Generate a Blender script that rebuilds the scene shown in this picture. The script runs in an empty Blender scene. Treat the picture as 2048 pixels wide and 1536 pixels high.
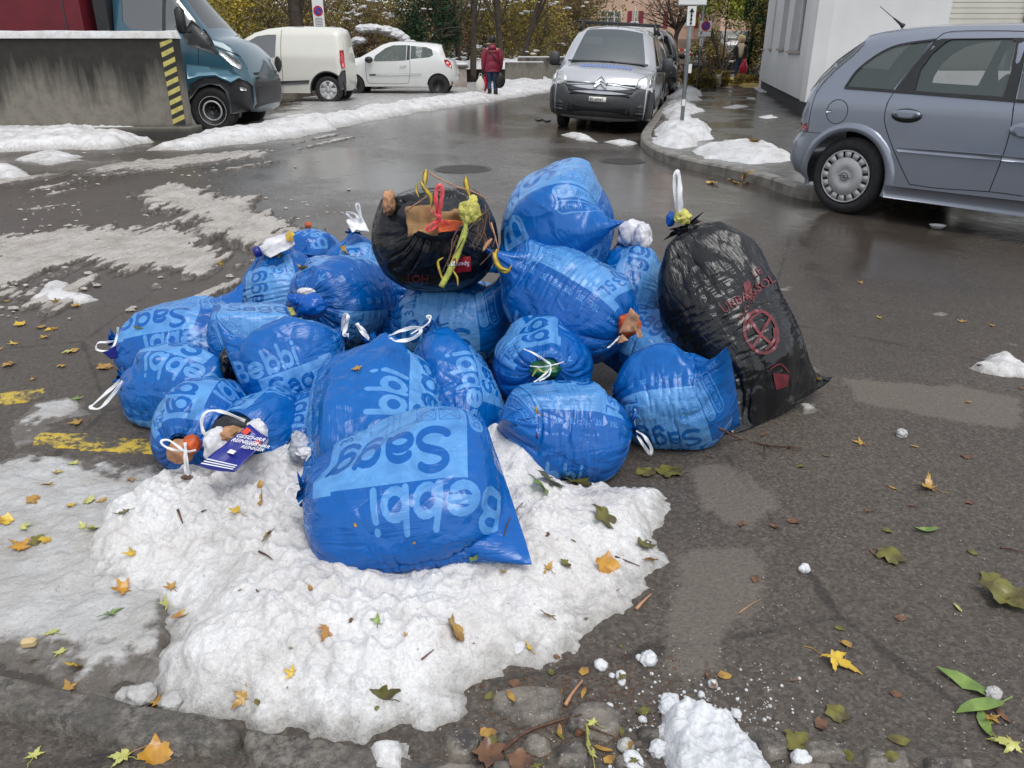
import bpy, math, random, numpy as np
from mathutils import Vector, Matrix, geometry
from math import radians as R, pi, sin, cos, tan, atan, sqrt
random.seed(7); rng = np.random.default_rng(7)
SC = bpy.context.scene; COL = SC.collection
# ------------------------------------------------------------------ camera
FPX, CAMH, PITCH = 1538.0, 1.35, math.atan(670/1538)
cp_, sp_ = math.cos(PITCH), math.sin(PITCH)
cd = bpy.data.cameras.new('camera'); cam = bpy.data.objects.new('camera', cd); COL.objects.link(cam)
cam.location = (0, 0, CAMH); cam.rotation_euler = (pi/2-PITCH, 0, 0)
cd.sensor_width = 36; cd.lens = 36*FPX/2048; cd.clip_end = 1500; cd.clip_start = 0.05
SC.camera = cam
# ------------------------------------------------------------------ light
SUN_EL, SUN_ROT = R(65), R(150)
W = bpy.data.worlds.new("World"); SC.world = W; W.use_nodes = True
nt = W.node_tree; bg = nt.nodes['Background']
sky = nt.nodes.new('ShaderNodeTexSky'); sky.sky_type = 'NISHITA'; sky.sun_disc = False
sky.sun_elevation = SUN_EL; sky.sun_rotation = SUN_ROT; sky.air_density = 1.2; sky.dust_density = 1.5; sky.ozone_density = 1.0
hs = nt.nodes.new('ShaderNodeHueSaturation'); hs.inputs['Saturation'].default_value = 0.22
nt.links.new(sky.outputs[0], hs.inputs['Color']); nt.links.new(hs.outputs[0], bg.inputs['Color'])
bg.inputs['Strength'].default_value = 0.15
sd = bpy.data.lights.new('sun', 'SUN'); sun = bpy.data.objects.new('sun', sd); COL.objects.link(sun)
sd.energy = 1.2; sd.angle = R(30); sd.color = (1, 0.98, 0.94)
sun.rotation_euler = Vector((sin(SUN_ROT)*cos(SUN_EL), cos(SUN_ROT)*cos(SUN_EL), sin(SUN_EL))).to_track_quat('Z', 'Y').to_euler()
vs = SC.view_settings; vs.view_transform = 'Standard'; vs.look = 'None'; vs.exposure = 0.38; vs.gamma = 1; vs.use_curve_mapping = False
SC.cycles.max_bounces = 8; SC.cycles.diffuse_bounces = 3; SC.cycles.glossy_bounces = 3; SC.cycles.transmission_bounces = 5; SC.cycles.transparent_max_bounces = 12
SC.cycles.caustics_reflective = False; SC.cycles.caustics_refractive = False; SC.cycles.sample_clamp_indirect = 6

# ------------------------------------------------------------------ image <-> place
def ray(px, py):
    x = (px-1024)/FPX; y = -(py-768)/FPX
    return np.array((x, cp_+y*sp_, -sp_+y*cp_))
def P(px, py, Y):
    d = ray(px, py); t = Y/d[1]; return np.array((d[0]*t, Y, CAMH+d[2]*t))
def G(px, py, z=0.0):
    d = ray(px, py); t = (z-CAMH)/d[2]; return np.array((d[0]*t, d[1]*t, z))
def proj(p):
    z = p[2]-CAMH; dep = p[1]*cp_-z*sp_; up = p[1]*sp_+z*cp_
    return 1024+FPX*p[0]/dep, 768-FPX*up/dep
def unit(v): v = np.asarray(v, float); return v/np.linalg.norm(v)

# ------------------------------------------------------------------ numpy noise
_perm = rng.random((64, 64)); _perm3 = rng.random((32, 32, 32))
def vn2(x, y):
    xi = np.floor(x).astype(int); yi = np.floor(y).astype(int); fx = x-xi; fy = y-yi
    fx = fx*fx*(3-2*fx); fy = fy*fy*(3-2*fy)
    a = _perm[xi % 64, yi % 64]; b = _perm[(xi+1) % 64, yi % 64]; c = _perm[xi % 64, (yi+1) % 64]; d = _perm[(xi+1) % 64, (yi+1) % 64]
    return (a*(1-fx)+b*fx)*(1-fy)+(c*(1-fx)+d*fx)*fy
def fbm2(x, y, o=4, g=0.5):
    s = 0; a = 1; t = 0
    for i in range(o):
        s = s+a*vn2(x+13.7*i, y+7.3*i); t += a; a *= g; x = x*2.03; y = y*2.03
    return s/t
def vn3(p):
    i = np.floor(p).astype(int); f = p-i; f = f*f*(3-2*f); r = 0
    for dx in (0, 1):
        for dy in (0, 1):
            for dz in (0, 1):
                w = (f[..., 0] if dx else 1-f[..., 0])*(f[..., 1] if dy else 1-f[..., 1])*(f[..., 2] if dz else 1-f[..., 2])
                r = r+w*_perm3[(i[..., 0]+dx) % 32, (i[..., 1]+dy) % 32, (i[..., 2]+dz) % 32]
    return r
def fbm3(p, o=3):
    s = 0; a = 1; t = 0
    for k in range(o): s = s+a*vn3(p+k*5.3); t += a; a *= .5; p = p*2.1
    return s/t

# ------------------------------------------------------------------ object helpers
def tag(o, label=None, cat=None, group=None, kind=None):
    if label: o['label'] = label
    if cat: o['category'] = cat
    if group: o['group'] = group
    if kind: o['kind'] = kind
    return o
def empty(name, loc=(0, 0, 0), rz=0):
    o = bpy.data.objects.new(name, None); COL.objects.link(o); o.location = loc; o.rotation_euler = (0, 0, rz); o.empty_display_size = .1
    return o
def mesh_obj(name, V, Fc, mat, parent=None, smooth=True, uv=None):
    me = bpy.data.meshes.new(name)
    V = [tuple(map(float, v)) for v in V] if not isinstance(V, np.ndarray) else V.tolist()
    me.from_pydata(V, [], Fc if isinstance(Fc, list) else Fc.tolist())
    if uv is not None:
        l = me.uv_layers.new(name='UVMap'); l.data.foreach_set('uv', np.asarray(uv, dtype=np.float32).ravel())
    if smooth: me.polygons.foreach_set('use_smooth', [True]*len(me.polygons))
    mats = mat if isinstance(mat, (list, tuple)) else [mat]
    for m in mats:
        if m: me.materials.append(m)
    o = bpy.data.objects.new(name, me); COL.objects.link(o)
    if parent: o.parent = parent
    return o
class MB:
    """collects simple solids, builds ONE mesh object"""
    def __init__(s): s.v = []; s.f = []
    def add(s, V, Fc):
        n = len(s.v); s.v += [tuple(map(float, v)) for v in V]; s.f += [tuple(i+n for i in f) for f in Fc]; return s
    def box(s, c, d, rz=0, bev=0, M=None):
        hx, hy, hz = d[0]/2, d[1]/2, d[2]/2; b = min(bev, hx*.9, hy*.9, hz*.9)
        if b <= 0:
            V = [(x, y, z) for z in (-hz, hz) for x, y in ((-hx, -hy), (hx, -hy), (hx, hy), (-hx, hy))]
            Fc = [(3, 2, 1, 0), (4, 5, 6, 7), (0, 1, 5, 4), (1, 2, 6, 5), (2, 3, 7, 6), (3, 0, 4, 7)]
        else:
            V = []
            for z, k in ((-hz, b), (-hz+b, 0), (hz-b, 0), (hz, b)):
                x0, y0 = hx-k, hy-k
                V += [(-x0+b*(k == 0), -y0, z), (x0-b*(k == 0), -y0, z), (x0, -y0+b*(k == 0), z), (x0, y0-b*(k == 0), z), (x0-b*(k == 0), y0, z), (-x0+b*(k == 0), y0, z), (-x0, y0-b*(k == 0), z), (-x0, -y0+b*(k == 0), z)]
            Fc = [tuple(range(7, -1, -1)), tuple(range(24, 32))]
            for l in range(3):
                for i in range(8): Fc.append((l*8+i, l*8+(i+1) % 8, (l+1)*8+(i+1) % 8, (l+1)*8+i))
        c_, s_ = cos(rz), sin(rz)
        V = [(v[0]*c_-v[1]*s_+c[0], v[0]*s_+v[1]*c_+c[1], v[2]+c[2]) for v in V]
        if M is not None: V = [tuple(M @ Vector(v)) for v in V]
        return s.add(V, Fc)
    def tube(s, pts, r, n=8, cap=True, flat=None):
        pts = [np.array(p, float) for p in pts]; rs = r if hasattr(r, '__len__') else [r]*len(pts)
        V = []; Fc = []; up = np.array((0, 0, 1.0))
        for i, p in enumerate(pts):
            t = unit(pts[min(i+1, len(pts)-1)]-pts[max(i-1, 0)]+1e-9)
            if abs(t @ up) > .95: up = np.array((0, 1.0, 0)) if abs(t[1]) < .9 else np.array((1.0, 0, 0))
            a = unit(np.cross(t, up)); b = np.cross(a, t); up = b
            for k in range(n):
                w = 2*pi*k/n; V.append(p+rs[i]*(cos(w)*a+(flat or 1)*sin(w)*b))
        for i in range(len(pts)-1):
            for k in range(n): Fc.append((i*n+k, i*n+(k+1) % n, (i+1)*n+(k+1) % n, (i+1)*n+k))
        if cap: Fc += [tuple(range(n-1, -1, -1)), tuple((len(pts)-1)*n+k for k in range(n))]
        return s.add(V, Fc)
    def lathe(s, prof, c=(0, 0, 0), n=24, axis='z'):
        V = []; Fc = []
        for r_, h in prof:
            for k in range(n):
                w = 2*pi*k/n; q = (r_*cos(w), r_*sin(w), h)
                if axis == 'y': q = (q[0], -q[2], q[1])
                if axis == 'x': q = (q[2], q[0], q[1])
                V.append((q[0]+c[0], q[1]+c[1], q[2]+c[2]))
        for i in range(len(prof)-1):
            for k in range(n): Fc.append((i*n+k, i*n+(k+1) % n, (i+1)*n+(k+1) % n, (i+1)*n+k))
        if prof[0][0] > 1e-4: Fc.append(tuple(range(n-1, -1, -1)))
        if prof[-1][0] > 1e-4: Fc.append(tuple((len(prof)-1)*n+k for k in range(n)))
        return s.add(V, Fc)
    def ico(s, c, r, sub=1, jit=0, sq=(1, 1, 1), M=None):
        V, Fc = ICO[sub]; V = V*np.array(sq)*r
        if jit: V = V*(1+jit*(np.random.default_rng(len(s.v)+1).random((len(V), 1))-.5))
        V = V+np.array(c); return s.add(V, Fc)
    def build(s, name, mat, parent=None, smooth=False):
        return mesh_obj(name, s.v, s.f, mat, parent, smooth)
def _ico():
    t = (1+5**.5)/2; V = [unit(v) for v in ((-1, t, 0), (1, t, 0), (-1, -t, 0), (1, -t, 0), (0, -1, t), (0, 1, t), (0, -1, -t), (0, 1, -t), (t, 0, -1), (t, 0, 1), (-t, 0, -1), (-t, 0, 1))]
    Fc = [(0, 11, 5), (0, 5, 1), (0, 1, 7), (0, 7, 10), (0, 10, 11), (1, 5, 9), (5, 11, 4), (11, 10, 2), (10, 7, 6), (7, 1, 8), (3, 9, 4), (3, 4, 2), (3, 2, 6), (3, 6, 8), (3, 8, 9), (4, 9, 5), (2, 4, 11), (6, 2, 10), (8, 6, 7), (9, 8, 1)]
    out = [(np.array(V), Fc)]
    for _ in range(3):
        V = list(V); c = {}; N = []
        def mid(a, b):
            k = (min(a, b), max(a, b))
            if k not in c: V.append(unit(V[a]+V[b])); c[k] = len(V)-1
            return c[k]
        for a, b, d in Fc:
            x, y, z = mid(a, b), mid(b, d), mid(d, a); N += [(a, x, z), (b, y, x), (d, z, y), (x, y, z)]
        Fc = N; out.append((np.array(V), Fc))
    return out
ICO = _ico()
def bez(pts, n=8):
    """Catmull-Rom through points"""
    p = [np.array(q, float) for q in pts]; p = [2*p[0]-p[1]]+p+[2*p[-1]-p[-2]]; out = []
    for i in range(1, len(p)-2):
        for k in range(n):
            t = k/n; out.append(.5*((2*p[i])+(-p[i-1]+p[i+1])*t+(2*p[i-1]-5*p[i]+4*p[i+1]-p[i+2])*t*t+(-p[i-1]+3*p[i]-3*p[i+1]+p[i+2])*t**3))
    out.append(p[-2]); return out

# ------------------------------------------------------------------ materials
def pmat(name, col, rough=.6, metal=0, spec=.5, noise=0, nscale=8, bump=0, bscale=40, coat=0, trans=0, emis=None, col2=None, sss=0, alpha=1, detail=4, bdist=.01):
    m = bpy.data.materials.new(name); m.use_nodes = True; t = m.node_tree; b = t.nodes['Principled BSDF']
    b.inputs['Base Color'].default_value = (*col, 1); b.inputs['Roughness'].default_value = rough; b.inputs['Metallic'].default_value = metal
    b.inputs['Specular IOR Level'].default_value = spec; b.inputs['Coat Weight'].default_value = coat; b.inputs['Coat Roughness'].default_value = .05
    b.inputs['Transmission Weight'].default_value = trans; b.inputs['Alpha'].default_value = alpha
    if sss: b.inputs['Subsurface Weight'].default_value = sss; b.inputs['Subsurface Radius'].default_value = (.02, .02, .02); b.inputs['Subsurface Scale'].default_value = .5
    tc = t.nodes.new('ShaderNodeTexCoord')
    if noise or col2:
        n = t.nodes.new('ShaderNodeTexNoise'); n.inputs['Scale'].default_value = nscale; n.inputs['Detail'].default_value = detail
        t.links.new(tc.outputs['Object'], n.inputs['Vector'])
        mx = t.nodes.new('ShaderNodeMix'); mx.data_type = 'RGBA'
        c2 = col2 or tuple(c*(1-noise) for c in col); c1 = col if col2 else tuple(min(1, c*(1+noise)) for c in col)
        mx.inputs['A'].default_value = (*c1, 1); mx.inputs['B'].default_value = (*c2, 1)
        rp = t.nodes.new('ShaderNodeMapRange'); rp.inputs[1].default_value = .35; rp.inputs[2].default_value = .65
        t.links.new(n.outputs['Fac'], rp.inputs[0]); t.links.new(rp.outputs[0], mx.inputs['Factor']); t.links.new(mx.outputs['Result'], b.inputs['Base Color'])
    if bump:
        n2 = t.nodes.new('ShaderNodeTexNoise'); n2.inputs['Scale'].default_value = bscale; n2.inputs['Detail'].default_value = 5
        t.links.new(tc.outputs['Object'], n2.inputs['Vector'])
        bp = t.nodes.new('ShaderNodeBump'); bp.inputs['Strength'].default_value = bump; bp.inputs['Distance'].default_value = bdist
        t.links.new(n2.outputs['Fac'], bp.inputs['Height']); t.links.new(bp.outputs[0], b.inputs['Normal'])
    if emis: b.inputs['Emission Color'].default_value = (*emis[:3], 1); b.inputs['Emission Strength'].default_value = emis[3]
    return m
class NT:
    """terse node-tree writer"""
    def __init__(s, name):
        s.m = bpy.data.materials.new(name); s.m.use_nodes = True; s.t = s.m.node_tree; s.b = s.t.nodes['Principled BSDF']
        s.pos = s.n('ShaderNodeNewGeometry').outputs['Position']; s.obj = s.n('ShaderNodeTexCoord').outputs['Object']
    def n(s, ty, **k):
        x = s.t.nodes.new(ty)
        for a, v in k.items(): setattr(x, a, v)
        return x
    def put(s, sock, v):
        if isinstance(v, bpy.types.NodeSocket): s.t.links.new(v, sock)
        elif isinstance(v, tuple) and len(v) == 3 and sock.type == 'RGBA': sock.default_value = (*v, 1)
        else: sock.default_value = v
    def noise(s, scale, detail=4, rough=.5, vec=None, dist=0):
        x = s.n('ShaderNodeTexNoise'); x.inputs['Scale'].default_value = scale; x.inputs['Detail'].default_value = detail; x.inputs['Roughness'].default_value = rough; x.inputs['Distortion'].default_value = dist
        s.put(x.inputs['Vector'], vec or s.pos); return x.outputs['Fac']
    def vor(s, scale, out='Distance', feat='F1', vec=None, rnd=1):
        x = s.n('ShaderNodeTexVoronoi', feature=feat); x.inputs['Scale'].default_value = scale; x.inputs['Randomness'].default_value = rnd
        s.put(x.inputs['Vector'], vec or s.pos); return x.outputs[out]
    def rng(s, v, a, b, c=0., d=1.):
        x = s.n('ShaderNodeMapRange'); s.put(x.inputs[0], v)
        for i, q in enumerate((a, b, c, d)): s.put(x.inputs[i+1], q)
        return x.outputs[0]
    def mth(s, op, a, b=0., c=None):
        x = s.n('ShaderNodeMath', operation=op); s.put(x.inputs[0], a); s.put(x.inputs[1], b)
        if c is not None: s.put(x.inputs[2], c)
        return x.outputs[0]
    def mix(s, f, a, b):
        x = s.n('ShaderNodeMix', data_type='RGBA'); s.put(x.inputs['Factor'], f); s.put(x.inputs['A'], a); s.put(x.inputs['B'], b); return x.outputs['Result']
    def mapv(s, scale=(1, 1, 1), rot=(0, 0, 0), loc=(0, 0, 0), vec=None):
        x = s.n('ShaderNodeMapping'); x.inputs['Scale'].default_value = scale; x.inputs['Rotation'].default_value = rot; x.inputs['Location'].default_value = loc
        s.put(x.inputs['Vector'], vec or s.pos); return x.outputs[0]
    def bump(s, h, strength=.5, dist=.01, normal=None):
        x = s.n('ShaderNodeBump'); x.inputs['Strength'].default_value = strength; x.inputs['Distance'].default_value = dist; s.put(x.inputs['Height'], h)
        if normal: s.put(x.inputs['Normal'], normal)
        return x.outputs[0]
    def set(s, **k):
        for a, v in k.items(): s.put(s.b.inputs[a.replace('_', ' ')], v)
        return s.m
# ================================================================== RUBBISH BAGS
def raster_print(vol='35L'):
    """the sacks' two-tone print, drawn from text and shapes; x: seal -> tie, y: round the sack"""
    Wp, Hp = 1536, 1152
    img = np.zeros((Hp, Wp), np.float32)
    def tris(V, T, val):
        for a, b, c in T:
            p = V[[a, b, c]]; x0, y0 = np.floor(p.min(0)).astype(int); x1, y1 = np.ceil(p.max(0)).astype(int)+1
            x0, y0 = max(x0, 0), max(y0, 0); x1, y1 = min(x1, Wp), min(y1, Hp)
            if x1 <= x0 or y1 <= y0: continue
            X, Y = np.meshgrid(np.arange(x0, x1)+.5, np.arange(y0, y1)+.5)
            def e(u, v): return (v[0]-u[0])*(Y-u[1])-(v[1]-u[1])*(X-u[0])
            e0, e1, e2 = e(p[0], p[1]), e(p[1], p[2]), e(p[2], p[0])
            m = ((e0 >= 0) & (e1 >= 0) & (e2 >= 0)) | ((e0 <= 0) & (e1 <= 0) & (e2 <= 0))
            img[y0:y1, x0:x1][m] = val
    cache = {}
    def text(s, x, y, h, val, rot=0, bold=.0, wid=None):
        key = (s, bold)
        if key not in cache:
            c = bpy.data.curves.new('t', 'FONT'); c.body = s; c.offset = bold; c.size = 1; c.resolution_u = 3; c.fill_mode = 'FRONT'
            o = bpy.data.objects.new('t', c); COL.objects.link(o); dg = bpy.context.evaluated_depsgraph_get(); dg.update()
            me = o.evaluated_get(dg).to_mesh(); me.calc_loop_triangles()
            V = np.array([v.co[:2] for v in me.vertices]); T = [tuple(t.vertices) for t in me.loop_triangles]
            o.to_mesh_clear(); bpy.data.objects.remove(o); bpy.data.curves.remove(c); cache[key] = (V, T)
        V, T = cache[key]; V = V*h*1.35
        if wid: V = V*np.array((wid/max(V[:, 0].max(), 1e-6), 1))
        c, s_ = cos(rot), sin(rot); V = V@np.array(((c, s_), (-s_, c)))
        # units: fractions of the panel width in x; keep glyph aspect (panel 0.62 x 0.47 m)
        V = V*np.array((1, .62/.47)) + np.array((x, y))
        tris(V*np.array((Wp, Hp)), T, val)
    def rect(x0, y0, x1, y1, val): img[int(y0*Hp):int(y1*Hp), int(x0*Wp):int(x1*Wp)] = val
    def line(x0, y0, x1, y1, w, val):
        a = np.array((x0*Wp, y0*Hp)); b = np.array((x1*Wp, y1*Hp)); d = unit(b-a); n = np.array((-d[1], d[0]))*w*Wp/2
        tris(np.array((a-n, b-n, b+n, a+n)), [(0, 1, 2), (0, 2, 3)], val)
    def pill(x0, y0, x1, y1, val):
        r_ = (x1-x0)/2*Wp; X, Y = np.meshgrid(np.arange(Wp)+.5, np.arange(Hp)+.5)
        cx = (x0+x1)/2*Wp; yy = np.clip(Y, y0*Hp+r_, y1*Hp-r_); img[(X-cx)**2+(Y-yy)**2 < r_*r_] = val
    rect(.24, .10, .83, .585, 1)
    def arc(cx, cy, rx, ry, a0, a1, n=14): return [(cx+rx*cos(a0+(a1-a0)*k/n), cy+ry*sin(a0+(a1-a0)*k/n)) for k in range(n+1)]
    GL = {'B': ([[(.08, 0), (.08, .96)], [(.08, .96), (.33, .96)]+arc(.33, .735, .2, .225, pi/2, -pi/2)+[(.08, .51)], [(.08, .51), (.36, .51)]+arc(.36, .255, .24, .255, pi/2, -pi/2)+[(.08, 0)]], .74),
          'e': ([[(.05, .34), (.53, .34)]+arc(.29, .33, .25, .31, .1, 2*pi-.75)], .68), 'b': ([[(.07, 0), (.07, 1.0)], arc(.31, .33, .24, .31, 0, 2*pi)], .70), 'i': ([[(.07, .0), (.07, .64)], [(.07, .92), (.075, .92)]], .22),
          'S': ([arc(.33, .74, .25, .22, .6, pi*1.35, 12)+arc(.30, .245, .27, .25, .95, -pi+.5, 14)], .68),
          'a': ([arc(.28, .20, .23, .19, 0, 2*pi), [(.51, 0), (.51, .42)]+arc(.28, .42, .23, .22, 0, pi*.8)], .68), 'g': ([arc(.29, .33, .24, .31, 0, 2*pi), [(.53, .64), (.53, -.1)]+arc(.29, -.1, .24, .22, 0, -pi*.85)], .70)}
    def strokes(s_, x, y, h, wid, w, val):
        tot = sum(GL[c][1] for c in s_); kx = wid/tot; cx = x; half = w*Hp*h/2
        X, Y = np.meshgrid(np.arange(Wp)+.5, np.arange(Hp)+.5)
        for c in s_:
            x0 = int((cx-.05)*Wp); x1 = int((cx+GL[c][1]*kx+.03)*Wp); y0 = int((y-.5*h)*Hp); y1 = int((y+1.2*h)*Hp); y0 = max(y0, 0); x0 = max(x0, 0)
            XX, YY = X[y0:y1, x0:x1], Y[y0:y1, x0:x1]; D = np.full(XX.shape, 1e9)
            for pl in GL[c][0]:
                q = [np.array(((cx+a*kx)*Wp, (y+b*h)*Hp)) for a, b in pl]
                for a, b in zip(q[:-1], q[1:]):
                    d = b-a; t = np.clip(((XX-a[0])*d[0]+(YY-a[1])*d[1])/(d@d+1e-9), 0, 1); D = np.minimum(D, (XX-a[0]-t*d[0])**2+(YY-a[1]-t*d[1])**2)
            img[y0:y1, x0:x1][D < half*half] = val; cx += GL[c][1]*kx
    strokes('Bebbi', .07, .605, .165, .53, .21, .9)
    strokes('Sagg', .29, .40, .155, .52, .21, 0)
    rect(.83, .10, .87, .16, 1); rect(.74, .585, .83, .60, 1)
    for i in range(2):
        for j in range(4):
            x0 = .26+i*.078; y0 = .115+(j*.062); x1 = x0+.066; y1 = y0+.055; w = .0032
            for q in ((x0, y0, x1, y0), (x1, y0, x1, y1), (x1, y1, x0, y1), (x0, y1, x0, y0), (x0, y0, x1, y1)): line(*q, w, .35)
            if not (i == 0 and j == 0): line(x0, y1, x1, y0, w, .35)
            cx, cy = (x0+x1)/2, (y0+y1)/2
            for k in range(9):
                a, b = k*.7, (k+1)*.7; rr = .018+.004*((k*7+i+j) % 3)
                line(cx+rr*cos(a), cy+rr*1.2*sin(a), cx+rr*cos(b), cy+rr*1.2*sin(b), w*.8, .5)
    for k, s in enumerate(("Bereitstellung am", "Vorabend nach 19 Uhr", "Abfuhrplan beachten")): text(s, .47+k*.032, .355, .017, .35, rot=-pi/2, wid=.20)
    text(vol, .735, .32, .070, .12, rot=-pi/2, bold=.012, wid=.155)
    pill(.178, .06, .232, .40, .8); text("D'Stadtreinigung", .192, .385, .028, 0, rot=-pi/2, wid=.235)
    pill(.112, .045, .168, .40, .75); pill(.117, .052, .163, .393, 0); text("Tel. 061 267 10 00", .130, .38, .023, .75, rot=-pi/2, bold=.004, wid=.235)
    text('Tiefbauamt', .885, .62, .026, .8, rot=-pi/2, bold=.004, wid=.17); text('Bau- und Verkehrsdepartement', .935, .62, .015, .75, rot=-pi/2, wid=.26)
    line(.845, .66, .96, .66, .003, .8)
    for k in range(14):   # crozier-like crest
        a, b = -1.2+k*.42, -1.2+(k+1)*.42; rr = .014*(1-k/22); line(.955+rr*cos(a), .745+rr*1.3*sin(a), .955+rr*cos(b), .745+rr*1.3*sin(b), .006, .85)
    line(.945, .725, .905, .735, .012, .85); line(.905, .71, .905, .76, .01, .85); line(.885, .70, .905, .72, .008, .85); line(.885, .77, .905, .75, .008, .85); line(.87, .735, .905, .735, .014, .85)
    for k in range(9): text(vol, .06+k*.099, .02, .027, .85, bold=.012)
    # soften
    img = (img[::1]+np.roll(img, 1, 0)+np.roll(img, 1, 1)+np.roll(np.roll(img, 1, 0), 1, 1))/4
    im = bpy.data.images.new('sack_print', Wp, Hp); im.colorspace_settings.name = 'Non-Color'
    px = np.ones((Hp, Wp, 4), np.float32); px[..., :3] = img[..., None]; im.pixels.foreach_set(px.ravel()); im.update(); im.pack()
    return im

def sack_material(name, dark, light, im, rough=.24):
    k = NT(name); uv = k.n('ShaderNodeTexCoord').outputs['UV']
    if im:
        tx = k.n('ShaderNodeTexImage', image=im, interpolation='Linear', extension='REPEAT'); k.put(tx.inputs[0], uv); pr = tx.outputs['Color']
        wear = k.rng(k.noise(9, 3, vec=uv), .3, .7, .75, 1.0)
        base = k.mix(k.mth('MULTIPLY', pr, wear), dark, light); ro = k.mth('MULTIPLY_ADD', pr, .08, rough)
    else: base = dark; ro = rough
    n1 = k.noise(14, 3, .55, dist=1.2); sm = k.mix(k.rng(n1, .35, .7), base, tuple(c*.75 for c in dark)) if im else base
    if im: base = k.mix(.35, base, sm)
    wv = k.n('ShaderNodeTexNoise'); wv.inputs['Scale'].default_value = 5; wv.inputs['Detail'].default_value = 2; k.put(wv.inputs['Vector'], k.obj)
    wo = k.n('ShaderNodeVectorMath', operation='MULTIPLY_ADD'); k.put(wo.inputs[0], wv.outputs['Color']); wo.inputs[1].default_value = (.25, .25, .25); k.put(wo.inputs[2], k.obj)
    f1 = k.vor(13, 'Distance', 'F1', vec=wo.outputs[0]); f2 = k.vor(34, 'Distance', 'F1', vec=wo.outputs[0])
    patch = k.rng(k.noise(6, 2, vec=k.obj), .42, .6)
    uvs = k.mapv((2.2, 26, 1), vec=uv); st = k.noise(3.0, 3, .6, vec=uvs, dist=.4)
    mu = k.mapv((5, 9, 1), vec=uv); wu = k.n('ShaderNodeVectorMath', operation='MULTIPLY_ADD'); k.put(wu.inputs[0], wv.outputs['Color']); wu.inputs[1].default_value = (1.3, 2.2, 0); k.put(wu.inputs[2], mu)
    ed = k.rng(k.vor(1.0, 'Distance', 'DISTANCE_TO_EDGE', vec=wu.outputs[0]), 0, .16); nb = k.bump(f2, .16, .006, k.bump(ed, .30, .006, k.bump(f1, .60, .013)))
    ux = k.n('ShaderNodeSeparateXYZ'); k.put(ux.inputs[0], uv); tie_ = k.rng(ux.outputs[0], .72, 1.0, 0, .75)
    b3 = k.n('ShaderNodeBump'); k.put(b3.inputs['Height'], st); k.put(b3.inputs['Strength'], k.mth('ADD', k.rng(patch, 0, 1, .06, .42), tie_)); b3.inputs['Distance'].default_value = .006; k.put(b3.inputs['Normal'], nb); nb = b3.outputs[0]
    k.set(Base_Color=base, Roughness=ro, Normal=nb, Specular_IOR_Level=.45)
    return k.m

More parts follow.
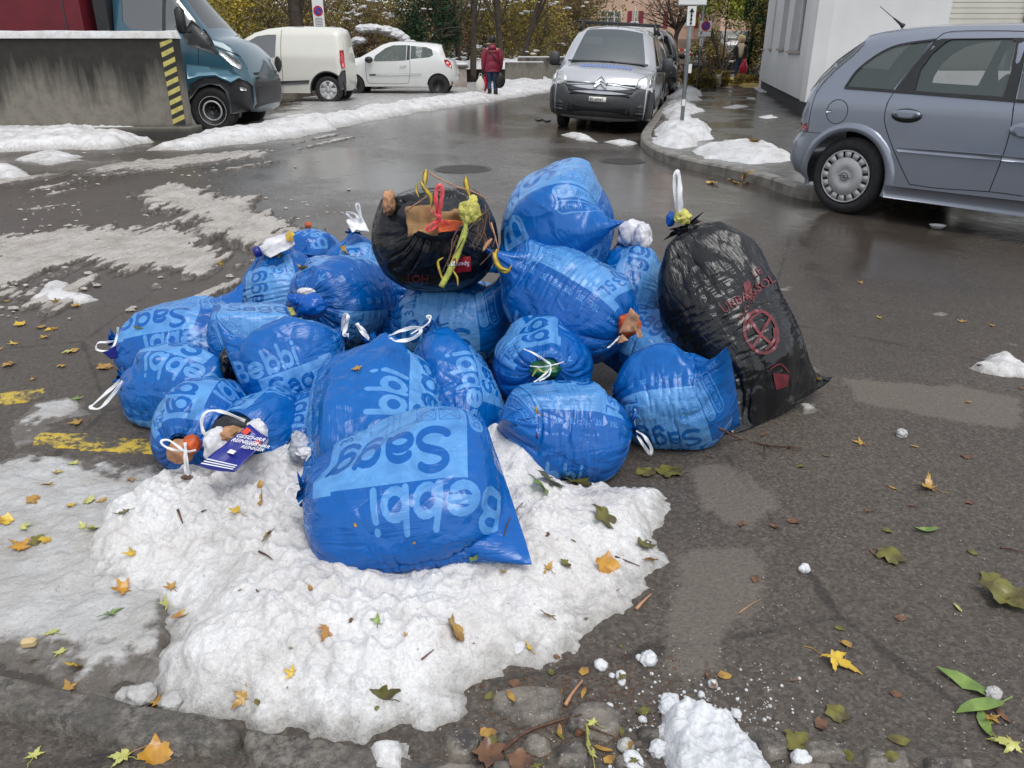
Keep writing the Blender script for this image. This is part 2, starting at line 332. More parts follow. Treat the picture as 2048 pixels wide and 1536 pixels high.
def sim_sack(L, Wd, ax, n=2.3, Nu=64, Nv=96, asym=0.0, it=130, seed=0, g=(0, 0, -1), lump=.05, slack=1.0, tie_r=.025, flat_seal=1.0, sealw=.97, xseal=.3, skew=0., press=.00020, bend=.045, neck=0., facets=12, floor=None):
    """flat tube of film (length L, width Wd) relaxed over its contents, gathered at one end, sealed flat at the other.
    local frame: x tie->seal, y round, z out of the panel. returns (Nu+1,Nv,3)"""
    r = np.random.default_rng(seed); a, b, c = ax
    s = np.linspace(0, 1, Nu+1)[:, None]; th = (np.arange(Nv)/Nv*2*pi)[None]
    # contents half sizes along s
    X0 = -a; 
    k = np.clip(s, 0, 1)
    xs = -a+2*a*k
    prof = np.sqrt(np.clip(1-np.abs(2*k-1)**n, 0, 1))
    by = b*prof; cz = c*prof
    # near seal: stretched flat line of the full width; near tie: ring
    es = np.clip((k-.72)/.28, 0, 1)**1.6*flat_seal
    by = by*(1-es)+(Wd/2*.98)*es; cz = cz*(1-es)+.004*es
    et = np.clip((.10-k)/.10, 0, 1)
    by = np.maximum(by, tie_r); cz = np.maximum(cz, tie_r*(1-es)+.002)
    ct, st = np.cos(th), np.sin(th)
    # panel 0 runs y=-b..b over z>0 : angle from pi to 0
    yy = -np.sign(ct)*np.abs(ct)**.9*by; zz = np.sign(st)*np.abs(st)**.9*cz
    p = np.stack([xs+0*th, yy+0*xs, zz+0*xs], -1)
    ph = r.random(12)*2*pi; rad = 0
    for j, m in enumerate((5, 8, 13, 19, 27, 36)): rad = rad+np.sin(m*th+ph[j]+np.sin(s*5+ph[j+6])*1.5)*(.9**j)
    endw = .35+.65*np.clip(np.abs(2*k-1)*1.6-.5, 0, 1)
    dirv = np.stack([np.zeros_like(yy), yy, zz], -1); dirv /= np.linalg.norm(dirv, axis=-1, keepdims=True)+1e-9
    p += dirv*(.006*rad*endw)[..., None]+(r.random(p.shape)-.5)*.006
    lumpd = lambda q: 1+lump*(fbm3(q*9+seed*3.1, 2)-.5)*2
    du = L/Nu*slack; dv = 2*Wd/Nv
    gl = np.asarray(g, float)*.00045
    pn = r.normal(size=(facets, 3)); pn /= np.linalg.norm(pn, axis=1, keepdims=True); pd = .69+.25*r.random(facets)
    sealy = -np.where(th[0] < pi, 1-2*th[0]/pi, -(3-2*th[0]/pi))*Wd/2*sealw
    dd = sqrt(du*du+dv*dv)
    tie0 = p[0].copy(); ang = np.arctan2(tie0[:, 2], tie0[:, 1]); tie0[:, 1] = np.cos(ang)*tie_r; tie0[:, 2] = np.sin(ang)*tie_r; tie0[:, 0] = -a-.012*(1 if flat_seal > .5 else 1)
    dvrow = np.full((Nu+1, 1), dv)
    for i in range(it):
        acc = np.zeros_like(p); 
        def con(q, ax_, rest, kc=1.0):
            d = q-p; l = np.sqrt((d*d).sum(-1))+1e-9; e = (l-rest)/l; e = np.where(e < 0, e*kc, e); return d*e[..., None]
        # circumferential
        f = con(np.roll(p, -1, 1), 1, dv, .55)*.5; acc += f; acc -= np.roll(f, 1, 1)
        d = p[1:]-p[:-1]; l = np.sqrt((d*d).sum(-1))+1e-9; e = (l-du)/l; e = np.where(e < 0, e*.55, e); f = d*e[..., None]*.5; acc[:-1] += f; acc[1:] -= f
        # shear
        for sh in (1, -1):
            q = np.roll(p, -sh, 1); d = q[1:]-p[:-1]; l = np.sqrt((d*d).sum(-1))+1e-9; e = (l-dd)/l; e = np.where(e < 0, e*.15, e*.6); f = d*e[..., None]*.35; acc[:-1] += f; acc[1:] -= np.roll(f, sh, 1)
        p = p+acc*.42
        # bending
        kb = bend if i < it-6 else bend*2.2
        m = (np.roll(p, 1, 1)+np.roll(p, -1, 1))/2; q = p.copy(); q[1:-1] = (p[2:]+p[:-2])/2; p = p*(1-kb)+(m+q)/2*kb
        # inner pressure + weight
        if i % 2 == 0:
            tu = np.gradient(p, axis=0); tv = (np.roll(p, -1, 1)-np.roll(p, 1, 1)); nn = np.cross(tv, tu); nn /= (np.linalg.norm(nn, axis=-1, keepdims=True)+1e-9)
            if (nn*p).sum() < 0: nn = -nn
        p = p+nn*press+gl
        # contents
        asx = 1+asym*np.clip(p[..., 0]/a, -1, 1)-neck*np.exp(-((p[..., 0]/a-.22)/.20)**2)
        q = ((np.abs(p[..., 0])/a)**n+(np.abs(p[..., 1])/(b*asx))**n+(np.abs(p[..., 2])/(c*asx))**n)**(1/n)+1e-6
        lim = lumpd(p) if i % 10 == 0 or i == 0 else lim
        if facets:
            nx = np.stack([p[..., 0]/a, p[..., 1]/(b*asx), p[..., 2]/(c*asx)], -1); q = np.maximum(q, (nx@pn.T/pd).max(-1))
        sc = np.where(q < lim, lim/q, 1)[..., None]; sc = np.minimum(sc, 1.25); p = p*sc
        if floor is not None:
            h = p@floor[0]-floor[1]; p = p-np.minimum(h, 0)[..., None]*floor[0]
        p[0] = tie0
        if flat_seal > .5:
            p[-1] = p[-1]*.5+np.stack([p[-1, :, 0], p[-1, :, 1], np.zeros(Nv)+p[-1, :, 2].mean()], -1)*.5
            mid = (p[-1]+p[-1][::-1][np.r_[Nv-1, 0:Nv-1]])/2
            p[-1, :, 0] += (xseal+skew*p[-1, :, 1]-p[-1, :, 0])*.35
            p[-1] = p[-1]*.4+mid*.6; p[-1, :, 1] = p[-1, :, 1]*.6+sealy*.4
    return p

def sack(name, label, tie, seal, N, mat, Wd=.47, thick=.9, fill=1.0, n=2.4, L=None, seed=0, group=None, cat='rubbish bag', asym=0, lump=.06, pull=0.0, tie_r=.02, Nu=64, Nv=96, flat_seal=1.0, uvoff=0.0, over=.0, wfrac=.60, it=130, ruff=.012, facets=15, sa=.93, sealw=.97, skew=0., neck=0.):
    t = np.array(tie, float); s = np.array(seal, float); A = unit(s-t); N = unit(np.array(N, float)-A*(A@np.array(N, float))); U = np.cross(A, N)
    Lc = np.linalg.norm(s-t); a = Lc/2*sa
    # contents cross section fills most of the tube's girth
    b = Wd*wfrac*fill*.5/.5*.5*1.10; b = Wd*wfrac*fill*.51; c = b*thick
    C = (s+t)/2; M = np.stack([A, U, N], 1)
    g = M.T@np.array((0, 0, -1.0)); L = L or Lc*1.13+c*.55
    fl = (M.T@np.array((0, 0, 1.0)), -C[2]+.004)
    p = sim_sack(L, Wd, (a, b, c), n=n, seed=seed, g=g, lump=lump, asym=asym, tie_r=tie_r, Nu=Nu, Nv=Nv, flat_seal=flat_seal, it=it, floor=fl, facets=facets, sealw=sealw, xseal=Lc/2*1.02, skew=skew, neck=neck)
    nu, nv = p.shape[:2]
    # ruffle of gathered film beyond the tie
    rows = []
    if ruff > 0:
        r = np.random.default_rng(seed+5); ph = r.random(6)*6
        for k, (e, rr) in enumerate(((-.004, .9), (-.5, 1.25), (-1.0, 1.9))):
            th = np.arctan2(p[0, :, 2], p[0, :, 1]); w = 1+.35*np.sin(th*7+ph[0])*abs(e)+.25*np.sin(th*13+ph[1])*abs(e)
            q = p[0].copy(); q[:, 0] += e*ruff*(1+.5*np.sin(th*3+ph[2])); q[:, 1] *= rr*w; q[:, 2] *= rr*w; rows.insert(0, q)
        p = np.concatenate([np.array(rows[:-1]), p], 0)
    nr = len(rows)-1 if rows else 0
    nu = p.shape[0]
    V = (p.reshape(-1, 3)@M.T)+C
    I = np.arange(nu*nv).reshape(nu, nv); J = np.roll(I, -1, 1)
    Fq = np.stack([I[:-1], J[:-1], J[1:], I[1:]], -1).reshape(-1, 4)
    uu = 1-(np.arange(nu)-nr)/(nu-1-nr); vv = np.arange(nv+1)/nv*2+uvoff
    U0 = np.broadcast_to(uu[:-1, None], (nu-1, nv)); U1 = np.broadcast_to(uu[1:, None], (nu-1, nv)); Va = np.broadcast_to(vv[None, :-1], (nu-1, nv)); Vb = np.broadcast_to(vv[None, 1:], (nu-1, nv))
    uv = np.stack([np.stack([U0, Va], -1), np.stack([U0, Vb], -1), np.stack([U1, Vb], -1), np.stack([U1, Va], -1)], 2).reshape(-1, 2)
    base = C.copy(); base[2] = V[:, 2].min()
    root = empty(name, tuple(base)); tag(root, label, cat, group)
    o = mesh_obj('film', V-base, Fq, mat, root, True, uv)
    root['_t'] = 0; del root['_t']
    return root, base, V, M, C

BLUE_D = (0.0, .112, .42); BLUE_L = (.13, .36, .71)
PRINT = raster_print(); PRINT17 = raster_print('17L')
M_sack = sack_material('blue_film', BLUE_D, BLUE_L, PRINT)
M_sack2 = sack_material('blue_film_crumpled', (0.0, .100, .40), (.11, .33, .68), PRINT, .2)
M_sack17 = sack_material('blue_film_small', BLUE_D, BLUE_L, PRINT17)
M_black = sack_material('black_film', (.008, .009, .011), (.2, .02, .03), None, .15)
GRP = 'blue printed rubbish sacks in the street pile'
BAGS = [
 # key, label, tie(px,py,Y), seal(px,py,Y), N, Wd, thick, opts
 ('front', 'large blue sack lying on the snow in front of all the others, lettering upside down', (602, 982, 1.84), (1004, 934, 1.88), (-.03, -.36, .93), .56, .52, dict(skew=.20, n=3.4, wfrac=.76, Nu=96, Nv=136, facets=4, sa=.91, lump=.02, sealw=1.03)),
 ('tall', 'upright blue sack behind the front sack, yellow leaf on it and white drawstrings on top', (752, 690, 2.66), (745, 950, 2.12), (.1, -.6, .8), .56, .74, dict(uvoff=.26, sa=.97, n=4, wfrac=.72, Nu=80, Nv=112, facets=7)),
 ('low', 'blue sack on the snow edge, row of 35L marks across its middle, dead leaves below', (1266, 850, 2.38), (990, 838, 2.34), (0, .62, .8), .51, .95, dict(n=2.8, sa=.9)),
 ('right', 'blue sack against the tall black bag, pointed corner up, drawstring loops at its left end', (1228, 790, 2.64), (1470, 765, 2.54), (.05, -.86, -.5), .56, .85, dict(n=2.7, sa=.88)),
 ('ring', 'blue sack facing forward with green contents in its tied mouth', (1096, 738, 2.60), (1075, 680, 3.02), (0, .3, .9), .56, .85, dict(n=2.3, tie_r=.045, flat_seal=0, ruff=0)),
 ('mid', 'narrow blue sack between the upright sack and the one with green contents', (868, 655, 2.85), (962, 872, 2.40), (.75, -.4, .5), .45, .85, dict(n=2.4)),
 ('small17', 'smaller blue sack lying diagonally with 17L marks, tied end up at the right', (684, 664, 2.76), (470, 738, 2.62), (0, -.92, .3), .43, .9, dict(n=2.4, uvoff=.12)),
 ('openbox', 'blue sack with an open mouth spilling white film and blue packaging', (470, 872, 2.26), (590, 806, 2.66), (-.2, .1, .9), .46, .9, dict(n=2.4, tie_r=.085, flat_seal=0, ruff=0)),
 ('leftfront', 'round blue sack at the front left, orange peel and paper in its tied mouth', (362, 887, 2.27), (440, 772, 2.68), (.1, .2, .9), .47, .95, dict(n=2.2, tie_r=.04, ruff=0)),
 ('left', 'blue sack at the left edge, lettering upside down, long white drawstring on the asphalt', (248, 757, 2.84), (462, 762, 2.76), (0, .05, 1), .48, .95, dict(n=2.4)),
 ('lefttop', 'blue sack with light panel on top at the upper left, pointed corner up', (232, 682, 3.12), (466, 636, 3.10), (0, -.55, .83), .51, .7, dict(n=3, facets=6)),
 ('boxbag', 'square-edged blue sack holding a box', (585, 662, 3.06), (418, 664, 2.96), (.1, .12, 1), .41, .82, dict(n=9, lump=.01, facets=0, wfrac=.60, flat_seal=0)),
 ('behindbox', 'light blue sack top just behind the square-edged sack', (540, 655, 3.42), (470, 640, 3.30), (0, .1, 1), .34, .9, dict(n=2.6)),
 ('plastic', 'blue sack with a white bottle with a dark blue cap in its mouth', (550, 495, 4.02), (572, 655, 3.86), (-.5, -.8, .2), .58, .95, dict(n=2.8, tie_r=.075, ruff=0)),
 ('knot', 'big blue sack with pleated mouth, a knotted small blue bag hanging from it', (608, 590, 3.34), (748, 582, 3.80), (-.3, .1, .9), .66, .95, dict(n=2.3, tie_r=.03, wfrac=.66, ruff=0)),
 ('back1', 'blue sack at the back of the pile under a white napkin', (706, 468, 4.30), (700, 600, 4.1), (0, -.9, .3), .50, .95, dict(n=2.4)),
 ('back2', 'farthest blue sack, only its top showing at the back left', (585, 495, 4.65), (665, 495, 4.5), (0, .3, .9), .52, .9, dict(n=2.4)),
 ('centre', 'blue sack with light panel under the black plant waste bag', (782, 625, 3.30), (1022, 632, 3.22), (0, -1, -.05), .54, .95, dict(n=2.5)),
 ('bigright', 'big blue sack high on the right with torn cardboard sticking out of its mouth', (1262, 652, 2.90), (1022, 515, 3.22), (.25, .45, .85), .60, .95, dict(n=2.5, wfrac=.66, Nu=80, Nv=112, facets=9)),
 ('whiteplastic', 'blue sack on the upper right stuffed with white plastic at its mouth', (1268, 478, 3.50), (1240, 640, 3.2), (-.2, -.9, .3), .46, .9, dict(n=2.4, tie_r=.06, ruff=0)),
 ('underblack', 'blue sack mostly hidden between the big blue sack and the tall black bag', (1385, 705, 2.98), (1225, 640, 3.22), (0, -.3, .95), .46, .9, dict(n=2.4)),
 ('top', 'topmost blue sack with bright light panel and telephone number', (1138, 395, 3.78), (1102, 470, 3.12), (-.38, -.8, .5), .64, 1.0, dict(n=3.0, wfrac=.64, Nu=80, Nv=112, facets=3, sa=1.0)),
 ('tiny', 'small blue sack with crumpled foil in its mouth, squeezed beside the upright sack', (600, 888, 2.30), (640, 800, 2.62), (0, .1, .9), .36, .9, dict(n=2.3, tie_r=.04, ruff=0)),
 ('filler', 'blue sack in the shade beneath the black plant waste bag', (1010, 600, 3.75), (860, 640, 3.8), (0, .1, .9), .52, .9, dict(n=2.4)),
 ('filler2', 'blue sack in the shade at the core of the pile', (760, 640, 3.55), (960, 700, 3.4), (0, .1, .9), .46, .9, dict(n=2.4)),
 ('filler3', 'blue sack holding up the topmost sack', (1010, 480, 3.75), (1190, 520, 3.75), (0, .1, .9), .52, .9, dict(n=2.4)),
]
BAG = {}
for i, (key, lab, tie, seal, N, Wd, th, kw) in enumerate(BAGS):
    BAG[key] = sack('rubbish_sack', lab, P(*tie), P(*seal), N, M_sack17 if key == 'small17' else M_sack if i % 2 else M_sack2, Wd, th, seed=i+11, group=GRP, **kw)
BAG['blackplants'] = sack('black_rubbish_bag', 'black plastic bag high on the pile, brown paper in its mouth', P(872, 436, 3.02), P(868, 470, 3.46), (0, .35, .9), M_black, .66, .80, seed=91, n=2.4, tie_r=.085, flat_seal=0, wfrac=.72, Nu=88, Nv=144, ruff=0, facets=16)
BAG['blacktall'] = sack('black_rubbish_bag', 'tall black plastic bag with faded red print standing at the right of the pile', P(1366, 452, 3.16), P(1572, 806, 2.78), (.55, -.8, .1), M_black, .68, .84, seed=77, n=2.3, asym=-.22, neck=.17, wfrac=.62, L=1.04, Nu=110, Nv=128, tie_r=.035)
# ------------------------------------------------------------------ what sticks out of the sacks, drawstrings
M_white = pmat('white_band', (.75, .76, .78), .35, spec=.5, noise=.05, nscale=30)
M_redstr = pmat('red_band', (.62, .06, .07), .3, noise=.15, nscale=20)
M_paper = pmat('brown_paper', (.33, .19, .085), .8, noise=.2, nscale=25, bump=.4, bscale=30)
M_orange = pmat('orange_peel', (.55, .09, .02), .5, noise=.3, nscale=20, bump=.3, bscale=80)
M_wfilm = pmat('white_film', (.62, .62, .66), .25, noise=.12, nscale=18, bump=.9, bscale=22)
M_foil = pmat('grey_foil', (.42, .45, .52), .3, noise=.25, nscale=25, bump=1, bscale=25)
M_green = pmat('green_contents', (.006, .085, .035), .3, noise=.5, nscale=30, bump=.8, bscale=40)
M_yplast = pmat('yellow_tissue', (.55, .52, .12), .5, noise=.25, nscale=30, bump=.8, bscale=60)
M_card = pmat('torn_cardboard', (.42, .22, .12), .8, noise=.3, nscale=18, bump=.4, bscale=40)
M_dark = pmat('dark_inside', (.012, .014, .02), .6)
M_navy = pmat('navy_pack', (.012, .02, .22), .3, noise=.1, nscale=12)
M_prnt_w = pmat('print_white', (.75, .77, .8), .4); M_prnt_r = pmat('print_red', (.62, .05, .02), .4)
M_stem = pmat('green_stem', (.33, .36, .06), .5, noise=.3, nscale=30, bump=.5, bscale=60)
M_yleaf = pmat('yellow_blade', (.46, .33, .03), .5, noise=.3, nscale=40, bump=.3, bscale=50)
M_twig = pmat('brown_twig', (.10, .05, .03), .75, noise=.4, nscale=50, bump=.5, bscale=90)
M_bluef = sack_material('blue_small_bag', (0, .09, .42), (0, .09, .42), None, .22)

def ribbon(pts, w, mat, name, root, base, twist=.8, th=.0015, n=7):
    """a flat band with thickness, through world points"""
    q = bez(pts, n); V = []; Fc = []; m = len(q); up = unit(np.array((.2, -.8, .5)))
    for i, p in enumerate(q):
        t = unit(q[min(i+1, m-1)]-q[max(i-1, 0)]+1e-9); a = np.cross(t, up)
        if np.linalg.norm(a) < .05: a = np.cross(t, (1, 0, 0))
        a = unit(a); b = np.cross(a, t); an = twist*1.2*sin(i*3.6/m*pi+1)+.10*sin(i*1.1); w_ = w*(1+.12*sin(i*.9+w*900)); d = a*cos(an)+b*sin(an); e = np.cross(d, t)
        for sx, sy in ((1, 1), (1, -1), (-1, -1), (-1, 1)): V.append(p+d*w_/2*sx+e*th*.6*sy-base)
    for i in range(m-1):
        for k in range(4): Fc.append((i*4+k, i*4+(k+1) % 4, i*4+4+(k+1) % 4, i*4+4+k))
    Fc += [(3, 2, 1, 0), tuple((m-1)*4+k for k in range(4))]
    return mesh_obj(name, V, Fc, mat, root, False)
def crumple(name, c, size, mat, root, base, seed=0, amp=.35, sub=3, rot=0, sharp=1.0):
    V, Fc = ICO[sub]; r = np.random.default_rng(seed)
    n = fbm3(V*2.2+seed*1.7, 3)-.5; n2 = np.abs(fbm3(V*4.5+seed*2.3+9, 2)-.5)
    W_ = V*(1+amp*2*n-amp*sharp*n2*1.2)[:, None]*np.array(size)
    c_, s_ = cos(rot), sin(rot); W_ = W_@np.array(((c_, s_, 0), (-s_, c_, 0), (0, 0, 1)))
    return mesh_obj(name, W_+np.array(c)-base, [tuple(f) for f in Fc], mat, root, True)
def sheet(name, corners, mat, root, base, seed=0, amp=.01, n=10, th=.0012, fold=0):
    """crumpled sheet with thickness between four world corners"""
    a, b, c, d = [np.array(q, float) for q in corners]; u = np.linspace(0, 1, n+1)[:, None, None]; v = np.linspace(0, 1, n+1)[None, :, None]
    p = (a*(1-u)+b*u)*(1-v)+(d*(1-u)+c*u)*v; nn = unit(np.cross(b-a, d-a)); sc = np.linalg.norm(b-a)
    h = (fbm3(p*(9/ max(sc, .05))*.35+seed, 3)-.5)*2*amp+fold*np.abs(u[..., 0]+0*v[..., 0]-.5)
    p = p+nn*h[..., None]; top = (p-base).reshape(-1, 3); bot = top-nn*th; V = np.concatenate([top, bot]); m = n+1; I = np.arange(m*m).reshape(m, m)
    Fc = [tuple(f) for f in np.stack([I[:-1, :-1], I[1:, :-1], I[1:, 1:], I[:-1, 1:]], -1).reshape(-1, 4)]
    Fb = [tuple(int(x)+m*m for x in f[::-1]) for f in Fc]
    ring = list(I[:, 0])+list(I[-1, 1:])+list(I[-2::-1, -1])+list(I[0, -2:0:-1]); k = len(ring)
    Fe = [(int(ring[(i+1) % k]), int(ring[i]), int(ring[i])+m*m, int(ring[(i+1) % k])+m*m) for i in range(k)]
    return mesh_obj(name, V, [tuple(map(int, f)) for f in Fc]+Fb+Fe, mat, root, True)
def bg_(k): return BAG[k][0], BAG[k][1]
def strip(key, pts, w=.010, mat=None, name='drawstring', **kw):
    r, b = bg_(key); return ribbon([P(*q) for q in pts], w, mat or M_white, name, r, b, **kw)

# front / tall / small17 / mid drawstrings
strip('front', [(606, 970, 1.84), (585, 968, 1.80), (572, 985, 1.78), (590, 1010, 1.78), (606, 1000, 1.80)], .004)
strip('tall', [(735, 672, 2.46), (722, 655, 2.45), (714, 648, 2.46), (722, 662, 2.45), (738, 678, 2.42)], .012)
strip('tall', [(778, 672, 2.45), (800, 662, 2.42), (830, 655, 2.42), (842, 662, 2.42), (825, 677, 2.40), (795, 682, 2.38), (780, 676, 2.42)], .012)
strip('mid', [(822, 668, 2.60), (838, 658, 2.62), (852, 650, 2.65), (860, 640, 2.68), (853, 633, 2.7), (862, 632, 2.7), (858, 645, 2.68)], .006)
strip('small17', [(684, 662, 2.70), (686, 645, 2.68), (690, 630, 2.67), (696, 634, 2.66), (693, 650, 2.66), (688, 668, 2.64), (697, 670, 2.62)], .014)
strip('right', [(1268, 855, 2.50), (1272, 840, 2.46), (1270, 820, 2.46), (1266, 832, 2.44), (1268, 852, 2.44)], .010)
strip('right', [(1270, 862, 2.46), (1280, 880, 2.42), (1300, 908, 2.40), (1302, 895, 2.40), (1288, 872, 2.42), (1272, 862, 2.44)], .011)
strip('left', [(246, 757, 2.78), (225, 775, 2.74), (190, 806, 2.70), (181, 815, 2.68), (200, 816, 2.66), (225, 790, 2.68), (246, 762, 2.74)], .013)
strip('lefttop', [(232, 682, 3.02), (215, 684, 2.99), (196, 686, 2.98), (193, 698, 2.97), (208, 702, 2.97), (226, 694, 2.98), (234, 672, 3.02), (236, 655, 3.02)], .009)
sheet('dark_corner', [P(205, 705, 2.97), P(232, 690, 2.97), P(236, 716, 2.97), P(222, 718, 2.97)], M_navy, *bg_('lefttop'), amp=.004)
r, b = bg_('leftfront')
crumple('crumpled_paper', P(364, 902, 2.18), (.045, .045, .038), M_card, r, b, 3, .3); crumple('orange_peel', P(384, 888, 2.15), (.026, .03, .032), M_orange, r, b, 5, .15)
strip('leftfront', [(372, 902, 2.11), (350, 900, 2.10), (330, 893, 2.10), (322, 883, 2.11), (336, 880, 2.11), (355, 892, 2.10), (372, 903, 2.09), (392, 900, 2.10)], .007)
strip('leftfront', [(372, 903, 2.09), (373, 920, 2.08), (377, 948, 2.08), (371, 940, 2.07), (369, 915, 2.08), (371, 903, 2.09), (370, 885, 2.10)], .009)
r, b = bg_('openbox')
crumple('dark_contents', P(470, 872, 2.22), (.085, .03, .075), M_dark, r, b, 4, .2)
crumple('white_film', P(436, 893, 2.14), (.045, .05, .06), M_wfilm, r, b, 8, .3); crumple('torn_cardboard', P(470, 872, 2.15), (.055, .03, .03), M_card, r, b, 9, .45)
sheet('torn_cardboard', [P(438, 872, 2.14), P(470, 852, 2.14), P(478, 862, 2.12), P(445, 880, 2.12)], M_paper, r, b, amp=.01)
strip('openbox', [(420, 880, 2.13), (406, 862, 2.12), (404, 838, 2.13), (418, 822, 2.14), (450, 825, 2.15), (490, 842, 2.16)], .010)
crumple('white_film', P(515, 868, 2.15), (.035, .03, .05), M_wfilm, r, b, 12, .3)
# blue packaging box
pk = empty('flattened_box', tuple(P(468, 905, 2.06))); tag(pk, 'flattened dark blue detergent carton hanging out of the open sack', 'carton')
pb = P(468, 905, 2.06); c4 = [P(398, 935, 1.98), P(470, 948, 1.96), P(540, 880, 2.08), P(500, 852, 2.12)]
sheet('panel', c4, M_navy, pk, pb, 3, .006, n=12, th=.002, fold=.02)
def onq(u, v, lift=.006):
    a, b_, c, d = c4; p = (a*(1-u)+b_*u)*(1-v)+(d*(1-u)+c*u)*v; return p+unit(np.cross(b_-a, d-a))*lift-pb
for (u0, v0, u1, v1, m_) in ((.05, .03, .95, .05, M_prnt_w), (.05, .08, .95, .10, M_prnt_w), (.05, .13, .95, .15, M_prnt_w), (.10, .80, .32, .92, M_prnt_r), (.75, .72, .95, .82, M_prnt_r), (.35, .36, .55, .44, M_prnt_w)):
    n_ = unit(np.cross(c4[1]-c4[0], c4[3]-c4[0])); s_ = 1 if n_@ray(470, 905) < 0 else -1
    mb = MB(); q = [onq(u, v, .016*s_) for u, v in ((u0, v0), (u1, v0), (u1, v1), (u0, v1))]; q2 = [x-n_*.001 for x in q]
    mb.add(q+q2, [(0, 1, 2, 3), (7, 6, 5, 4), (0, 4, 5, 1), (1, 5, 6, 2), (2, 6, 7, 3), (3, 7, 4, 0)]); mb.build('print_patch', m_, pk)
def text_on(txt, origin, xdir, ydir, size, mat, name, root, base, th=.0006):
    c = bpy.data.curves.new('t', 'FONT'); c.body = txt; c.size = 1; c.resolution_u = 2; c.extrude = 0; c.offset = .01
    o = bpy.data.objects.new('t', c); COL.objects.link(o); dg = bpy.context.evaluated_depsgraph_get(); dg.update()
    me = o.evaluated_get(dg).to_mesh(); V = [v.co.copy() for v in me.vertices]; Fc = [tuple(p.vertices) for p in me.polygons]; o.to_mesh_clear(); bpy.data.objects.remove(o); bpy.data.curves.remove(c)
    xd, yd = np.array(xdir, float), np.array(ydir, float)
    return mesh_obj(name, [np.array(origin)+xd*v.x*size+yd*v.y*size-base for v in V], Fc, mat, root, False)
a_, b2, c_2, d_2 = c4; xd = unit(a_-b2); yd = unit(d_2-a_); n_ = unit(np.cross(b2-a_, d_2-a_)); s_ = 1 if n_@ray(470, 905) < 0 else -1
text_on('GESCHIRR', onq(.10, .68, .017*s_)+pb, unit(b2-a_), yd, .020, M_prnt_w, 'lettering', pk, pb); text_on('REINIGER', onq(.10, .58, .017*s_)+pb, unit(b2-a_), yd, .020, M_prnt_w, 'lettering', pk, pb)
text_on('GESCHIRR', onq(.55, .62, .017*s_)+pb, unit(b2-a_), yd, .017, M_prnt_w, 'lettering', pk, pb); text_on('REINIGER', onq(.55, .53, .017*s_)+pb, unit(b2-a_), yd, .017, M_prnt_w, 'lettering', pk, pb)
r, b = bg_('tiny'); crumple('crumpled_foil', P(600, 890, 2.22), (.04, .035, .045), M_foil, r, b, 21, .5); crumple('crumpled_foil', P(618, 905, 2.18), (.04, .02, .02), M_wfilm, r, b, 22, .5)
strip('tiny', [(590, 905, 2.16), (602, 910, 2.14), (620, 905, 2.14), (612, 922, 2.14)], .006)
r, b = bg_('ring'); crumple('green_contents', P(1090, 738, 2.60), (.060, .05, .036), M_green, r, b, 31, .25)
strip('ring', [(1048, 698, 2.52), (1070, 708, 2.50), (1092, 722, 2.49), (1102, 732, 2.48), (1090, 748, 2.47), (1068, 765, 2.46)], .007)
strip('ring', [(1060, 732, 2.50), (1085, 734, 2.49), (1105, 730, 2.48), (1128, 724, 2.50)], .004)
strip('ring', [(1102, 732, 2.475), (1098, 750, 2.46), (1078, 762, 2.45)], .006)
strip('ring', [(1065, 752, 2.49), (1075, 738, 2.48), (1088, 744, 2.475), (1108, 736, 2.475)], .006, M_yplast, 'plant_stem')
r, b = bg_('bigright'); crumple('torn_cardboard', P(1258, 650, 2.84), (.045, .04, .05), M_orange, r, b, 41, .3)
sheet('torn_cardboard', [P(1236, 668, 2.78), P(1262, 615, 2.78), P(1280, 632, 2.76), P(1272, 662, 2.76)], M_card, r, b, 3, .02); sheet('torn_cardboard', [P(1270, 655, 2.78), P(1278, 650, 2.78), P(1286, 674, 2.76), P(1276, 676, 2.76)], M_card, r, b, 5, .01)
sheet('torn_cardboard', [P(1232, 682, 2.77), P(1245, 668, 2.77), P(1256, 680, 2.75), P(1236, 690, 2.75)], M_card, r, b, 6, .015); strip('bigright', [(1240, 672, 2.75), (1225, 688, 2.74), (1215, 696, 2.73)], .006)
r, b = bg_('whiteplastic'); crumple('white_film', P(1266, 470, 3.44), (.075, .06, .07), M_wfilm, r, b, 51, .3)
crumple('white_film', P(1284, 480, 3.38), (.045, .05, .075), M_wfilm, r, b, 52, .3)
r, b = bg_('plastic'); bo = MB(); q0, q1 = P(585, 482, 3.98), P(520, 502, 3.88); d = unit(q1-q0)
bo.tube([q0-b, q0+d*.02-b, q0+(q1-q0)*.3-b, q0+(q1-q0)*.75-b, q0+(q1-q0)*.88-b, q1-b], [.018, .042, .050, .048, .026, .024], 16).build('bottle_body', M_wfilm, r, True)
MB().tube([q1-b, q1+d*.03-b, q1+d*.033-b], [.027, .027, .02], 16).build('bottle_cap', M_navy, r, True)
sheet('white_film', [P(525, 506, 3.84), P(585, 470, 3.86), P(592, 490, 3.84), P(540, 515, 3.80)], M_wfilm, r, b, 2, .03)
r, b = bg_('back1'); sheet('white_napkin', [P(692, 440, 4.2), P(722, 428, 4.2), P(738, 462, 4.15), P(702, 462, 4.12)], M_white, r, b, 2, .03)
strip('back1', [(712, 445, 4.18), (698, 432, 4.18), (694, 425, 4.18), (710, 428, 4.18), (722, 440, 4.17), (712, 412, 4.17), (718, 410, 4.17), (722, 436, 4.15)], .012)
r, b = bg_('back2'); crumple('orange_peel', P(616, 450, 4.6), (.02, .02, .02), M_orange, r, b, 61, .3)
r, b = bg_('knot')
crumple('white_film', P(612, 584, 3.25), (.04, .02, .02), M_wfilm, r, b, 71, .3)
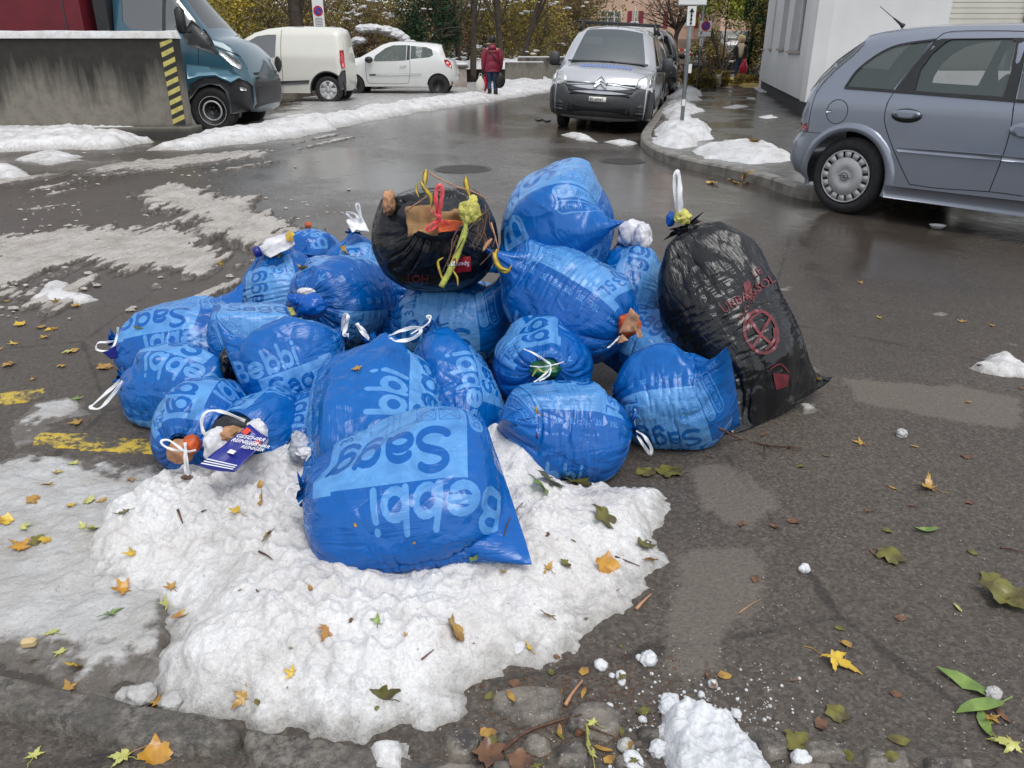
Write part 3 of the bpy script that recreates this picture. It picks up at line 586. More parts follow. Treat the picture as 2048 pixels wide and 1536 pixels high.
nb_ = empty('small_knotted_bag', tuple(P(622, 612, 3.12))); nbp = P(622, 612, 3.12); tag(nb_, 'small knotted bright blue bag hanging at the mouth of the pleated sack', 'plastic bag')
crumple('bag_body', P(625, 612, 3.12), (.062, .05, .055), M_bluef, nb_, nbp, 81, .18); crumple('bag_knot', P(590, 598, 3.14), (.032, .02, .025), M_bluef, nb_, nbp, 82, .4); crumple('bag_neck', P(606, 600, 3.13), (.04, .022, .022), M_bluef, nb_, nbp, 83, .4)
lf = empty('withered_leaf', tuple(P(575, 620, 3.14))); lfp = P(575, 620, 3.14); tag(lf, 'pale yellow-green withered leaf beside the small knotted bag', 'leaf')
sheet('leaf_blade', [P(553, 612, 3.14), P(585, 614, 3.14), P(592, 628, 3.12), P(572, 634, 3.10)], M_yplast, lf, lfp, 2, .02); sheet('leaf_blade', [P(592, 640, 3.06), P(604, 636, 3.06), P(606, 652, 3.04), P(595, 650, 3.04)], M_yplast, lf, lfp, 2, .01)
# little black crumpled bag
o = crumple('crumpled_black_bag', P(462, 728, 2.78), (.045, .05, .06), M_black, None, P(462, 728, 2.78), 91, .4); o.location = P(462, 728, 2.78); tag(o, 'crumpled scrap of black plastic between three blue sacks at the left', 'plastic bag')
# tall black bag: band, yellow and blue tissue, red print
r, b = bg_('blacktall')
strip('blacktall', [(1358, 425, 3.05), (1352, 395, 3.04), (1349, 362, 3.04), (1355, 343, 3.04), (1359, 362, 3.04), (1360, 395, 3.03), (1362, 428, 3.04)], .020, twist=.3)
crumple('yellow_tissue', P(1364, 434, 3.05), (.035, .035, .030), M_yplast, r, b, 95, .5, rot=.5); crumple('blue_tissue', P(1341, 438, 3.07), (.02, .02, .03), M_bluef, r, b, 96, .3)
# plant waste on the upper black bag
r, b = bg_('blackplants')
crumple('dark_contents', P(870, 438, 3.00), (.15, .07, .09), M_dark, r, b, 101, .3)
crumple('white_film', P(778, 406, 3.10), (.028, .05, .05), M_card, r, b, 99, .4)
sheet('brown_paper', [P(806, 412, 2.90), P(875, 408, 2.88), P(872, 466, 2.82), P(812, 470, 2.84)], M_paper, r, b, 2, .05, fold=.05); sheet('brown_paper', [P(862, 420, 2.87), P(930, 418, 2.86), P(932, 452, 2.82), P(865, 464, 2.83)], M_paper, r, b, 4, .05)
sheet('orange_paper', [P(878, 440, 2.84), P(924, 442, 2.83), P(918, 460, 2.82), P(875, 466, 2.82)], M_orange, r, b, 5, .02)
strip('blackplants', [(878, 432, 2.81), (872, 405, 2.80), (873, 380, 2.81), (880, 370, 2.82), (885, 378, 2.81), (882, 405, 2.80), (878, 432, 2.80)], .014, M_redstr, twist=.4)
strip('blackplants', [(878, 430, 2.80), (876, 440, 2.79), (862, 448, 2.78), (853, 458, 2.78), (858, 462, 2.78), (875, 448, 2.78), (880, 438, 2.79)], .012, M_redstr)
strip('blackplants', [(858, 417, 2.83), (868, 425, 2.81), (878, 436, 2.79), (898, 450, 2.80)], .008, M_redstr); crumple('drawstring_knot', P(878, 434, 2.79), (.010, .010, .013), M_redstr, r, b, 7, .3)
def patch_on(key, poly, mat, name, off=-.012):
    """film print: a thin patch laid on the sack's surface where the sight line from the camera meets it"""
    return None
pw = empty('plant_waste', tuple(P(930, 420, 2.80))); pwp = P(930, 420, 2.80); tag(pw, 'uprooted yellow-green plant with long stem and roots lying on the black bag', 'plant waste')
MB().tube([q-pwp for q in bez([P(932, 437, 2.79), P(930, 462, 2.74), P(921, 490, 2.72), P(912, 515, 2.70), P(898, 545, 2.68), P(882, 574, 2.66)], 5)], [.008]*5+[.012]*15+[.011]*6, 8).build('stem', M_stem, pw, True)
crumple('root_ball', P(940, 425, 2.78), (.040, .03, .042), M_yplast, pw, pwp, 11, .5); crumple('root_ball', P(946, 400, 2.80), (.018, .018, .018), M_yplast, pw, pwp, 12, .5)
def blade(pts, w, mat, root, base, name='leaf_blade', th=.0012):
    q = bez(pts, 6); m = len(q); V = []; Fc = []
    for i, p in enumerate(q):
        t = unit(q[min(i+1, m-1)]-q[max(i-1, 0)]+1e-9); a = unit(np.cross(t, ray(900, 450))); n = unit(np.cross(a, t)); ww = w*(sin(pi*min(.999, .06+.94*i/(m-1)))**.8)+.001
        V += [p-a*ww*.75+n*ww*.3-base, p-n*th-base, p+a*ww*.75+n*ww*.3-base, p+n*th*.5-base]
    for i in range(m-1):
        for k in range(4): Fc.append((i*4+k, i*4+(k+1) % 4, i*4+4+(k+1) % 4, i*4+4+k))
    Fc += [(3, 2, 1, 0), tuple((m-1)*4+k for k in range(4))]
    return mesh_obj(name, V, Fc, mat, root, True)
blade([P(931, 352, 2.84), P(933, 370, 2.82), P(940, 395, 2.80)], .013, M_yleaf, pw, pwp); blade([P(887, 515, 2.72), P(876, 525, 2.71), P(882, 550, 2.70), P(890, 570, 2.69)], .006, M_yleaf, pw, pwp)
blade([P(905, 540, 2.68), P(914, 555, 2.67), P(916, 572, 2.66)], .005, M_yleaf, pw, pwp); blade([P(840, 362, 2.86), P(850, 378, 2.84), P(862, 395, 2.83), P(862, 412, 2.82)], .011, M_yleaf, pw, pwp); blade([P(852, 338, 2.9), P(850, 355, 2.88), P(850, 370, 2.86)], .012, M_yleaf, pw, pwp)
blade([P(835, 366, 2.86), P(832, 380, 2.85), P(838, 395, 2.83)], .005, M_yleaf, pw, pwp)
blade([P(994, 498, 2.72), P(990, 515, 2.70), P(1000, 535, 2.68), P(1022, 542, 2.68)], .013, M_yleaf, pw, pwp); blade([P(986, 505, 2.71), P(994, 530, 2.69), P(1012, 545, 2.68), P(1024, 530, 2.68)], .009, M_yleaf, pw, pwp)
blade([P(984, 477, 2.72), P(974, 490, 2.71), P(966, 502, 2.70)], .012, M_card, pw, pwp)
rr = random.Random(4)
tws = [[(978, 418), (958, 436), (935, 462), (920, 490), (903, 515)], [(970, 410), (972, 440), (965, 470), (952, 495)], [(978, 425), (980, 450), (990, 475), (985, 495)], [(960, 445), (955, 465), (970, 480), (965, 505)], [(975, 430), (968, 460), (978, 490), (985, 510)], [(920, 450), (905, 480), (902, 505), (895, 530)], [(858, 344), (880, 358), (910, 372), (950, 385), (985, 405)], [(812, 422), (832, 408), (852, 394)], [(982, 445), (992, 480), (998, 505)], [(915, 470), (900, 510), (885, 545)], [(960, 420), (966, 455), (946, 485), (950, 500)], [(988, 500), (975, 515), (960, 530)]]
for tw in tws: MB().tube([q-pwp for q in bez([P(x, y, 2.80-.02*i-.12*(y-400)/150*.5) for i, (x, y) in enumerate(tw)], 4)], [.0035-.002*k/(4*(len(tw)-1)) for k in range(4*(len(tw)-1)+1)], 5).build('root', M_twig if rr.random() < .6 else M_card, pw, True)
# ================================================================== GROUND, SNOW, PAVING
def sdf(X, Y, poly):
    """signed distance, positive inside"""
    D = np.full(X.shape, 1e9); ins = np.zeros(X.shape, bool); n = len(poly)
    for i in range(n):
        a = poly[i]; b = poly[(i+1) % n]; d = b-a; t = np.clip(((X-a[0])*d[0]+(Y-a[1])*d[1])/(d@d+1e-12), 0, 1)
        D = np.minimum(D, (X-a[0]-t*d[0])**2+(Y-a[1]-t*d[1])**2)
        c = ((a[1] > Y) != (b[1] > Y)) & (X < (b[0]-a[0])*(Y-a[1])/(b[1]-a[1]+1e-12)+a[0]); ins ^= c
    return np.sqrt(D)*np.where(ins, 1, -1)
def gp(pts, z=0.): return np.array([G(x, y, z)[:2] for x, y in pts])
def worley(x, y):
    xi = np.floor(x).astype(int); yi = np.floor(y).astype(int); d1 = np.full(x.shape, 9.)
    for dx in (-1, 0, 1):
        for dy in (-1, 0, 1):
            a = xi+dx; b = yi+dy; px_ = a+_perm[a % 64, b % 64]; py_ = b+_perm[(b+17) % 64, (a+31) % 64]; d1 = np.minimum(d1, (x-px_)**2+(y-py_)**2)
    return np.sqrt(d1)
VAN_O = np.array((1.10, 15.2)); ST = unit((sin(R(12.5)), cos(R(12.5)))); STN = np.array((ST[1], -ST[0]))   # street axis and its right-hand side
def ground_z(X, Y):
    r_ = (X-VAN_O[0])*STN[0]+(Y-VAN_O[1])*STN[1]; f_ = (X-VAN_O[0])*ST[0]+(Y-VAN_O[1])*ST[1]
    dip = .075*np.exp(-((r_-.95)/.45)**2)*np.clip(1.5-np.abs(f_-1.2)/2.2, 0, 1)
    return (fbm2(X*.7, Y*.7, 3)-.5)*.012*np.clip(1-(Y-12)/6, 0, 1)-dip
def spaced(lo, hi, c0, c1, d, grow):
    a = list(np.arange(c0, c1, d)); s = d; x = c1
    while x < hi: a.append(x); s *= grow; x += s
    a.append(hi); s = d; x = c0
    while x > lo: s *= grow; x -= s; a.insert(0, max(x, lo))
    return np.array(a)
gx = spaced(-500, 500, -4.5, 5.5, .045, 1.12); gy = spaced(-30, 900, .9, 9, .045, 1.07)
GX, GY = np.meshgrid(gx, gy, indexing='ij')
wet = np.clip((GY-3.2)/3.0, 0, 1)*.62+.22+(fbm2(GX*.8, GY*.8+5, 4)-.5)*.9
def blob(pts, soft, nz=.35, fr=3.):
    s = sdf(GX, GY, gp(pts))+(fbm2(GX*fr, GY*fr+11, 5, .6)-.5)*nz
    return np.clip(s/soft*.5+.5, 0, 1)
dry = np.zeros_like(GX)
for pts in ([(1385, 945), (1440, 925), (1500, 960), (1560, 1010), (1480, 1040), (1400, 1020)], [(1370, 1110), (1480, 1090), (1560, 1080), (1520, 1200), (1440, 1260), (1420, 1340), (1360, 1390), (1340, 1250)], [(1700, 760), (1900, 770), (2040, 800), (2040, 860), (1850, 830), (1700, 800)]):
    dry = np.maximum(dry, blob(pts, .05, .14, 7))
for pts, sf in (([(560, 310), (700, 290), (770, 300), (760, 350), (640, 370), (560, 350)], .3), ([(800, 300), (960, 305), (980, 345), (860, 350), (720, 345)], .3), ([(1480, 420), (1620, 400), (1700, 560), (1760, 740), (1640, 640), (1560, 500)], .2), ([(1560, 440), (1800, 440), (2048, 470), (2048, 620), (1800, 600), (1600, 560)], .5),
                ([(1240, 360), (1600, 400), (1480, 460), (1240, 440)], .4), ([(480, 170), (900, 200), (1100, 190), (1100, 260), (700, 290)], 1.2), ([(0, 1180), (200, 1180), (280, 1300), (200, 1380), (0, 1360)], .05)):
    wet = np.maximum(wet, blob(pts, sf, .5, 1.6)*1.0)
wet = np.clip(wet, 0, 1)*(1-dry); wet = np.where(GY > 60, .5, wet)
def grid_mesh(name, X, Y, Z, mat, attrs={}, keep=None, parent=None, smooth=True):
    nx, ny = X.shape; I = np.arange(nx*ny).reshape(nx, ny); V = np.stack([X, Y, Z], -1).reshape(-1, 3)
    Fc = np.stack([I[:-1, :-1], I[1:, :-1], I[1:, 1:], I[:-1, 1:]], -1).reshape(-1, 4)
    if keep is not None:
        k = keep.reshape(-1); Fc = Fc[k[Fc].any(1)]; used = np.unique(Fc); mp = np.full(nx*ny, -1); mp[used] = np.arange(len(used)); V = V[used]; Fc = mp[Fc]
    else: used = slice(None)
    o = mesh_obj(name, V, Fc, mat, parent, smooth)
    for a, v in attrs.items():
        at = o.data.attributes.new(a, 'FLOAT', 'POINT'); at.data.foreach_set('value', v.reshape(-1)[used].astype(np.float32))
    return o
def asphalt(name, base, brown, speck=1.0, wetdef=None):
    k = NT(name)
    if wetdef is None:
        at = k.n('ShaderNodeAttribute', attribute_name='wet'); w = at.outputs['Fac']; at2 = k.n('ShaderNodeAttribute', attribute_name='dry'); dr = at2.outputs['Fac']
    else: w = k.rng(k.noise(.9, 4), .3, .7, wetdef-.25, wetdef+.25); dr = 0.
    col = k.mix(k.rng(k.noise(1.3, 5, .6), .35, .65), base, brown)
    col = k.mix(k.rng(k.noise(60, 3, .6), .35, .7), tuple(c*.72 for c in base), col) 
    c9 = k.n('ShaderNodeTexVoronoi'); c9.inputs['Scale'].default_value = 105; k.put(c9.inputs['Vector'], k.pos); s9 = k.n('ShaderNodeSeparateColor'); k.put(s9.inputs[0], c9.outputs['Color']); col = k.mix(k.rng(s9.outputs[1], .3, 1.0, 0, .55), col, (.15, .13, .11)); col = k.mix(k.rng(s9.outputs[2], .6, 1.0, 0, .5), col, (.03, .027, .024))
    ck = k.vor(.55, 'Distance', 'DISTANCE_TO_EDGE', vec=k.mapv((1, .7, 1), rot=(0, 0, .5))); ckn = k.rng(k.mth('ADD', ck, k.mth('MULTIPLY_ADD', k.noise(5, 5, .7), .05, -.025)), .0, .006, .65, 0); col = k.mix(ckn, col, (.018, .016, .014))
    # chippings
    v1 = k.vor(75, 'Distance'); c1 = k.n('ShaderNodeTexVoronoi'); c1.inputs['Scale'].default_value = 75; k.put(c1.inputs['Vector'], k.pos)
    sep = k.n('ShaderNodeSeparateColor'); k.put(sep.inputs[0], c1.outputs['Color'])
    pick = k.mth('GREATER_THAN', sep.outputs[0], .86); near = k.rng(v1, .12, .26, .8, 0); sp = k.mth('MULTIPLY', pick, near)
    dist = k.n('ShaderNodeSeparateXYZ'); k.put(dist.inputs[0], k.pos); fade = k.rng(dist.outputs[1], 3.0, 9.0, 1.0, .25)
    sp = k.mth('MULTIPLY', sp, k.mth('MULTIPLY', k.rng(k.noise(2.5, 3), .35, .6, .25, 1.), speck)); sp = k.mth('MULTIPLY', sp, fade)
    col = k.mix(sp, col, (.34, .32, .28))
    c2 = k.vor(210, 'Distance'); col = k.mix(k.rng(c2, .0, .35, .5, 0), col, tuple(c*.4 for c in base))
    dr = k.rng(k.mth('ADD', dr, k.mth('MULTIPLY_ADD', k.noise(26, 6, .75), 1.1, -.55)), .35, .62); dr = k.mth('MULTIPLY', dr, k.rng(k.noise(110, 3), .3, .55, .55, 1)) if wetdef is None else dr
    col = k.mix(k.mth('MULTIPLY', dr, .62), col, (.165, .142, .120))
    wsoft = k.rng(k.mth('ADD', w, k.mth('MULTIPLY_ADD', k.noise(5, 5, .65), .5, -.25)), .15, .95)
    col = k.mix(k.mth('MULTIPLY', wsoft, .5), col, tuple(c*.5 for c in base))
    rough = k.rng(wsoft, 0., 1., .60, .13); rough = k.mth('ADD', rough, k.mth('MULTIPLY', k.noise(30, 3), .08))
    bs = k.rng(wsoft, .3, 1., .55, .04)
    bp = k.n('ShaderNodeBump'); bp.inputs['Distance'].default_value = .006; k.put(bp.inputs['Strength'], bs); k.put(bp.inputs['Height'], k.mth('ADD', k.noise(170, 2, .6), k.mth('MULTIPLY', v1, .7)))
    nb = k.bump(k.noise(7, 4), .10, .02, bp.outputs[0])
    k.set(Base_Color=col, Roughness=rough, Normal=nb, Specular_IOR_Level=.5); return k.m
M_asph = asphalt('wet_asphalt', (.076, .062, .051), (.104, .082, .064), .7); M_pave = asphalt('wet_pavement', (.075, .068, .058), (.10, .088, .07), .3, .85)
ground = grid_mesh('ground', GX, GY, ground_z(GX, GY), M_asph, {'wet': wet, 'dry': dry}); tag(ground, kind='structure')
# darker repair seams as wet cracks are left to the material; gutter strip beside the kerb
def snow_mat(name, col, dirt, sss=.25, rough=.45, dark=None, fine=220):
    k = NT(name); c = k.mix(k.rng(k.noise(3.5, 6, .7), .42, .68), col, dirt); c = k.mix(k.rng(k.noise(130, 3, .6), .42, .62, 0, .22), c, (.25, .235, .22))
    c = k.mix(k.rng(k.noise(16, 4, .7), .52, .8), c, tuple(x*.82 for x in col))
    if dark: 
        at = k.n('ShaderNodeAttribute', attribute_name='thin'); f = k.mth('ADD', at.outputs['Fac'], k.mth('MULTIPLY_ADD', k.noise(24, 5, .7), .9, -.45)); c = k.mix(k.rng(f, .35 if name != 'snow' else .66, .60 if name != 'snow' else 1.05), c, dark)
    sp = k.mth('GREATER_THAN', k.noise(90, 2, .5), .71); c = k.mix(k.mth('MULTIPLY', sp, .45), c, (.12, .09, .06))
    k.set(Base_Color=c, Roughness=rough, Subsurface_Weight=sss, Subsurface_Scale=.02, Specular_IOR_Level=.5)
    k.b.inputs['Subsurface Radius'].default_value = (1, 1.1, 1.3)
    c_i = k.rng(k.noise(7, 5, .7, dist=.6), .50, .66); k.put(k.b.inputs['Roughness'], k.rng(c_i, 0, 1, rough, .12)); k.put(k.b.inputs['Base Color'], k.mix(k.mth('MULTIPLY', c_i, .45), c, tuple(x*.62 for x in col)))
    k.put(k.b.inputs['Normal'], k.bump(k.noise(fine, 3, .7), .55, .005, k.bump(k.vor(70, 'Distance', 'F1'), .35, .006, k.bump(k.noise(28, 4, .65), .6, .014)))); return k.m
M_snow = snow_mat('snow', (.74, .74, .75), (.57, .54, .52), dark=(.30, .29, .27)); M_fresh = snow_mat('fresh_snow', (.74, .76, .79), (.70, .72, .76), .4)
M_slush = snow_mat('grey_slush', (.48, .45, .415), (.32, .285, .25), .1, .30, (.085, .074, .064)); M_ice = snow_mat('melting_ice', (.52, .52, .52), (.36, .34, .31), .15, .20, (.12, .105, .09))
M_far = snow_mat('packed_snow', (.66, .67, .69), (.50, .47, .44), .1, .5, None, 60)
def drift(name, label, pts, H, mat, res=.012, z0=0., edge=.06, nz=.06, fr=6., lumps=.35, tag_=None, thr=0., world=None, wl=9., sharp=.0, parent=None, group=None, grain=.0, cat='snow', extra=None, stre=(1, 1), frag=0., polys=None, ang=0.):
    poly = world if world is not None else gp(pts, z0) if polys is None else np.concatenate(polys); lo = poly.min(0)-.15; hi = poly.max(0)+.15
    nx = max(4, int((hi[0]-lo[0])/res)); ny = max(4, int((hi[1]-lo[1])/res)); nx, ny = min(nx, 420), min(ny, 420)
    X, Y = np.meshgrid(np.linspace(lo[0], hi[0], nx), np.linspace(lo[1], hi[1], ny), indexing='ij')
    xs, ys = (X*cos(ang)+Y*sin(ang))*stre[0], (Y*cos(ang)-X*sin(ang))*stre[1]
    s = (sdf(X, Y, poly) if polys is None else np.max([sdf(X, Y, q) for q in polys], 0))+(fbm2(xs*fr*5, ys*fr*5, 3)-.5)*frag+(fbm2(xs*fr, ys*fr+3.3, 5, .6)-.5)*2*nz-thr*fbm2(xs*fr*.5+40, ys*fr*.5, 4)
    u = np.clip(s/edge, 0, 1); prof = 1-(1-u)**2
    w1 = 1-worley(xs*wl, ys*wl); w2 = 1-worley(xs*wl*2.7+5, ys*wl*2.7)
    mk = np.clip((fbm2(X*2.6+31, Y*2.6, 3)-.40)*5, .12, 1) if H < .12 and mat is M_snow else 1.
    h = H*prof*(1-lumps*.9+lumps*(1.3*fbm2(xs*fr*.7+9, ys*fr*.7, 4)+(.60*w1+.28*w2)*mk+.3*(1-mk)))+prof*(fbm2(X*55, Y*55, 3)-.5)*(H*.12+.004+grain)
    if extra is not None: h = h+extra(X, Y)*prof
    Z = z0+np.where(s > 0, h, np.maximum(s*1.2, -.012))+(ground_z(X, Y) if z0 < .05 else 0)
    o = grid_mesh(name, X, Y, Z, mat, {'thin': 1-u}, keep=s > -.012, parent=parent)
    if label: tag(o, label, cat, group, kind='stuff')
    return o
_d = G(560, 330)-G(0, 560); SLA = math.atan2(_d[1], _d[0])
gs = lambda X, Y, px, py, r, h, z=0: h*np.exp(-(((X-G(px, py, z)[0])**2+(Y-G(px, py, z)[1])**2)/r**2))
drift('snow_heap', 'large lumpy white snow heap in front of and under the blue sacks', [(1335, 990), (1345, 1050), (1320, 1110), (1275, 1160), (1215, 1225), (1130, 1290), (1030, 1345), (930, 1395), (850, 1440), (740, 1490), (600, 1500), (480, 1450), (350, 1410), (300, 1300), (330, 1230), (220, 1200), (130, 1140), (170, 1040), (300, 960), (420, 930), (560, 900), (700, 880), (900, 860), (1020, 900), (1120, 960), (1250, 975)],
      .080, M_snow, res=.0062, edge=.24, nz=.085, fr=7, lumps=.85, wl=15, grain=.004, extra=lambda X, Y: gs(X, Y, 985, 965, .085, .12)+gs(X, Y, 1060, 985, .07, .06)+gs(X, Y, 1020, 1180, .16, .04)+gs(X, Y, 560, 960, .15, .05)+gs(X, Y, 560, 1250, .3, .03)+gs(X, Y, 840, 1060, .3, .03))
drift('ice_sheet', 'thin grey melting ice spread over the asphalt left of the snow heap', [(0, 1385), (-160, 1350), (-160, 950), (50, 895), (180, 900), (330, 925), (480, 980), (430, 1080), (440, 1240), (420, 1400), (300, 1420), (200, 1405), (90, 1380)], .022, M_ice, res=.0075, edge=.16, nz=.12, fr=5, thr=.10, lumps=.95, wl=12, frag=.10, stre=(1, 1))
drift('ice_sheet', 'thin strip of melting ice just beside the yellow road line', [(60, 800), (180, 790), (270, 830), (150, 850), (100, 900), (20, 960), (-60, 900), (0, 850)], .008, M_ice, res=.010, edge=.08, nz=.10, fr=6, thr=.16, lumps=.8)
drift('snow_clump', 'bright fresh snow clump at the bottom edge right of the paving stones', [(1320, 1430), (1370, 1412), (1420, 1430), (1470, 1450), (1510, 1500), (1540, 1560), (1560, 1640), (1370, 1640), (1340, 1560), (1320, 1510)], .05, M_fresh, res=.0045, edge=.05, nz=.022, fr=16, lumps=.8, wl=28)
drift('slush_patch', 'dirty lumpy slush bank on the road behind the pile at the left', [(200, 402), (330, 370), (450, 374), (560, 410), (640, 455), (650, 490), (540, 530), (400, 520), (330, 470), (300, 430)], .042, M_slush, res=.012, edge=.16, nz=.34, fr=3.4, lumps=.95, wl=10, thr=.30, frag=.30, stre=(.45, 1.9), ang=SLA)
drift('slush_patch', 'thin driven-over slush with tyre tracks at the left of the road', [(-120, 480), (150, 455), (330, 440), (560, 500), (520, 580), (420, 610), (300, 580), (200, 560), (120, 620), (-150, 640)], .024, M_slush, res=.012, edge=.10, nz=.50, fr=3.0, lumps=.95, wl=10, thr=.58, frag=.40, stre=(.35, 2.1), ang=SLA)
drift('slush_patch', 'long thin slush streak crossing the road toward the concrete wall', [(-100, 372), (150, 335), (400, 305), (540, 300), (560, 318), (420, 335), (200, 352), (-100, 400)], .03, M_slush, res=.025, edge=.25, nz=.5, fr=1.8, lumps=.9, wl=6, thr=.5, frag=.45, stre=(.35, 2.0), ang=SLA)
drift('snow_patch', 'small white snow patch on the asphalt left of the pile', [(58, 600), (80, 570), (130, 560), (170, 580), (205, 600), (150, 612), (90, 615)], .032, M_snow, res=.012, edge=.12, nz=.10, fr=5, lumps=.8, wl=9, thr=.06)
drift('snow_patch', 'small white snow patch further up left of the pile', [(275, 520), (300, 500), (350, 505), (372, 528), (320, 535)], .02, M_snow, res=.014, edge=.12, nz=.12, fr=4, lumps=.8, thr=.08)
drift('snow_patch', 'white snow patch at the left picture edge beyond the tyre tracks', [(-60, 560), (0, 535), (40, 530), (50, 545), (10, 565), (-40, 580)], .02, M_snow, res=.014, edge=.12, nz=.12, fr=4, lumps=.8, thr=.08)
drift('snow_bank', 'white snow bank along the foot of the concrete wall', [(-150, 282), (0, 272), (150, 268), (250, 270), (315, 285), (230, 298), (80, 302), (-150, 312)], .15, M_snow, res=.035, edge=.35, nz=.25, fr=1.8, lumps=.7, wl=4)
drift('snow_patch', 'rounded white snow patch in front of the snow bank', [(30, 322), (90, 305), (140, 308), (170, 320), (100, 330)], .07, M_snow, res=.03, edge=.3, nz=.2, fr=2, lumps=.7, wl=5)
drift('snow_patch', 'rounded white snow lump at the left picture edge', [(-60, 352), (-20, 335), (30, 334), (62, 354), (20, 362)], .08, M_snow, res=.03, edge=.3, nz=.15, fr=2, lumps=.7, wl=5)
drift('snow_ridge', 'long white snow ridge between the parking area and the road', [(300, 300), (380, 278), (480, 262), (600, 245), (720, 225), (850, 205), (950, 190), (1050, 172), (1112, 162), (1108, 182), (980, 204), (860, 222), (740, 245), (600, 275), (480, 292), (380, 305)], .13, M_snow, res=.06, edge=.5, nz=.35, fr=1.3, lumps=.8, wl=3.2)
drift('slush_patch', 'trampled snow and slush under the parked white cars', [(420, 262), (520, 215), (600, 190), (700, 180), (900, 165), (1090, 150), (1090, 172), (900, 205), (700, 235), (560, 262)], .03, M_ice, res=.07, edge=.5, nz=.9, fr=.9, lumps=.8, wl=2.5, thr=1.0, stre=(.5, 1.5))
drift('snow_patch', 'small snow patch on the road in front of the silver van', [(1122, 270), (1150, 264), (1185, 276), (1192, 284), (1150, 280)], .05, M_snow, res=.03, edge=.2, nz=.1, fr=3, lumps=.7, wl=6)
drift('snow_patch', 'small snow patch by the kerb corner beside the silver van', [(1212, 284), (1255, 278), (1278, 290), (1240, 293)], .04, M_snow, res=.03, edge=.2, nz=.1, fr=3, lumps=.7, wl=6)
drift('snow_patch', 'crumbling white snow patch at the right picture edge', [(1925, 735), (1960, 712), (2010, 705), (2060, 730), (2080, 760), (2010, 765), (1950, 750)], .05, M_snow, res=.010, edge=.12, nz=.07, fr=8, lumps=.9, wl=12, thr=.06)
drift('snow_patch', 'thin icy crumbs beside the foot of the tall black bag', [(1590, 720), (1640, 730), (1650, 770), (1600, 760)], .015, M_ice, res=.010, edge=.06, nz=.08, fr=10, lumps=.9, wl=14, thr=.06)
drift('snow_patch', 'thin icy crust below the foot of the tall black bag', [(1580, 810), (1640, 800), (1660, 830), (1590, 836)], .015, M_ice, res=.010, edge=.06, nz=.08, fr=10, lumps=.9, wl=14, thr=.06)
drift('snow_patch', 'thin white ice streak near the right edge of the road', [(1900, 680), (1960, 676), (2060, 690), (2060, 697), (1950, 690)], .012, M_ice, res=.015, edge=.06, nz=.08, fr=6, lumps=.9, thr=.06)
drift('snow_patch', 'grey snow remains on the asphalt behind the leaf-strewn corner', [(1840, 625), (1880, 622), (1915, 632), (1870, 636)], .01, M_ice, res=.015, edge=.06, nz=.08, fr=6, lumps=.9, thr=.04)
drift('snow_patch', 'sunken grey snow strip right of the tall black bag', [(1540, 572), (1590, 568), (1600, 582), (1550, 584)], .01, M_ice, res=.015, edge=.06, nz=.08, fr=6, lumps=.9, thr=.04)
strk = []
rs_ = random.Random(9)
for (x0, y0, x1, y1) in [(-60, 640, 140, 500), (0, 640, 190, 505), (60, 560, 260, 430), (250, 480, 420, 400), (300, 330, 560, 300), (120, 350, 420, 322), (330, 640, 520, 540), (430, 560, 640, 500), (-60, 440, 160, 400), (240, 610, 430, 570), (-80, 520, 90, 470), (380, 350, 560, 325), (420, 600, 660, 470), (-60, 420, 240, 345), (560, 300, 700, 270)]:
    for j in range(2):
        ox, oy = rs_.gauss(0, 22), rs_.gauss(0, 9); a, b = G(x0+ox, y0+oy)[:2], G(x1+ox, y1+oy)[:2]; d = unit(b-a); n_ = np.array((-d[1], d[0])); w_ = rs_.uniform(.03, .09); m_ = (a+b)/2+n_*rs_.gauss(0, .12); strk.append(np.array([a, m_-n_*w_, b, m_+n_*w_]))
drift('slush_streaks', 'streaky slush ridges pushed up by tyres across the left of the road', None, .022, M_slush, res=.012, edge=.05, nz=.07, fr=4, lumps=.9, wl=12, thr=.05, frag=.12, polys=strk)
cr = MB()
for i in range(700):
    px, py = rs_.uniform(-20, 700), rs_.uniform(300, 640)
    if fbm2(np.array(px*.012), np.array(py*.03), 3) < .52: continue
    g = G(px, py); r_ = .006+.018*rs_.random()**2; cr.ico((g[0], g[1], r_*.3), r_, 0, .6, sq=(1.4, 1, .6))
tag(cr.build('slush_crumbs', M_slush, None, False), 'crumbs of dirty slush strewn over the road at the left', 'slush', kind='stuff')
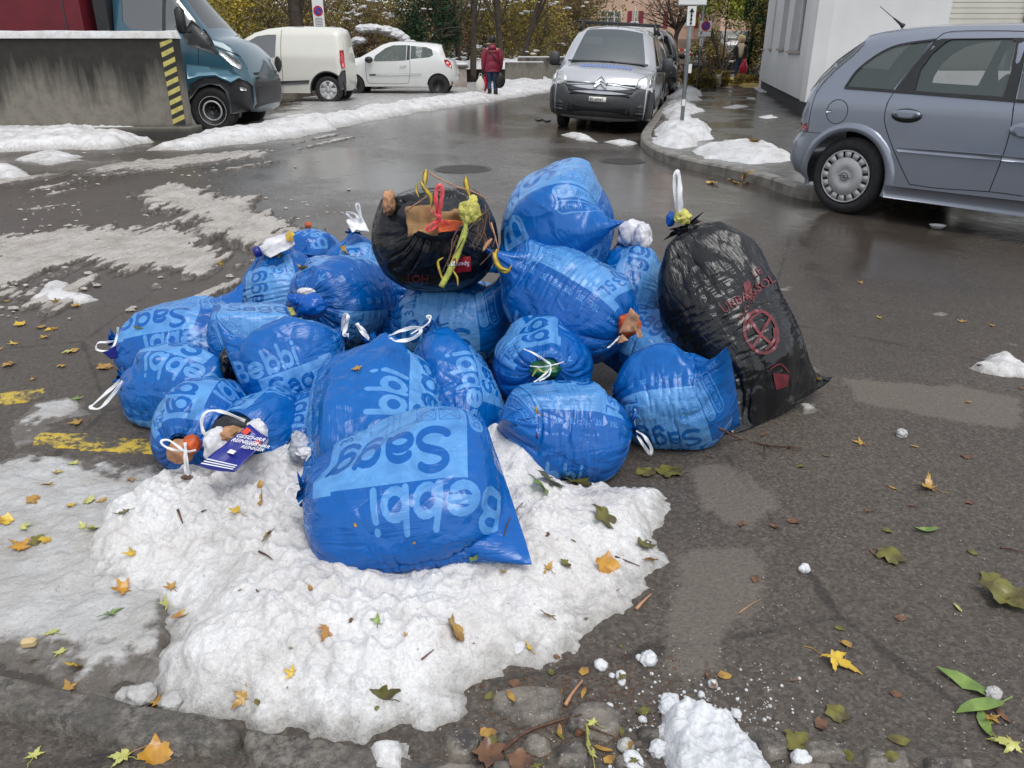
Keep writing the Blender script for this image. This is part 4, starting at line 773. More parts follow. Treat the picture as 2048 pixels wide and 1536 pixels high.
# small balls and crumbs of snow
rb = random.Random(5)
def snowball(px, py, r, lab, grp=None, mat=None):
    g = G(px, py, 0); V, Fc = ICO[2 if r < .02 else 3]; s_ = rb.random()*50
    W_ = V*(1+.55*(fbm3(V*2.0+s_, 3)-.5)*2*.6)[:, None]*np.array((1, .9, .75))*r
    o = mesh_obj('snow_lump', W_, [tuple(f) for f in Fc], mat or M_fresh); o.location = (g[0], g[1], r*.5); o.rotation_euler = (0, 0, rb.random()*6); tag(o, lab, 'snow lump', grp)
for px, py, r, lab in ((1297, 1325, .022, 'round white snow lump, the larger of two near each other on bare asphalt'), (1278, 1318, .010, 'small snow crumb touching the left side of a round lump'), (1202, 1336, .017, 'oval snow lump alone on asphalt right of the snow heap'), (1034, 1306, .026, 'white snow lump at the rim of the snow heap beside a bright yellow leaf'),
                       (1241, 1355, .013, 'snow crumb above another crumb, below the oval lump'), (1243, 1367, .011, 'lower of two touching snow crumbs'), (1224, 1354, .008, 'tiny snow crumb left of two touching crumbs'), (1608, 1142, .017, 'white snow scrap alone on the open asphalt'), (1340, 1423, .030, 'white lump at the upper left of the fresh clump'),
                       (1472, 1432, .013, 'white scrap at the top right of the fresh clump'), (1330, 1470, .02, 'white lump at the left rim of the fresh clump'), (1316, 1506, .022, 'double white lump at the lower left of the fresh clump'), (1600, 1525, .022, 'white snow lump at the bottom edge right of the fresh clump'), (1265, 1532, .024, 'white snow lump at the bottom edge left of the fresh clump'),
                       (1218, 1416, .010, 'small snow scrap lying on a paving stone'), (1216, 1442, .009, 'smaller snow scrap on the same paving stone'), (1425, 1372, .012, 'snow scrap above the fresh clump'), (1402, 1392, .009, 'snow crumb just above the fresh clump'), (1285, 1442, .010, 'snow scrap between the paving stone and the fresh clump'),
                       (285, 1402, .034, 'round icy snow ball above the granite kerb'), (250, 1400, .022, 'smaller icy snow ball beside the round one at the kerb'), (345, 1415, .030, 'upright icy snow chunk at the foot of the heap by the kerb'), (1250, 1497, .018, 'glassy ice lump on the wet paving joint'), (1802, 872, .022, 'flat icy scrap on asphalt below a yellow leaf'), (1985, 1395, .02, 'glassy ice piece near the green leaves at the right')):
    snowball(px, py, r, lab, mat=M_ice if ('icy' in lab or 'glassy' in lab) else M_fresh)
cr = MB()
for i in range(420):
    a = rb.random()*6.28; d = rb.gauss(0, 1); px = 1420+140*rb.gauss(0, 1); py = 1440+60*rb.gauss(0, 1)
    if not (1180 < px < 1650 and 1340 < py < 1536): continue
    g = G(px, py, 0); cr.ico((g[0], g[1], .002), .0015+.004*rb.random()**3, 0, sq=(1, 1, .8))
o = cr.build('snow_crumbs', M_fresh); tag(o, 'tiny white snow crumbs scattered round the fresh clump', 'snow', kind='stuff')
drift('snow_patch', 'white snow remnant lying on the second granite kerb stone', [(730, 1500), (760, 1490), (805, 1488), (815, 1515), (800, 1545), (750, 1545)], .03, M_snow, res=.005, edge=.03, nz=.02, fr=20, lumps=.8, wl=24, z0=.022)
# granite kerb, paving stones
kg = NT('granite'); c_ = kg.mix(kg.rng(kg.noise(45, 4, .7), .38, .62), (.05, .046, .042), (.20, .18, .155)); c_ = kg.mix(kg.rng(kg.noise(9, 3), .4, .65), c_, (.07, .064, .055)); c_ = kg.mix(kg.rng(kg.vor(130), .0, .25, .6, 0), c_, (.33, .31, .28))
kg.set(Base_Color=c_, Roughness=kg.rng(kg.noise(6, 3), .4, .6, .25, .55), Normal=kg.bump(kg.noise(60, 5, .7), .7, .008)); M_granite = kg.m
kg = NT('paving_stone'); c_ = kg.mix(kg.rng(kg.noise(12, 5, .7), .4, .6), (.05, .045, .04), (.20, .175, .148)); c_ = kg.mix(kg.mth('GREATER_THAN', kg.noise(160, 2), .66), c_, (.3, .28, .25))
kg.set(Base_Color=c_, Roughness=kg.rng(kg.noise(10, 4), .4, .6, .18, .6), Normal=kg.bump(kg.noise(90, 5, .7), .5, .006)); M_cob = kg.m
def stone(name, pts, H, mat, parent=None, res=.0055, edge=.011, amp=.006, z0=0.):
    return drift(name, None, pts, H, mat, res=res, edge=edge, nz=.005, fr=16, lumps=amp/H, wl=8, parent=parent, z0=z0)
kerb = empty('granite_kerb', tuple(G(300, 1450))); tag(kerb, 'old granite kerb stones along the bottom left below the snow heap', 'kerb')
for pts in ([(-120, 1330), (0, 1362), (120, 1385), (230, 1412), (330, 1432), (430, 1448), (475, 1462), (488, 1490), (470, 1512), (380, 1512), (240, 1505), (120, 1462), (0, 1440), (-120, 1420)], [(492, 1470), (560, 1483), (680, 1500), (790, 1520), (860, 1545), (900, 1600), (700, 1620), (540, 1580), (500, 1535), (484, 1505)]):
    o = stone('kerb_stone', pts, .030, M_granite); o.parent = kerb; o.matrix_parent_inverse = Matrix.Translation(-kerb.location)
cz = lambda L: [(800+x/2.2756, 1300+y/2.2756) for x, y in L]
for L in ([(410, 290), (425, 215), (500, 190), (620, 180), (740, 195), (750, 240), (735, 300), (700, 335), (640, 358), (520, 335)], [(750, 370), (770, 300), (830, 255), (930, 255), (1010, 300), (1000, 380), (940, 420), (840, 400)], [(190, 400), (270, 368), (350, 370), (385, 410), (360, 480), (290, 520), (230, 510)], [(555, 440), (580, 400), (640, 395), (680, 425), (690, 470), (640, 490), (570, 480)],
          [(1570, 360), (1700, 370), (1770, 420), (1760, 490), (1680, 510), (1620, 450)], [(970, 500), (1040, 485), (1110, 505), (1160, 560), (960, 560)], [(700, 450), (800, 430), (880, 460), (860, 530), (720, 530)], [(1830, 430), (1960, 420), (2048, 440), (2048, 520), (1850, 510)], [(430, 390), (490, 385), (500, 420), (450, 440)], [(1070, 370), (1130, 360), (1190, 380), (1180, 430), (1090, 420)], [(120, 560), (230, 530), (350, 540), (380, 620), (140, 620)], [(420, 520), (600, 520), (620, 620), (400, 620)], [(1750, 530), (1950, 530), (2000, 620), (1760, 620)], [(2110, 460), (2300, 480), (2330, 560), (2120, 550)], [(2380, 500), (2600, 520), (2620, 620), (2390, 600)]):
    stone('paving_stone', cz(L), .018, M_cob, ground, amp=.007)
# yellow line
ky = NT('worn_yellow_paint'); f = ky.rng(ky.mth('ADD', ky.vor(26, 'Distance', 'DISTANCE_TO_EDGE'), ky.mth('MULTIPLY_ADD', ky.noise(14, 4), .30, -.13)), .0, .05); f2 = ky.rng(ky.noise(11, 6, .75), .46, .55)
ky.set(Base_Color=ky.mix(ky.mth('MULTIPLY', f, f2), (.06, .052, .04), (.52, .37, .035)), Roughness=.4, Normal=ky.bump(f, .4, .003)); M_yel = ky.m
def paint(pts, res=.02):
    o = drift('road_marking', None, pts, .003, M_yel, res=res, edge=.004, nz=.008, fr=9, lumps=.1); return tag(o, kind='structure')
paint([(-160, 800), (0, 786), (90, 776), (92, 800), (0, 812), (-160, 828)]); paint([(60, 862), (180, 866), (300, 878), (340, 884), (340, 912), (200, 904), (60, 890)])
# drain covers
M_iron = pmat('cast_iron', (.075, .068, .06), .35, .6, bump=.5, bscale=60)
def cover(px, py, r, lab):
    g = G(px, py); root = empty('drain_cover', (g[0], g[1], .001)); tag(root, lab, 'drain cover')
    MB().lathe([(r, 0), (r, .003), (r-.03, .004), (r-.035, .002)], n=36).build('frame', M_iron, root, True); mb = MB()
    for k in range(-6, 7):
        y = k*r/7; L = 2*sqrt(max(0, (r-.04)**2-y*y)); mb.box((0, y, .002), (L, r/14, .006))
    mb.build('grate', M_iron, root); MB().lathe([(0.001, .0005), (r-.03, .0005)], n=36).build('dark_opening', M_dark, root)
cover(925, 338, .36, 'round slotted drain cover in the road just behind the black bag'); cover(1245, 322, .30, 'round drain cover in the road near the kerb corner')
# ---- pavement on the right with kerb stones
kerbpx = [(1372, 158), (1352, 178), (1330, 210), (1305, 245), (1286, 272), (1281, 290), (1296, 308), (1330, 325), (1390, 342), (1460, 357), (1530, 376), (1600, 398), (1700, 405), (1800, 395), (1950, 400), (2150, 420), (2400, 450)]
kw = gp(kerbpx); kk = np.array(bez(np.c_[kw, np.zeros(len(kw))], 6))[:, :2]
far_r = gp([(2600, 300), (2600, 150), (1520, 150)]); pv = np.concatenate([kk, far_r])
def flat_poly(name, poly, z, mat, cell=.25, skirt=0.2, kind='structure'):
    lo, hi = poly.min(0), poly.max(0); vs_ = [tuple(p) for p in poly]; n = len(vs_); ed = [(i, (i+1) % n) for i in range(n)]
    v, e, fcs, *_ = geometry.delaunay_2d_cdt([Vector(p) for p in vs_], ed, [list(range(n))], 1, 1e-5)
    V = [(p.x, p.y, z) for p in v]; m = len(V); V += [(p.x, p.y, z-skirt) for p in v[:n]] if len(v) >= n else []
    Fc = [tuple(f) for f in fcs]+[(i, m+i, m+(i+1) % n, (i+1) % n) for i in range(n)]
    return tag(mesh_obj(name, V, Fc, mat, None, False), kind=kind)
inner = []
for i in range(len(kk)):
    t = unit(kk[min(i+1, len(kk)-1)]-kk[max(i-1, 0)]); nrm = np.array((-t[1], t[0])); inner.append(kk[i]+nrm*.16)
inner = np.array(inner)
if np.linalg.norm(inner[0]-G(1500, 200)[:2]) > np.linalg.norm(kk[0]-G(1500, 200)[:2]): inner = 2*kk-inner
pavement = flat_poly('pavement', np.concatenate([inner, far_r]), .115, M_pave)
M_kerb2 = pmat('kerb_stone', (.20, .185, .165), .5, noise=.35, nscale=7, bump=.5, bscale=40)
seg = np.r_[0, np.cumsum(np.linalg.norm(np.diff(kk, axis=0), axis=1))]; tot = seg[-1]; pos = 0; kroot = empty('kerb', (kk[30][0], kk[30][1], 0)); tag(kroot, 'curved stone kerb around the pavement corner', 'kerb')
while pos < tot-.3:
    e = min(pos+.9, tot); us = np.linspace(pos+.006, e-.006, 5); V = []; 
    for u in us:
        a = np.array((np.interp(u, seg, kk[:, 0]), np.interp(u, seg, kk[:, 1]))); b = np.array((np.interp(u, seg, inner[:, 0]), np.interp(u, seg, inner[:, 1])))
        for (f_, z) in ((0, -.1), (0, .100), (.12, .122), (.9, .124), (1.0, .118), (1.0, -.1)): q = a+(b-a)*f_; V.append((q[0]-kroot.location.x, q[1]-kroot.location.y, z))
    Fc = [(i*6+k, i*6+(k+1) % 6, i*6+6+(k+1) % 6, i*6+6+k) for i in range(4) for k in range(6)]+[(5, 4, 3, 2, 1, 0), tuple(24+k for k in range(6))]
    mesh_obj('kerb_stone', V, Fc, M_kerb2, kroot, False); pos = e
pz = .12
for pts, H, lab in (([(1292, 268), (1330, 245), (1385, 240), (1420, 258), (1425, 275), (1400, 292), (1360, 298), (1310, 292)], .13, 'white snow heap on the pavement around the foot of the sign post'), ([(1385, 300), (1430, 288), (1500, 292), (1570, 300), (1580, 325), (1500, 330), (1440, 322)], .09, 'white snow heap on the pavement behind the blue-grey car'),
                    ([(1318, 225), (1340, 205), (1385, 205), (1405, 222), (1370, 238), (1330, 240)], .10, 'white snow heap on the pavement beside the silver van'), ([(1335, 195), (1360, 172), (1405, 175), (1400, 200), (1360, 205)], .10, 'farthest white snow heap along the pavement edge')):
    drift('snow_heap', lab, pts, H, M_far, res=.035, edge=.35, nz=.25, fr=1.8, lumps=.8, wl=4.5, z0=pz, thr=.1)
for pts in ([(1440, 215), (1470, 209), (1500, 213), (1470, 218)], [(1510, 232), (1545, 228), (1560, 234), (1530, 238)], [(1490, 196), (1510, 195), (1512, 199)], [(1500, 172), (1525, 176), (1545, 185), (1520, 184)]):
    drift('snow_patch', 'thin melting snow patch on the wet pavement', pts, .012, M_far, res=.03, edge=.15, nz=.12, fr=2, z0=pz, thr=.08, group='thin snow patches on the wet pavement')
# ================================================================== VEHICLES
def glass_mat(name, col, alpha=.55, rough=.03):
    m = pmat(name, col, rough, spec=.9, alpha=alpha); m.node_tree.nodes['Principled BSDF'].inputs['IOR'].default_value = 2.0; return m
M_glass = glass_mat('car_glass', (.10, .15, .135), .40); M_glassd = glass_mat('dark_car_glass', (.008, .012, .012), .9)
M_glassw = glass_mat('windscreen_glass', (.06, .08, .085), .78, .04); M_tyre = pmat('tyre_rubber', (.018, .018, .019), .75, noise=.3, nscale=20, bump=.3, bscale=60); M_blackp = pmat('black_plastic', (.02, .021, .023), .45, noise=.15, nscale=30)
M_greyp = pmat('dark_grey_plastic', (.045, .048, .052), .5, noise=.15, nscale=12, bump=.15, bscale=200); M_chrome = pmat('chrome', (.75, .76, .78), .12, 1.0); M_silverp = pmat('silver_wheel_paint', (.46, .46, .47), .45, .2, noise=.08, nscale=20)
M_tail = pmat('red_tail_lamp', (.45, .005, .01), .12, spec=.8, coat=.5); M_tailo = pmat('orange_reflector', (.6, .12, .01), .2); M_lamp = pmat('clear_lamp', (.55, .56, .56), .08, .6, noise=.35, nscale=35, bump=.8, bscale=60, coat=1.0); M_seam = pmat('panel_gap', (.006, .006, .007), .8); M_in = pmat('car_inside', (.03, .03, .032), .8)
def paint_mat(name, col, metal=.0, rough=.3, dirt=(.16, .14, .12), flake=0):
    k = NT(name); sx = k.n('ShaderNodeSeparateXYZ'); k.put(sx.inputs[0], k.pos)
    low = k.rng(k.mth('ADD', sx.outputs[2], k.mth('MULTIPLY_ADD', k.noise(5, 5, .7), .7, -.35)), .1, .75, .26, .0)
    c = k.mix(low, col, dirt); c = k.mix(k.rng(k.noise(2.2, 3), .4, .7, 0, .12), c, tuple(x*.8 for x in col))
    if flake: c = k.mix(k.rng(k.noise(900, 1), .45, .6, 0, flake), c, tuple(min(1, x*1.5) for x in col))
    k.set(Base_Color=c, Metallic=metal, Roughness=k.mth('ADD', k.mth('MULTIPLY', low, .4), rough), Coat_Weight=.8, Coat_Roughness=.05); return k.m
class Car:
    def __init__(c, name, label, cat, O, D, N, W, outline, paint, z0=0, arches=(), crown=(.10, .03), R_=.14, tumble=.16, belt=.95, glass=(), wins=(), grid=.06, bulge=.02, roll=0, clad=None, cladm=None, closed_from=None, group=None, zscale=1, wglass=None, gin=4):
        """O ground point under near side; D unit horizontal (s axis); N outward normal of near side; outline (s,z) closed polygon, listed from lower s end up over the top to the far end; arches (s, z, r)"""
        c.O = np.array((O[0], O[1], z0)); c.D = np.array((D[0], D[1], 0)); c.N = np.array((N[0], N[1], 0)); c.Z = np.array((0, 0, 1.0)); c.wglass = wglass; c.gin = gin; c.W = W; c.tumble = tumble; c.belt = belt; c.R_ = R_; c.bulge = bulge; c.crown = crown
        if roll: c.Z = unit(np.array((0, 0, 1))-c.N*tan(roll)*-1); c.N = unit(c.N-c.Z*(c.N@c.Z))
        c.Z = c.Z*zscale
        c.root = empty(name, tuple(c.O)); tag(c.root, label, cat, group); c.out = outline; c.paint = paint; c.glass = glass
        zb = min(z for s, z in outline); top = outline
        # bottom line with arches, from last outline point back to the first
        bot = []; s1, s0 = top[-1][0], top[0][0]
        for (sc, zc, r) in sorted(arches, key=lambda a: -a[0]):
            if zc+r < zb: continue
            a0 = math.asin(max(-1, min(1, (zb-zc)/r))); n = 14
            for k in range(n+1):
                a = a0+(pi-2*a0)*k/n; bot.append((sc+r*cos(a), zc+r*sin(a)))
        if len(arches) == 0: bot = []
        c.poly = list(top)+bot; c.top = top
        c.P2 = np.array(c.poly); c.T2 = np.array(top)
        c._side(wins, grid); c._skin(); c.arches = arches
        if clad: c.patch_side(clad, cladm or M_greyp, 'cladding', .006)
    def tdepth(c, s, z):
        s = np.asarray(s, float); z = np.asarray(z, float)
        D = np.full(np.broadcast(s, z).shape, 1e9); T = c.T2
        for a, b in zip(T[:-1], T[1:]):
            d = b-a; t = np.clip(((s-a[0])*d[0]+(z-a[1])*d[1])/(d@d+1e-12), 0, 1); D = np.minimum(D, np.hypot(s-a[0]-t*d[0], z-a[1]-t*d[1]))
        q = np.clip(1-D/c.R_, 0, 1); t = c.R_*.9*(1-np.sqrt(1-np.minimum(q, .9999)**2))
        t = t+c.tumble*np.clip((z-c.belt)/.6, 0, 2)**1.1+c.bulge*((z-.62)/.5)**2*np.where(z < c.belt, 1, .5)
        return t
    def pt(c, s, z, t=0.): return c.D*s+c.Z*z-c.N*t
    def _side(c, wins, g):
        pts = [Vector(p) for p in c.poly]; n = len(pts); edges = [(i, (i+1) % n) for i in range(n)]; regs = []
        for w in wins:
            m0 = len(pts); pts += [Vector(p) for p in w[0]]; k = len(w[0]); edges += [(m0+i, m0+(i+1) % k) for i in range(k)]; regs.append((np.array(w[0]), w[1], w[2], w[3] if len(w) > 3 else 0))
        lo, hi = c.P2.min(0), c.P2.max(0); gxx, gzz = np.meshgrid(np.arange(lo[0], hi[0], g), np.arange(lo[1], hi[1], g))
        inn = sdf(gxx, gzz, c.P2) > g*.45; keep = inn
        for w in regs: keep &= np.abs(sdf(gxx, gzz, w[0])) > g*.4
        pts += [Vector((float(a), float(b))) for a, b in zip(gxx[keep], gzz[keep])]
        v, e, fcs, *_ = geometry.delaunay_2d_cdt(pts, edges, [], 0, 1e-5); v = np.array([(p.x, p.y) for p in v]); F_ = np.array([f for f in fcs if len(f) == 3]); cen = v[F_].mean(1)
        inside = sdf(cen[:, 0], cen[:, 1], c.P2) > 0; which = np.full(len(F_), -1)
        for i, w in enumerate(regs): which[sdf(cen[:, 0], cen[:, 1], w[0]) > 0] = i
        td = c.tdepth(v[:, 0], v[:, 1])
        for side in (0, 1):
            for i in range(-1, len(regs)):
                sel = F_[inside & (which == i)]
                if len(sel) == 0: continue
                off = regs[i][3] if i >= 0 else 0
                t = td+off; t = c.W-t if side else t
                V = c.D*v[:, :1]+c.Z*v[:, 1:]-c.N*t[:, None]; us = np.unique(sel); mp = np.zeros(len(v), int); mp[us] = np.arange(len(us)); F2 = mp[sel]
                a, b, d = V[us][F2[:, 0]], V[us][F2[:, 1]], V[us][F2[:, 2]]; nn = np.cross(b-a, d-a).sum(0)@c.N
                if (nn < 0) != bool(side): F2 = F2[:, ::-1]
                mesh_obj('side_panel' if i < 0 else regs[i][2], V[us], [tuple(map(int, f)) for f in F2], c.paint if i < 0 else regs[i][1], c.root)
        c.v = v
    def surf(c, s, z, u):
        """point of the wrapped skin: outline point (s,z), u -1 near .. 1 far"""
        td = float(c.tdepth(s, z)); tm = c.W/2; t = td+(c.W-2*td)*(u+1)/2
        return s, z, t
    def _skin(c):
        T = c.T2; seg = np.r_[0, np.cumsum(np.linalg.norm(np.diff(T, axis=0), axis=1))]; m = []; gl = []
        for i in range(len(T)-1):
            k = max(1, int((seg[i+1]-seg[i])/.09))
            for j in range(k): m.append(T[i]+(T[i+1]-T[i])*j/k); gl.append(i in c.glass)
        m.append(T[-1]); m = np.array(m); tan_ = np.gradient(m, axis=0); nrm = np.stack([-tan_[:, 1], tan_[:, 0]], 1); nrm /= np.linalg.norm(nrm, axis=1, keepdims=True)+1e-9
        nrm = (np.roll(nrm, 1, 0)+nrm+np.roll(nrm, -1, 0)); nrm[0] = nrm[1]; nrm[-1] = nrm[-2]; nrm /= np.linalg.norm(nrm, axis=1, keepdims=True)
        c.m, c.nrm = m, nrm; us = np.array([-1, -.985, -.95, -.9, -.84, -.7, -.5, -.25, 0, .25, .5, .7, .84, .9, .95, .985, 1]); td = c.tdepth(m[:, 0], m[:, 1])
        V = []; 
        for i in range(len(m)):
            for u in us: V.append(c.skin_pt(i, u, td))
        V = np.array(V); nu = len(us); FB, FG = [], []
        for i in range(len(m)-1):
            for j in range(nu-1):
                f = (i*nu+j, (i+1)*nu+j, (i+1)*nu+j+1, i*nu+j+1); (FG if gl[i] and c.gin <= j < nu-1-c.gin else FB).append(f)
        mesh_obj('body_shell', V, FB, c.paint, c.root)
        if FG: mesh_obj('window_glass', V, FG, c.wglass or M_glassd, c.root)
        c.td = td
    def skin_pt(c, i, u, td=None, off=0.):
        td = c.td if td is None else td; w = (1-abs(u)**2.2); k = abs(c.nrm[i, 1]); cr = c.crown[0]*(1-k)+c.crown[1]*k
        p = c.m[i]+c.nrm[i]*(cr*w+off); t = td[i]+(c.W-2*td[i])*(u+1)/2; return c.pt(p[0], p[1], t)
    def front_pt(c, y, z, off=.004, end=0):
        """point on the end skin (end 0: start of outline) at lateral y (-W/2..W/2 near->far) and height z"""
        m = c.m; n = len(m)//2; rg = range(0, n) if end == 0 else range(len(m)-1, n, -1); best = None
        for i in rg:
            if m[i][1] >= z: best = i; break
        best = best if best is not None else n; u = np.clip(y/(c.W/2-c.td[best]), -1, 1); j = best-1 if end == 0 else min(best+1, len(m)-1); j = max(j, 0)
        a, b = c.skin_pt(j, u, None, off), c.skin_pt(best, u, None, off); za, zb = a@c.Z/(c.Z@c.Z), b@c.Z/(c.Z@c.Z); f = 0 if abs(zb-za) < 1e-6 else np.clip((z-za)/(zb-za), 0, 1)
        return a+(b-a)*f
    def _fill(c, poly, g):
        pts = [Vector(p) for p in poly]; n = len(pts); ed = [(i, (i+1) % n) for i in range(n)]; A = np.array(poly); lo, hi = A.min(0), A.max(0)
        gx_, gz_ = np.meshgrid(np.arange(lo[0]+g/2, hi[0], g), np.arange(lo[1]+g/2, hi[1], g)); k = sdf(gx_, gz_, A) > g*.3
        pts += [Vector((float(a), float(b))) for a, b in zip(gx_[k], gz_[k])]
        v, e, fcs, *_ = geometry.delaunay_2d_cdt(pts, ed, [], 0, 1e-6); v = np.array([(p.x, p.y) for p in v]); F_ = np.array([f for f in fcs if len(f) == 3]); cen = v[F_].mean(1); F_ = F_[sdf(cen[:, 0], cen[:, 1], A) > 0]
        return v, F_, n
    def _solid(c, V, Vb, F_, n, name, mat, parent):
        m = len(V); Fc = [tuple(map(int, f)) for f in F_]+[tuple(int(x)+m for x in f[::-1]) for f in F_]+[((i+1) % n, i, m+i, m+(i+1) % n) for i in range(n)]
        return mesh_obj(name, np.concatenate([V, Vb]), Fc, mat, parent or c.root)
    def patch_front(c, poly, mat, name, off=.008, th=.02, end=0, g=.06, parent=None):
        v, F_, n = c._fill(poly, g); V = np.array([c.front_pt(a, b, off, end) for a, b in v]); Vb = np.array([c.front_pt(a, b, off-th, end) for a, b in v]); return c._solid(V, Vb, F_, n, name, mat, parent)
    def patch_side(c, poly, mat, name, off=.006, th=.015, g=.07, parent=None, far=False):
        v, F_, n = c._fill(poly, g); t = c.tdepth(v[:, 0], v[:, 1]); mk = lambda o: c.D*v[:, :1]+c.Z*v[:, 1:]-c.N*((c.W-t+o) if far else (t-o))[:, None]; return c._solid(mk(off), mk(off-th), F_, n, name, mat, parent)
    def line_side(c, pts, w=.006, mat=None, name='door_gap', off=.0015, n=10, far=False):
        q = bez([(a, b, 0) for a, b in pts], n); V = []; Fc = []
        q = np.array(q)[:, :2]; tg = np.gradient(q, axis=0); nr = np.stack([-tg[:, 1], tg[:, 0]], 1); nr /= np.linalg.norm(nr, axis=1, keepdims=True)+1e-9
        for a in (q-nr*w/2, q+nr*w/2): 
            t = c.tdepth(a[:, 0], a[:, 1])-off; t = c.W-t if far else t; V.append(c.D*a[:, :1]+c.Z*a[:, 1:]-c.N*t[:, None])
        m = len(q); V = np.concatenate(V); Fc = [(i, i+1, m+i+1, m+i) for i in range(m-1)]; return mesh_obj(name, V, Fc, mat or M_seam, c.root)
    def inner(c, s0, s1, z0=.18, z1=.75, wells=True):
        """dark floor pan, wheel-well liners and seats"""
        M = Matrix(((c.D[0], -c.N[0], c.Z[0]), (c.D[1], -c.N[1], c.Z[1]), (c.D[2], -c.N[2], c.Z[2])))
        mb = MB(); a0 = sorted(c.arches)
        cuts = [s0]+[x for (sc, zc, r) in a0 for x in (sc-r-.02, sc+r+.02)]+[s1]
        mb.box(((s0+s1)/2, c.W/2, (z0+z1)/2), (s1-s0, c.W-.75, z1-z0))
        for a, b in zip(cuts[::2], cuts[1::2]):
            if b-a > .05: mb.box(((a+b)/2, c.W/2, (z0+z1)/2+.02), (b-a, c.W-.12, z1-z0-.08))
        for (sc, zc, r) in a0: mb.box((sc, c.W/2, zc+r+.10), (2*r, c.W-.2, .12))
        o = mb.build('underbody', M_in, c.root); o.data.transform(M.to_4x4()); return M
    def seats(c, M, ss, z=.75):
        for s in ss:
            for t in (.45, c.W-.45):
                mb = MB(); mb.box((s, t, z+.28), (.12, .46, .55), bev=.05); mb.box((s+.02, t, z+.66), (.09, .26, .18), bev=.04); o = mb.build('seat', M_in, c.root, True); o.data.transform(M.to_4x4())
    def wheel(c, s, r, rimr, style, w=.19, far=True, inset=.02, zc=None):
        for side in ((0, 1) if far else (0,)):
            cen = c.pt(s, (zc if zc is not None else r), (inset if side == 0 else c.W-inset)); o_ = c.N if side == 0 else -c.N
            wr = empty('wheel', (0, 0, 0)); wr.parent = c.root; wr.location = tuple(cen)
            R3 = Matrix((c.D, np.cross(o_, c.D)*1.0, o_)).transposed(); wr.rotation_euler = R3.to_euler()
            MB().lathe([(rimr, -.012), (rimr+.01, -.004), (r-.055, .0), (r-.02, -.012), (r, -.04), (r, -w+.03), (r-.03, -w), (rimr, -w)], n=40).build('tyre', M_tyre, wr, True)
            rim_m = M_silverp if style != 'steel' else M_blackp
            MB().lathe([(rimr+.004, -.008), (rimr-.012, -.006), (rimr-.02, -.03), (rimr-.03, -.06), (.02, -.065)], n=40).build('rim', M_blackp if style in ('meriva', 'steel', 'five', 'truck') else rim_m, wr, True)
            mb = MB(); nsp = {'meriva': 16, 'five': 6, 'truck': 6, 'steel': 10}.get(style, 5)
            if style == 'meriva':
                mb.lathe([(rimr-.006, -.010), (rimr-.010, -.003), (rimr-.020, -.003), (rimr-.022, -.02)], n=48); mb.lathe([(rimr*.70, -.014), (rimr*.69, -.003), (rimr*.32, .001), (rimr*.28, -.007), (rimr*.20, -.004), (.0005, -.002)], n=40)
                for k in range(nsp):
                    a = 2*pi*k/nsp; q = [(rr*rimr*cos(a+s_*hw), rr*rimr*sin(a+s_*hw)) for rr, s_, hw in ((.66, -1, .135), (.93, -1, .142), (.93, 1, .142), (.66, 1, .135))]; mb.add([(x, y, -.014) for x, y in q]+[(x, y, -.004) for x, y in q], [(3, 2, 1, 0), (4, 5, 6, 7), (0, 1, 5, 4), (1, 2, 6, 5), (2, 3, 7, 6), (3, 0, 4, 7)])
            elif style == 'five':
                mb.lathe([(rimr-.008, -.006), (rimr-.03, -.003), (rimr-.035, -.02)], n=40); mb.lathe([(rimr*.38, -.02), (rimr*.36, -.006), (.0005, -.004)], n=24)
                for k in range(nsp):
                    a = 2*pi*k/nsp; mb.box((cos(a)*rimr*.62, sin(a)*rimr*.62, -.010), (rimr*.62, rimr*.42, .014), rz=a, bev=.006)
            elif style == 'truck':
                mb.lathe([(rimr-.01, -.01), (rimr-.03, -.006), (rimr-.04, -.03)], n=40); mb.lathe([(rimr*.66, -.03), (rimr*.66, -.005), (rimr*.56, -.002), (rimr*.54, -.02)], n=32)
            else:
                mb.lathe([(rimr*.55, -.03), (rimr*.5, -.02), (.0005, -.02)], n=24)
            mb.build('hub_cap', M_silverp if style != 'steel' else M_greyp, wr, True)
            if style in ('truck', 'steel', 'five'):
                mb = MB()
                for k in range(6): a = 2*pi*k/6; mb.lathe([(.014, -.02), (.014, -.0), (.0005, .0)], (cos(a)*rimr*.25, sin(a)*rimr*.25, 0), 8)
                mb.build('wheel_bolts', M_greyp if style != 'five' else M_blackp, wr)
def to_plane(O, D, px, py, z0=0):
    """pixel -> (s, z) on the vertical plane through O along D"""
    r = ray(px, py); n = np.array((-D[1], D[0])); t = (np.array(O[:2])@n)/(r[:2]@n); p = r*t; return ((p[:2]-np.array(O[:2]))@np.array(D), CAMH+p[2]-z0)
# ---------------------------------------------------------------- blue-grey car at the right
mO = G(1690, 430); mD = unit((.625, -.78)); mN = np.array((-mD[1]*-1, 0)); mN = np.array((mD[1], -mD[0])); mN = mN if mN@(-mO[:2]) > 0 else -mN
def mp_(x, y): return to_plane(mO, mD, 1536+x/3.414, y/3.414)
ol = [mp_(*q) for q in ((235, 1210), (170, 1200), (120, 1165), (106, 1110), (104, 1040), (125, 960), (150, 915), (182, 885), (186, 800), (205, 700), (245, 600), (300, 505), (370, 415), (450, 335), (520, 280), (556, 238), (640, 215), (760, 196), (900, 183), (1050, 175), (1250, 169), (1450, 166))]
s1 = ol[-1][0]; z1 = ol[-1][1]; ol += [(s1+.35, z1-.005), (s1+.7, z1-.05), (s1+1.05, z1-.18), (s1+1.45, z1-.42), (s1+1.75, z1-.60), (s1+2.3, z1-.72), (s1+2.62, z1-.86), (s1+2.72, z1-1.1), (s1+2.72, z1-1.25), (s1+2.6, .24)]
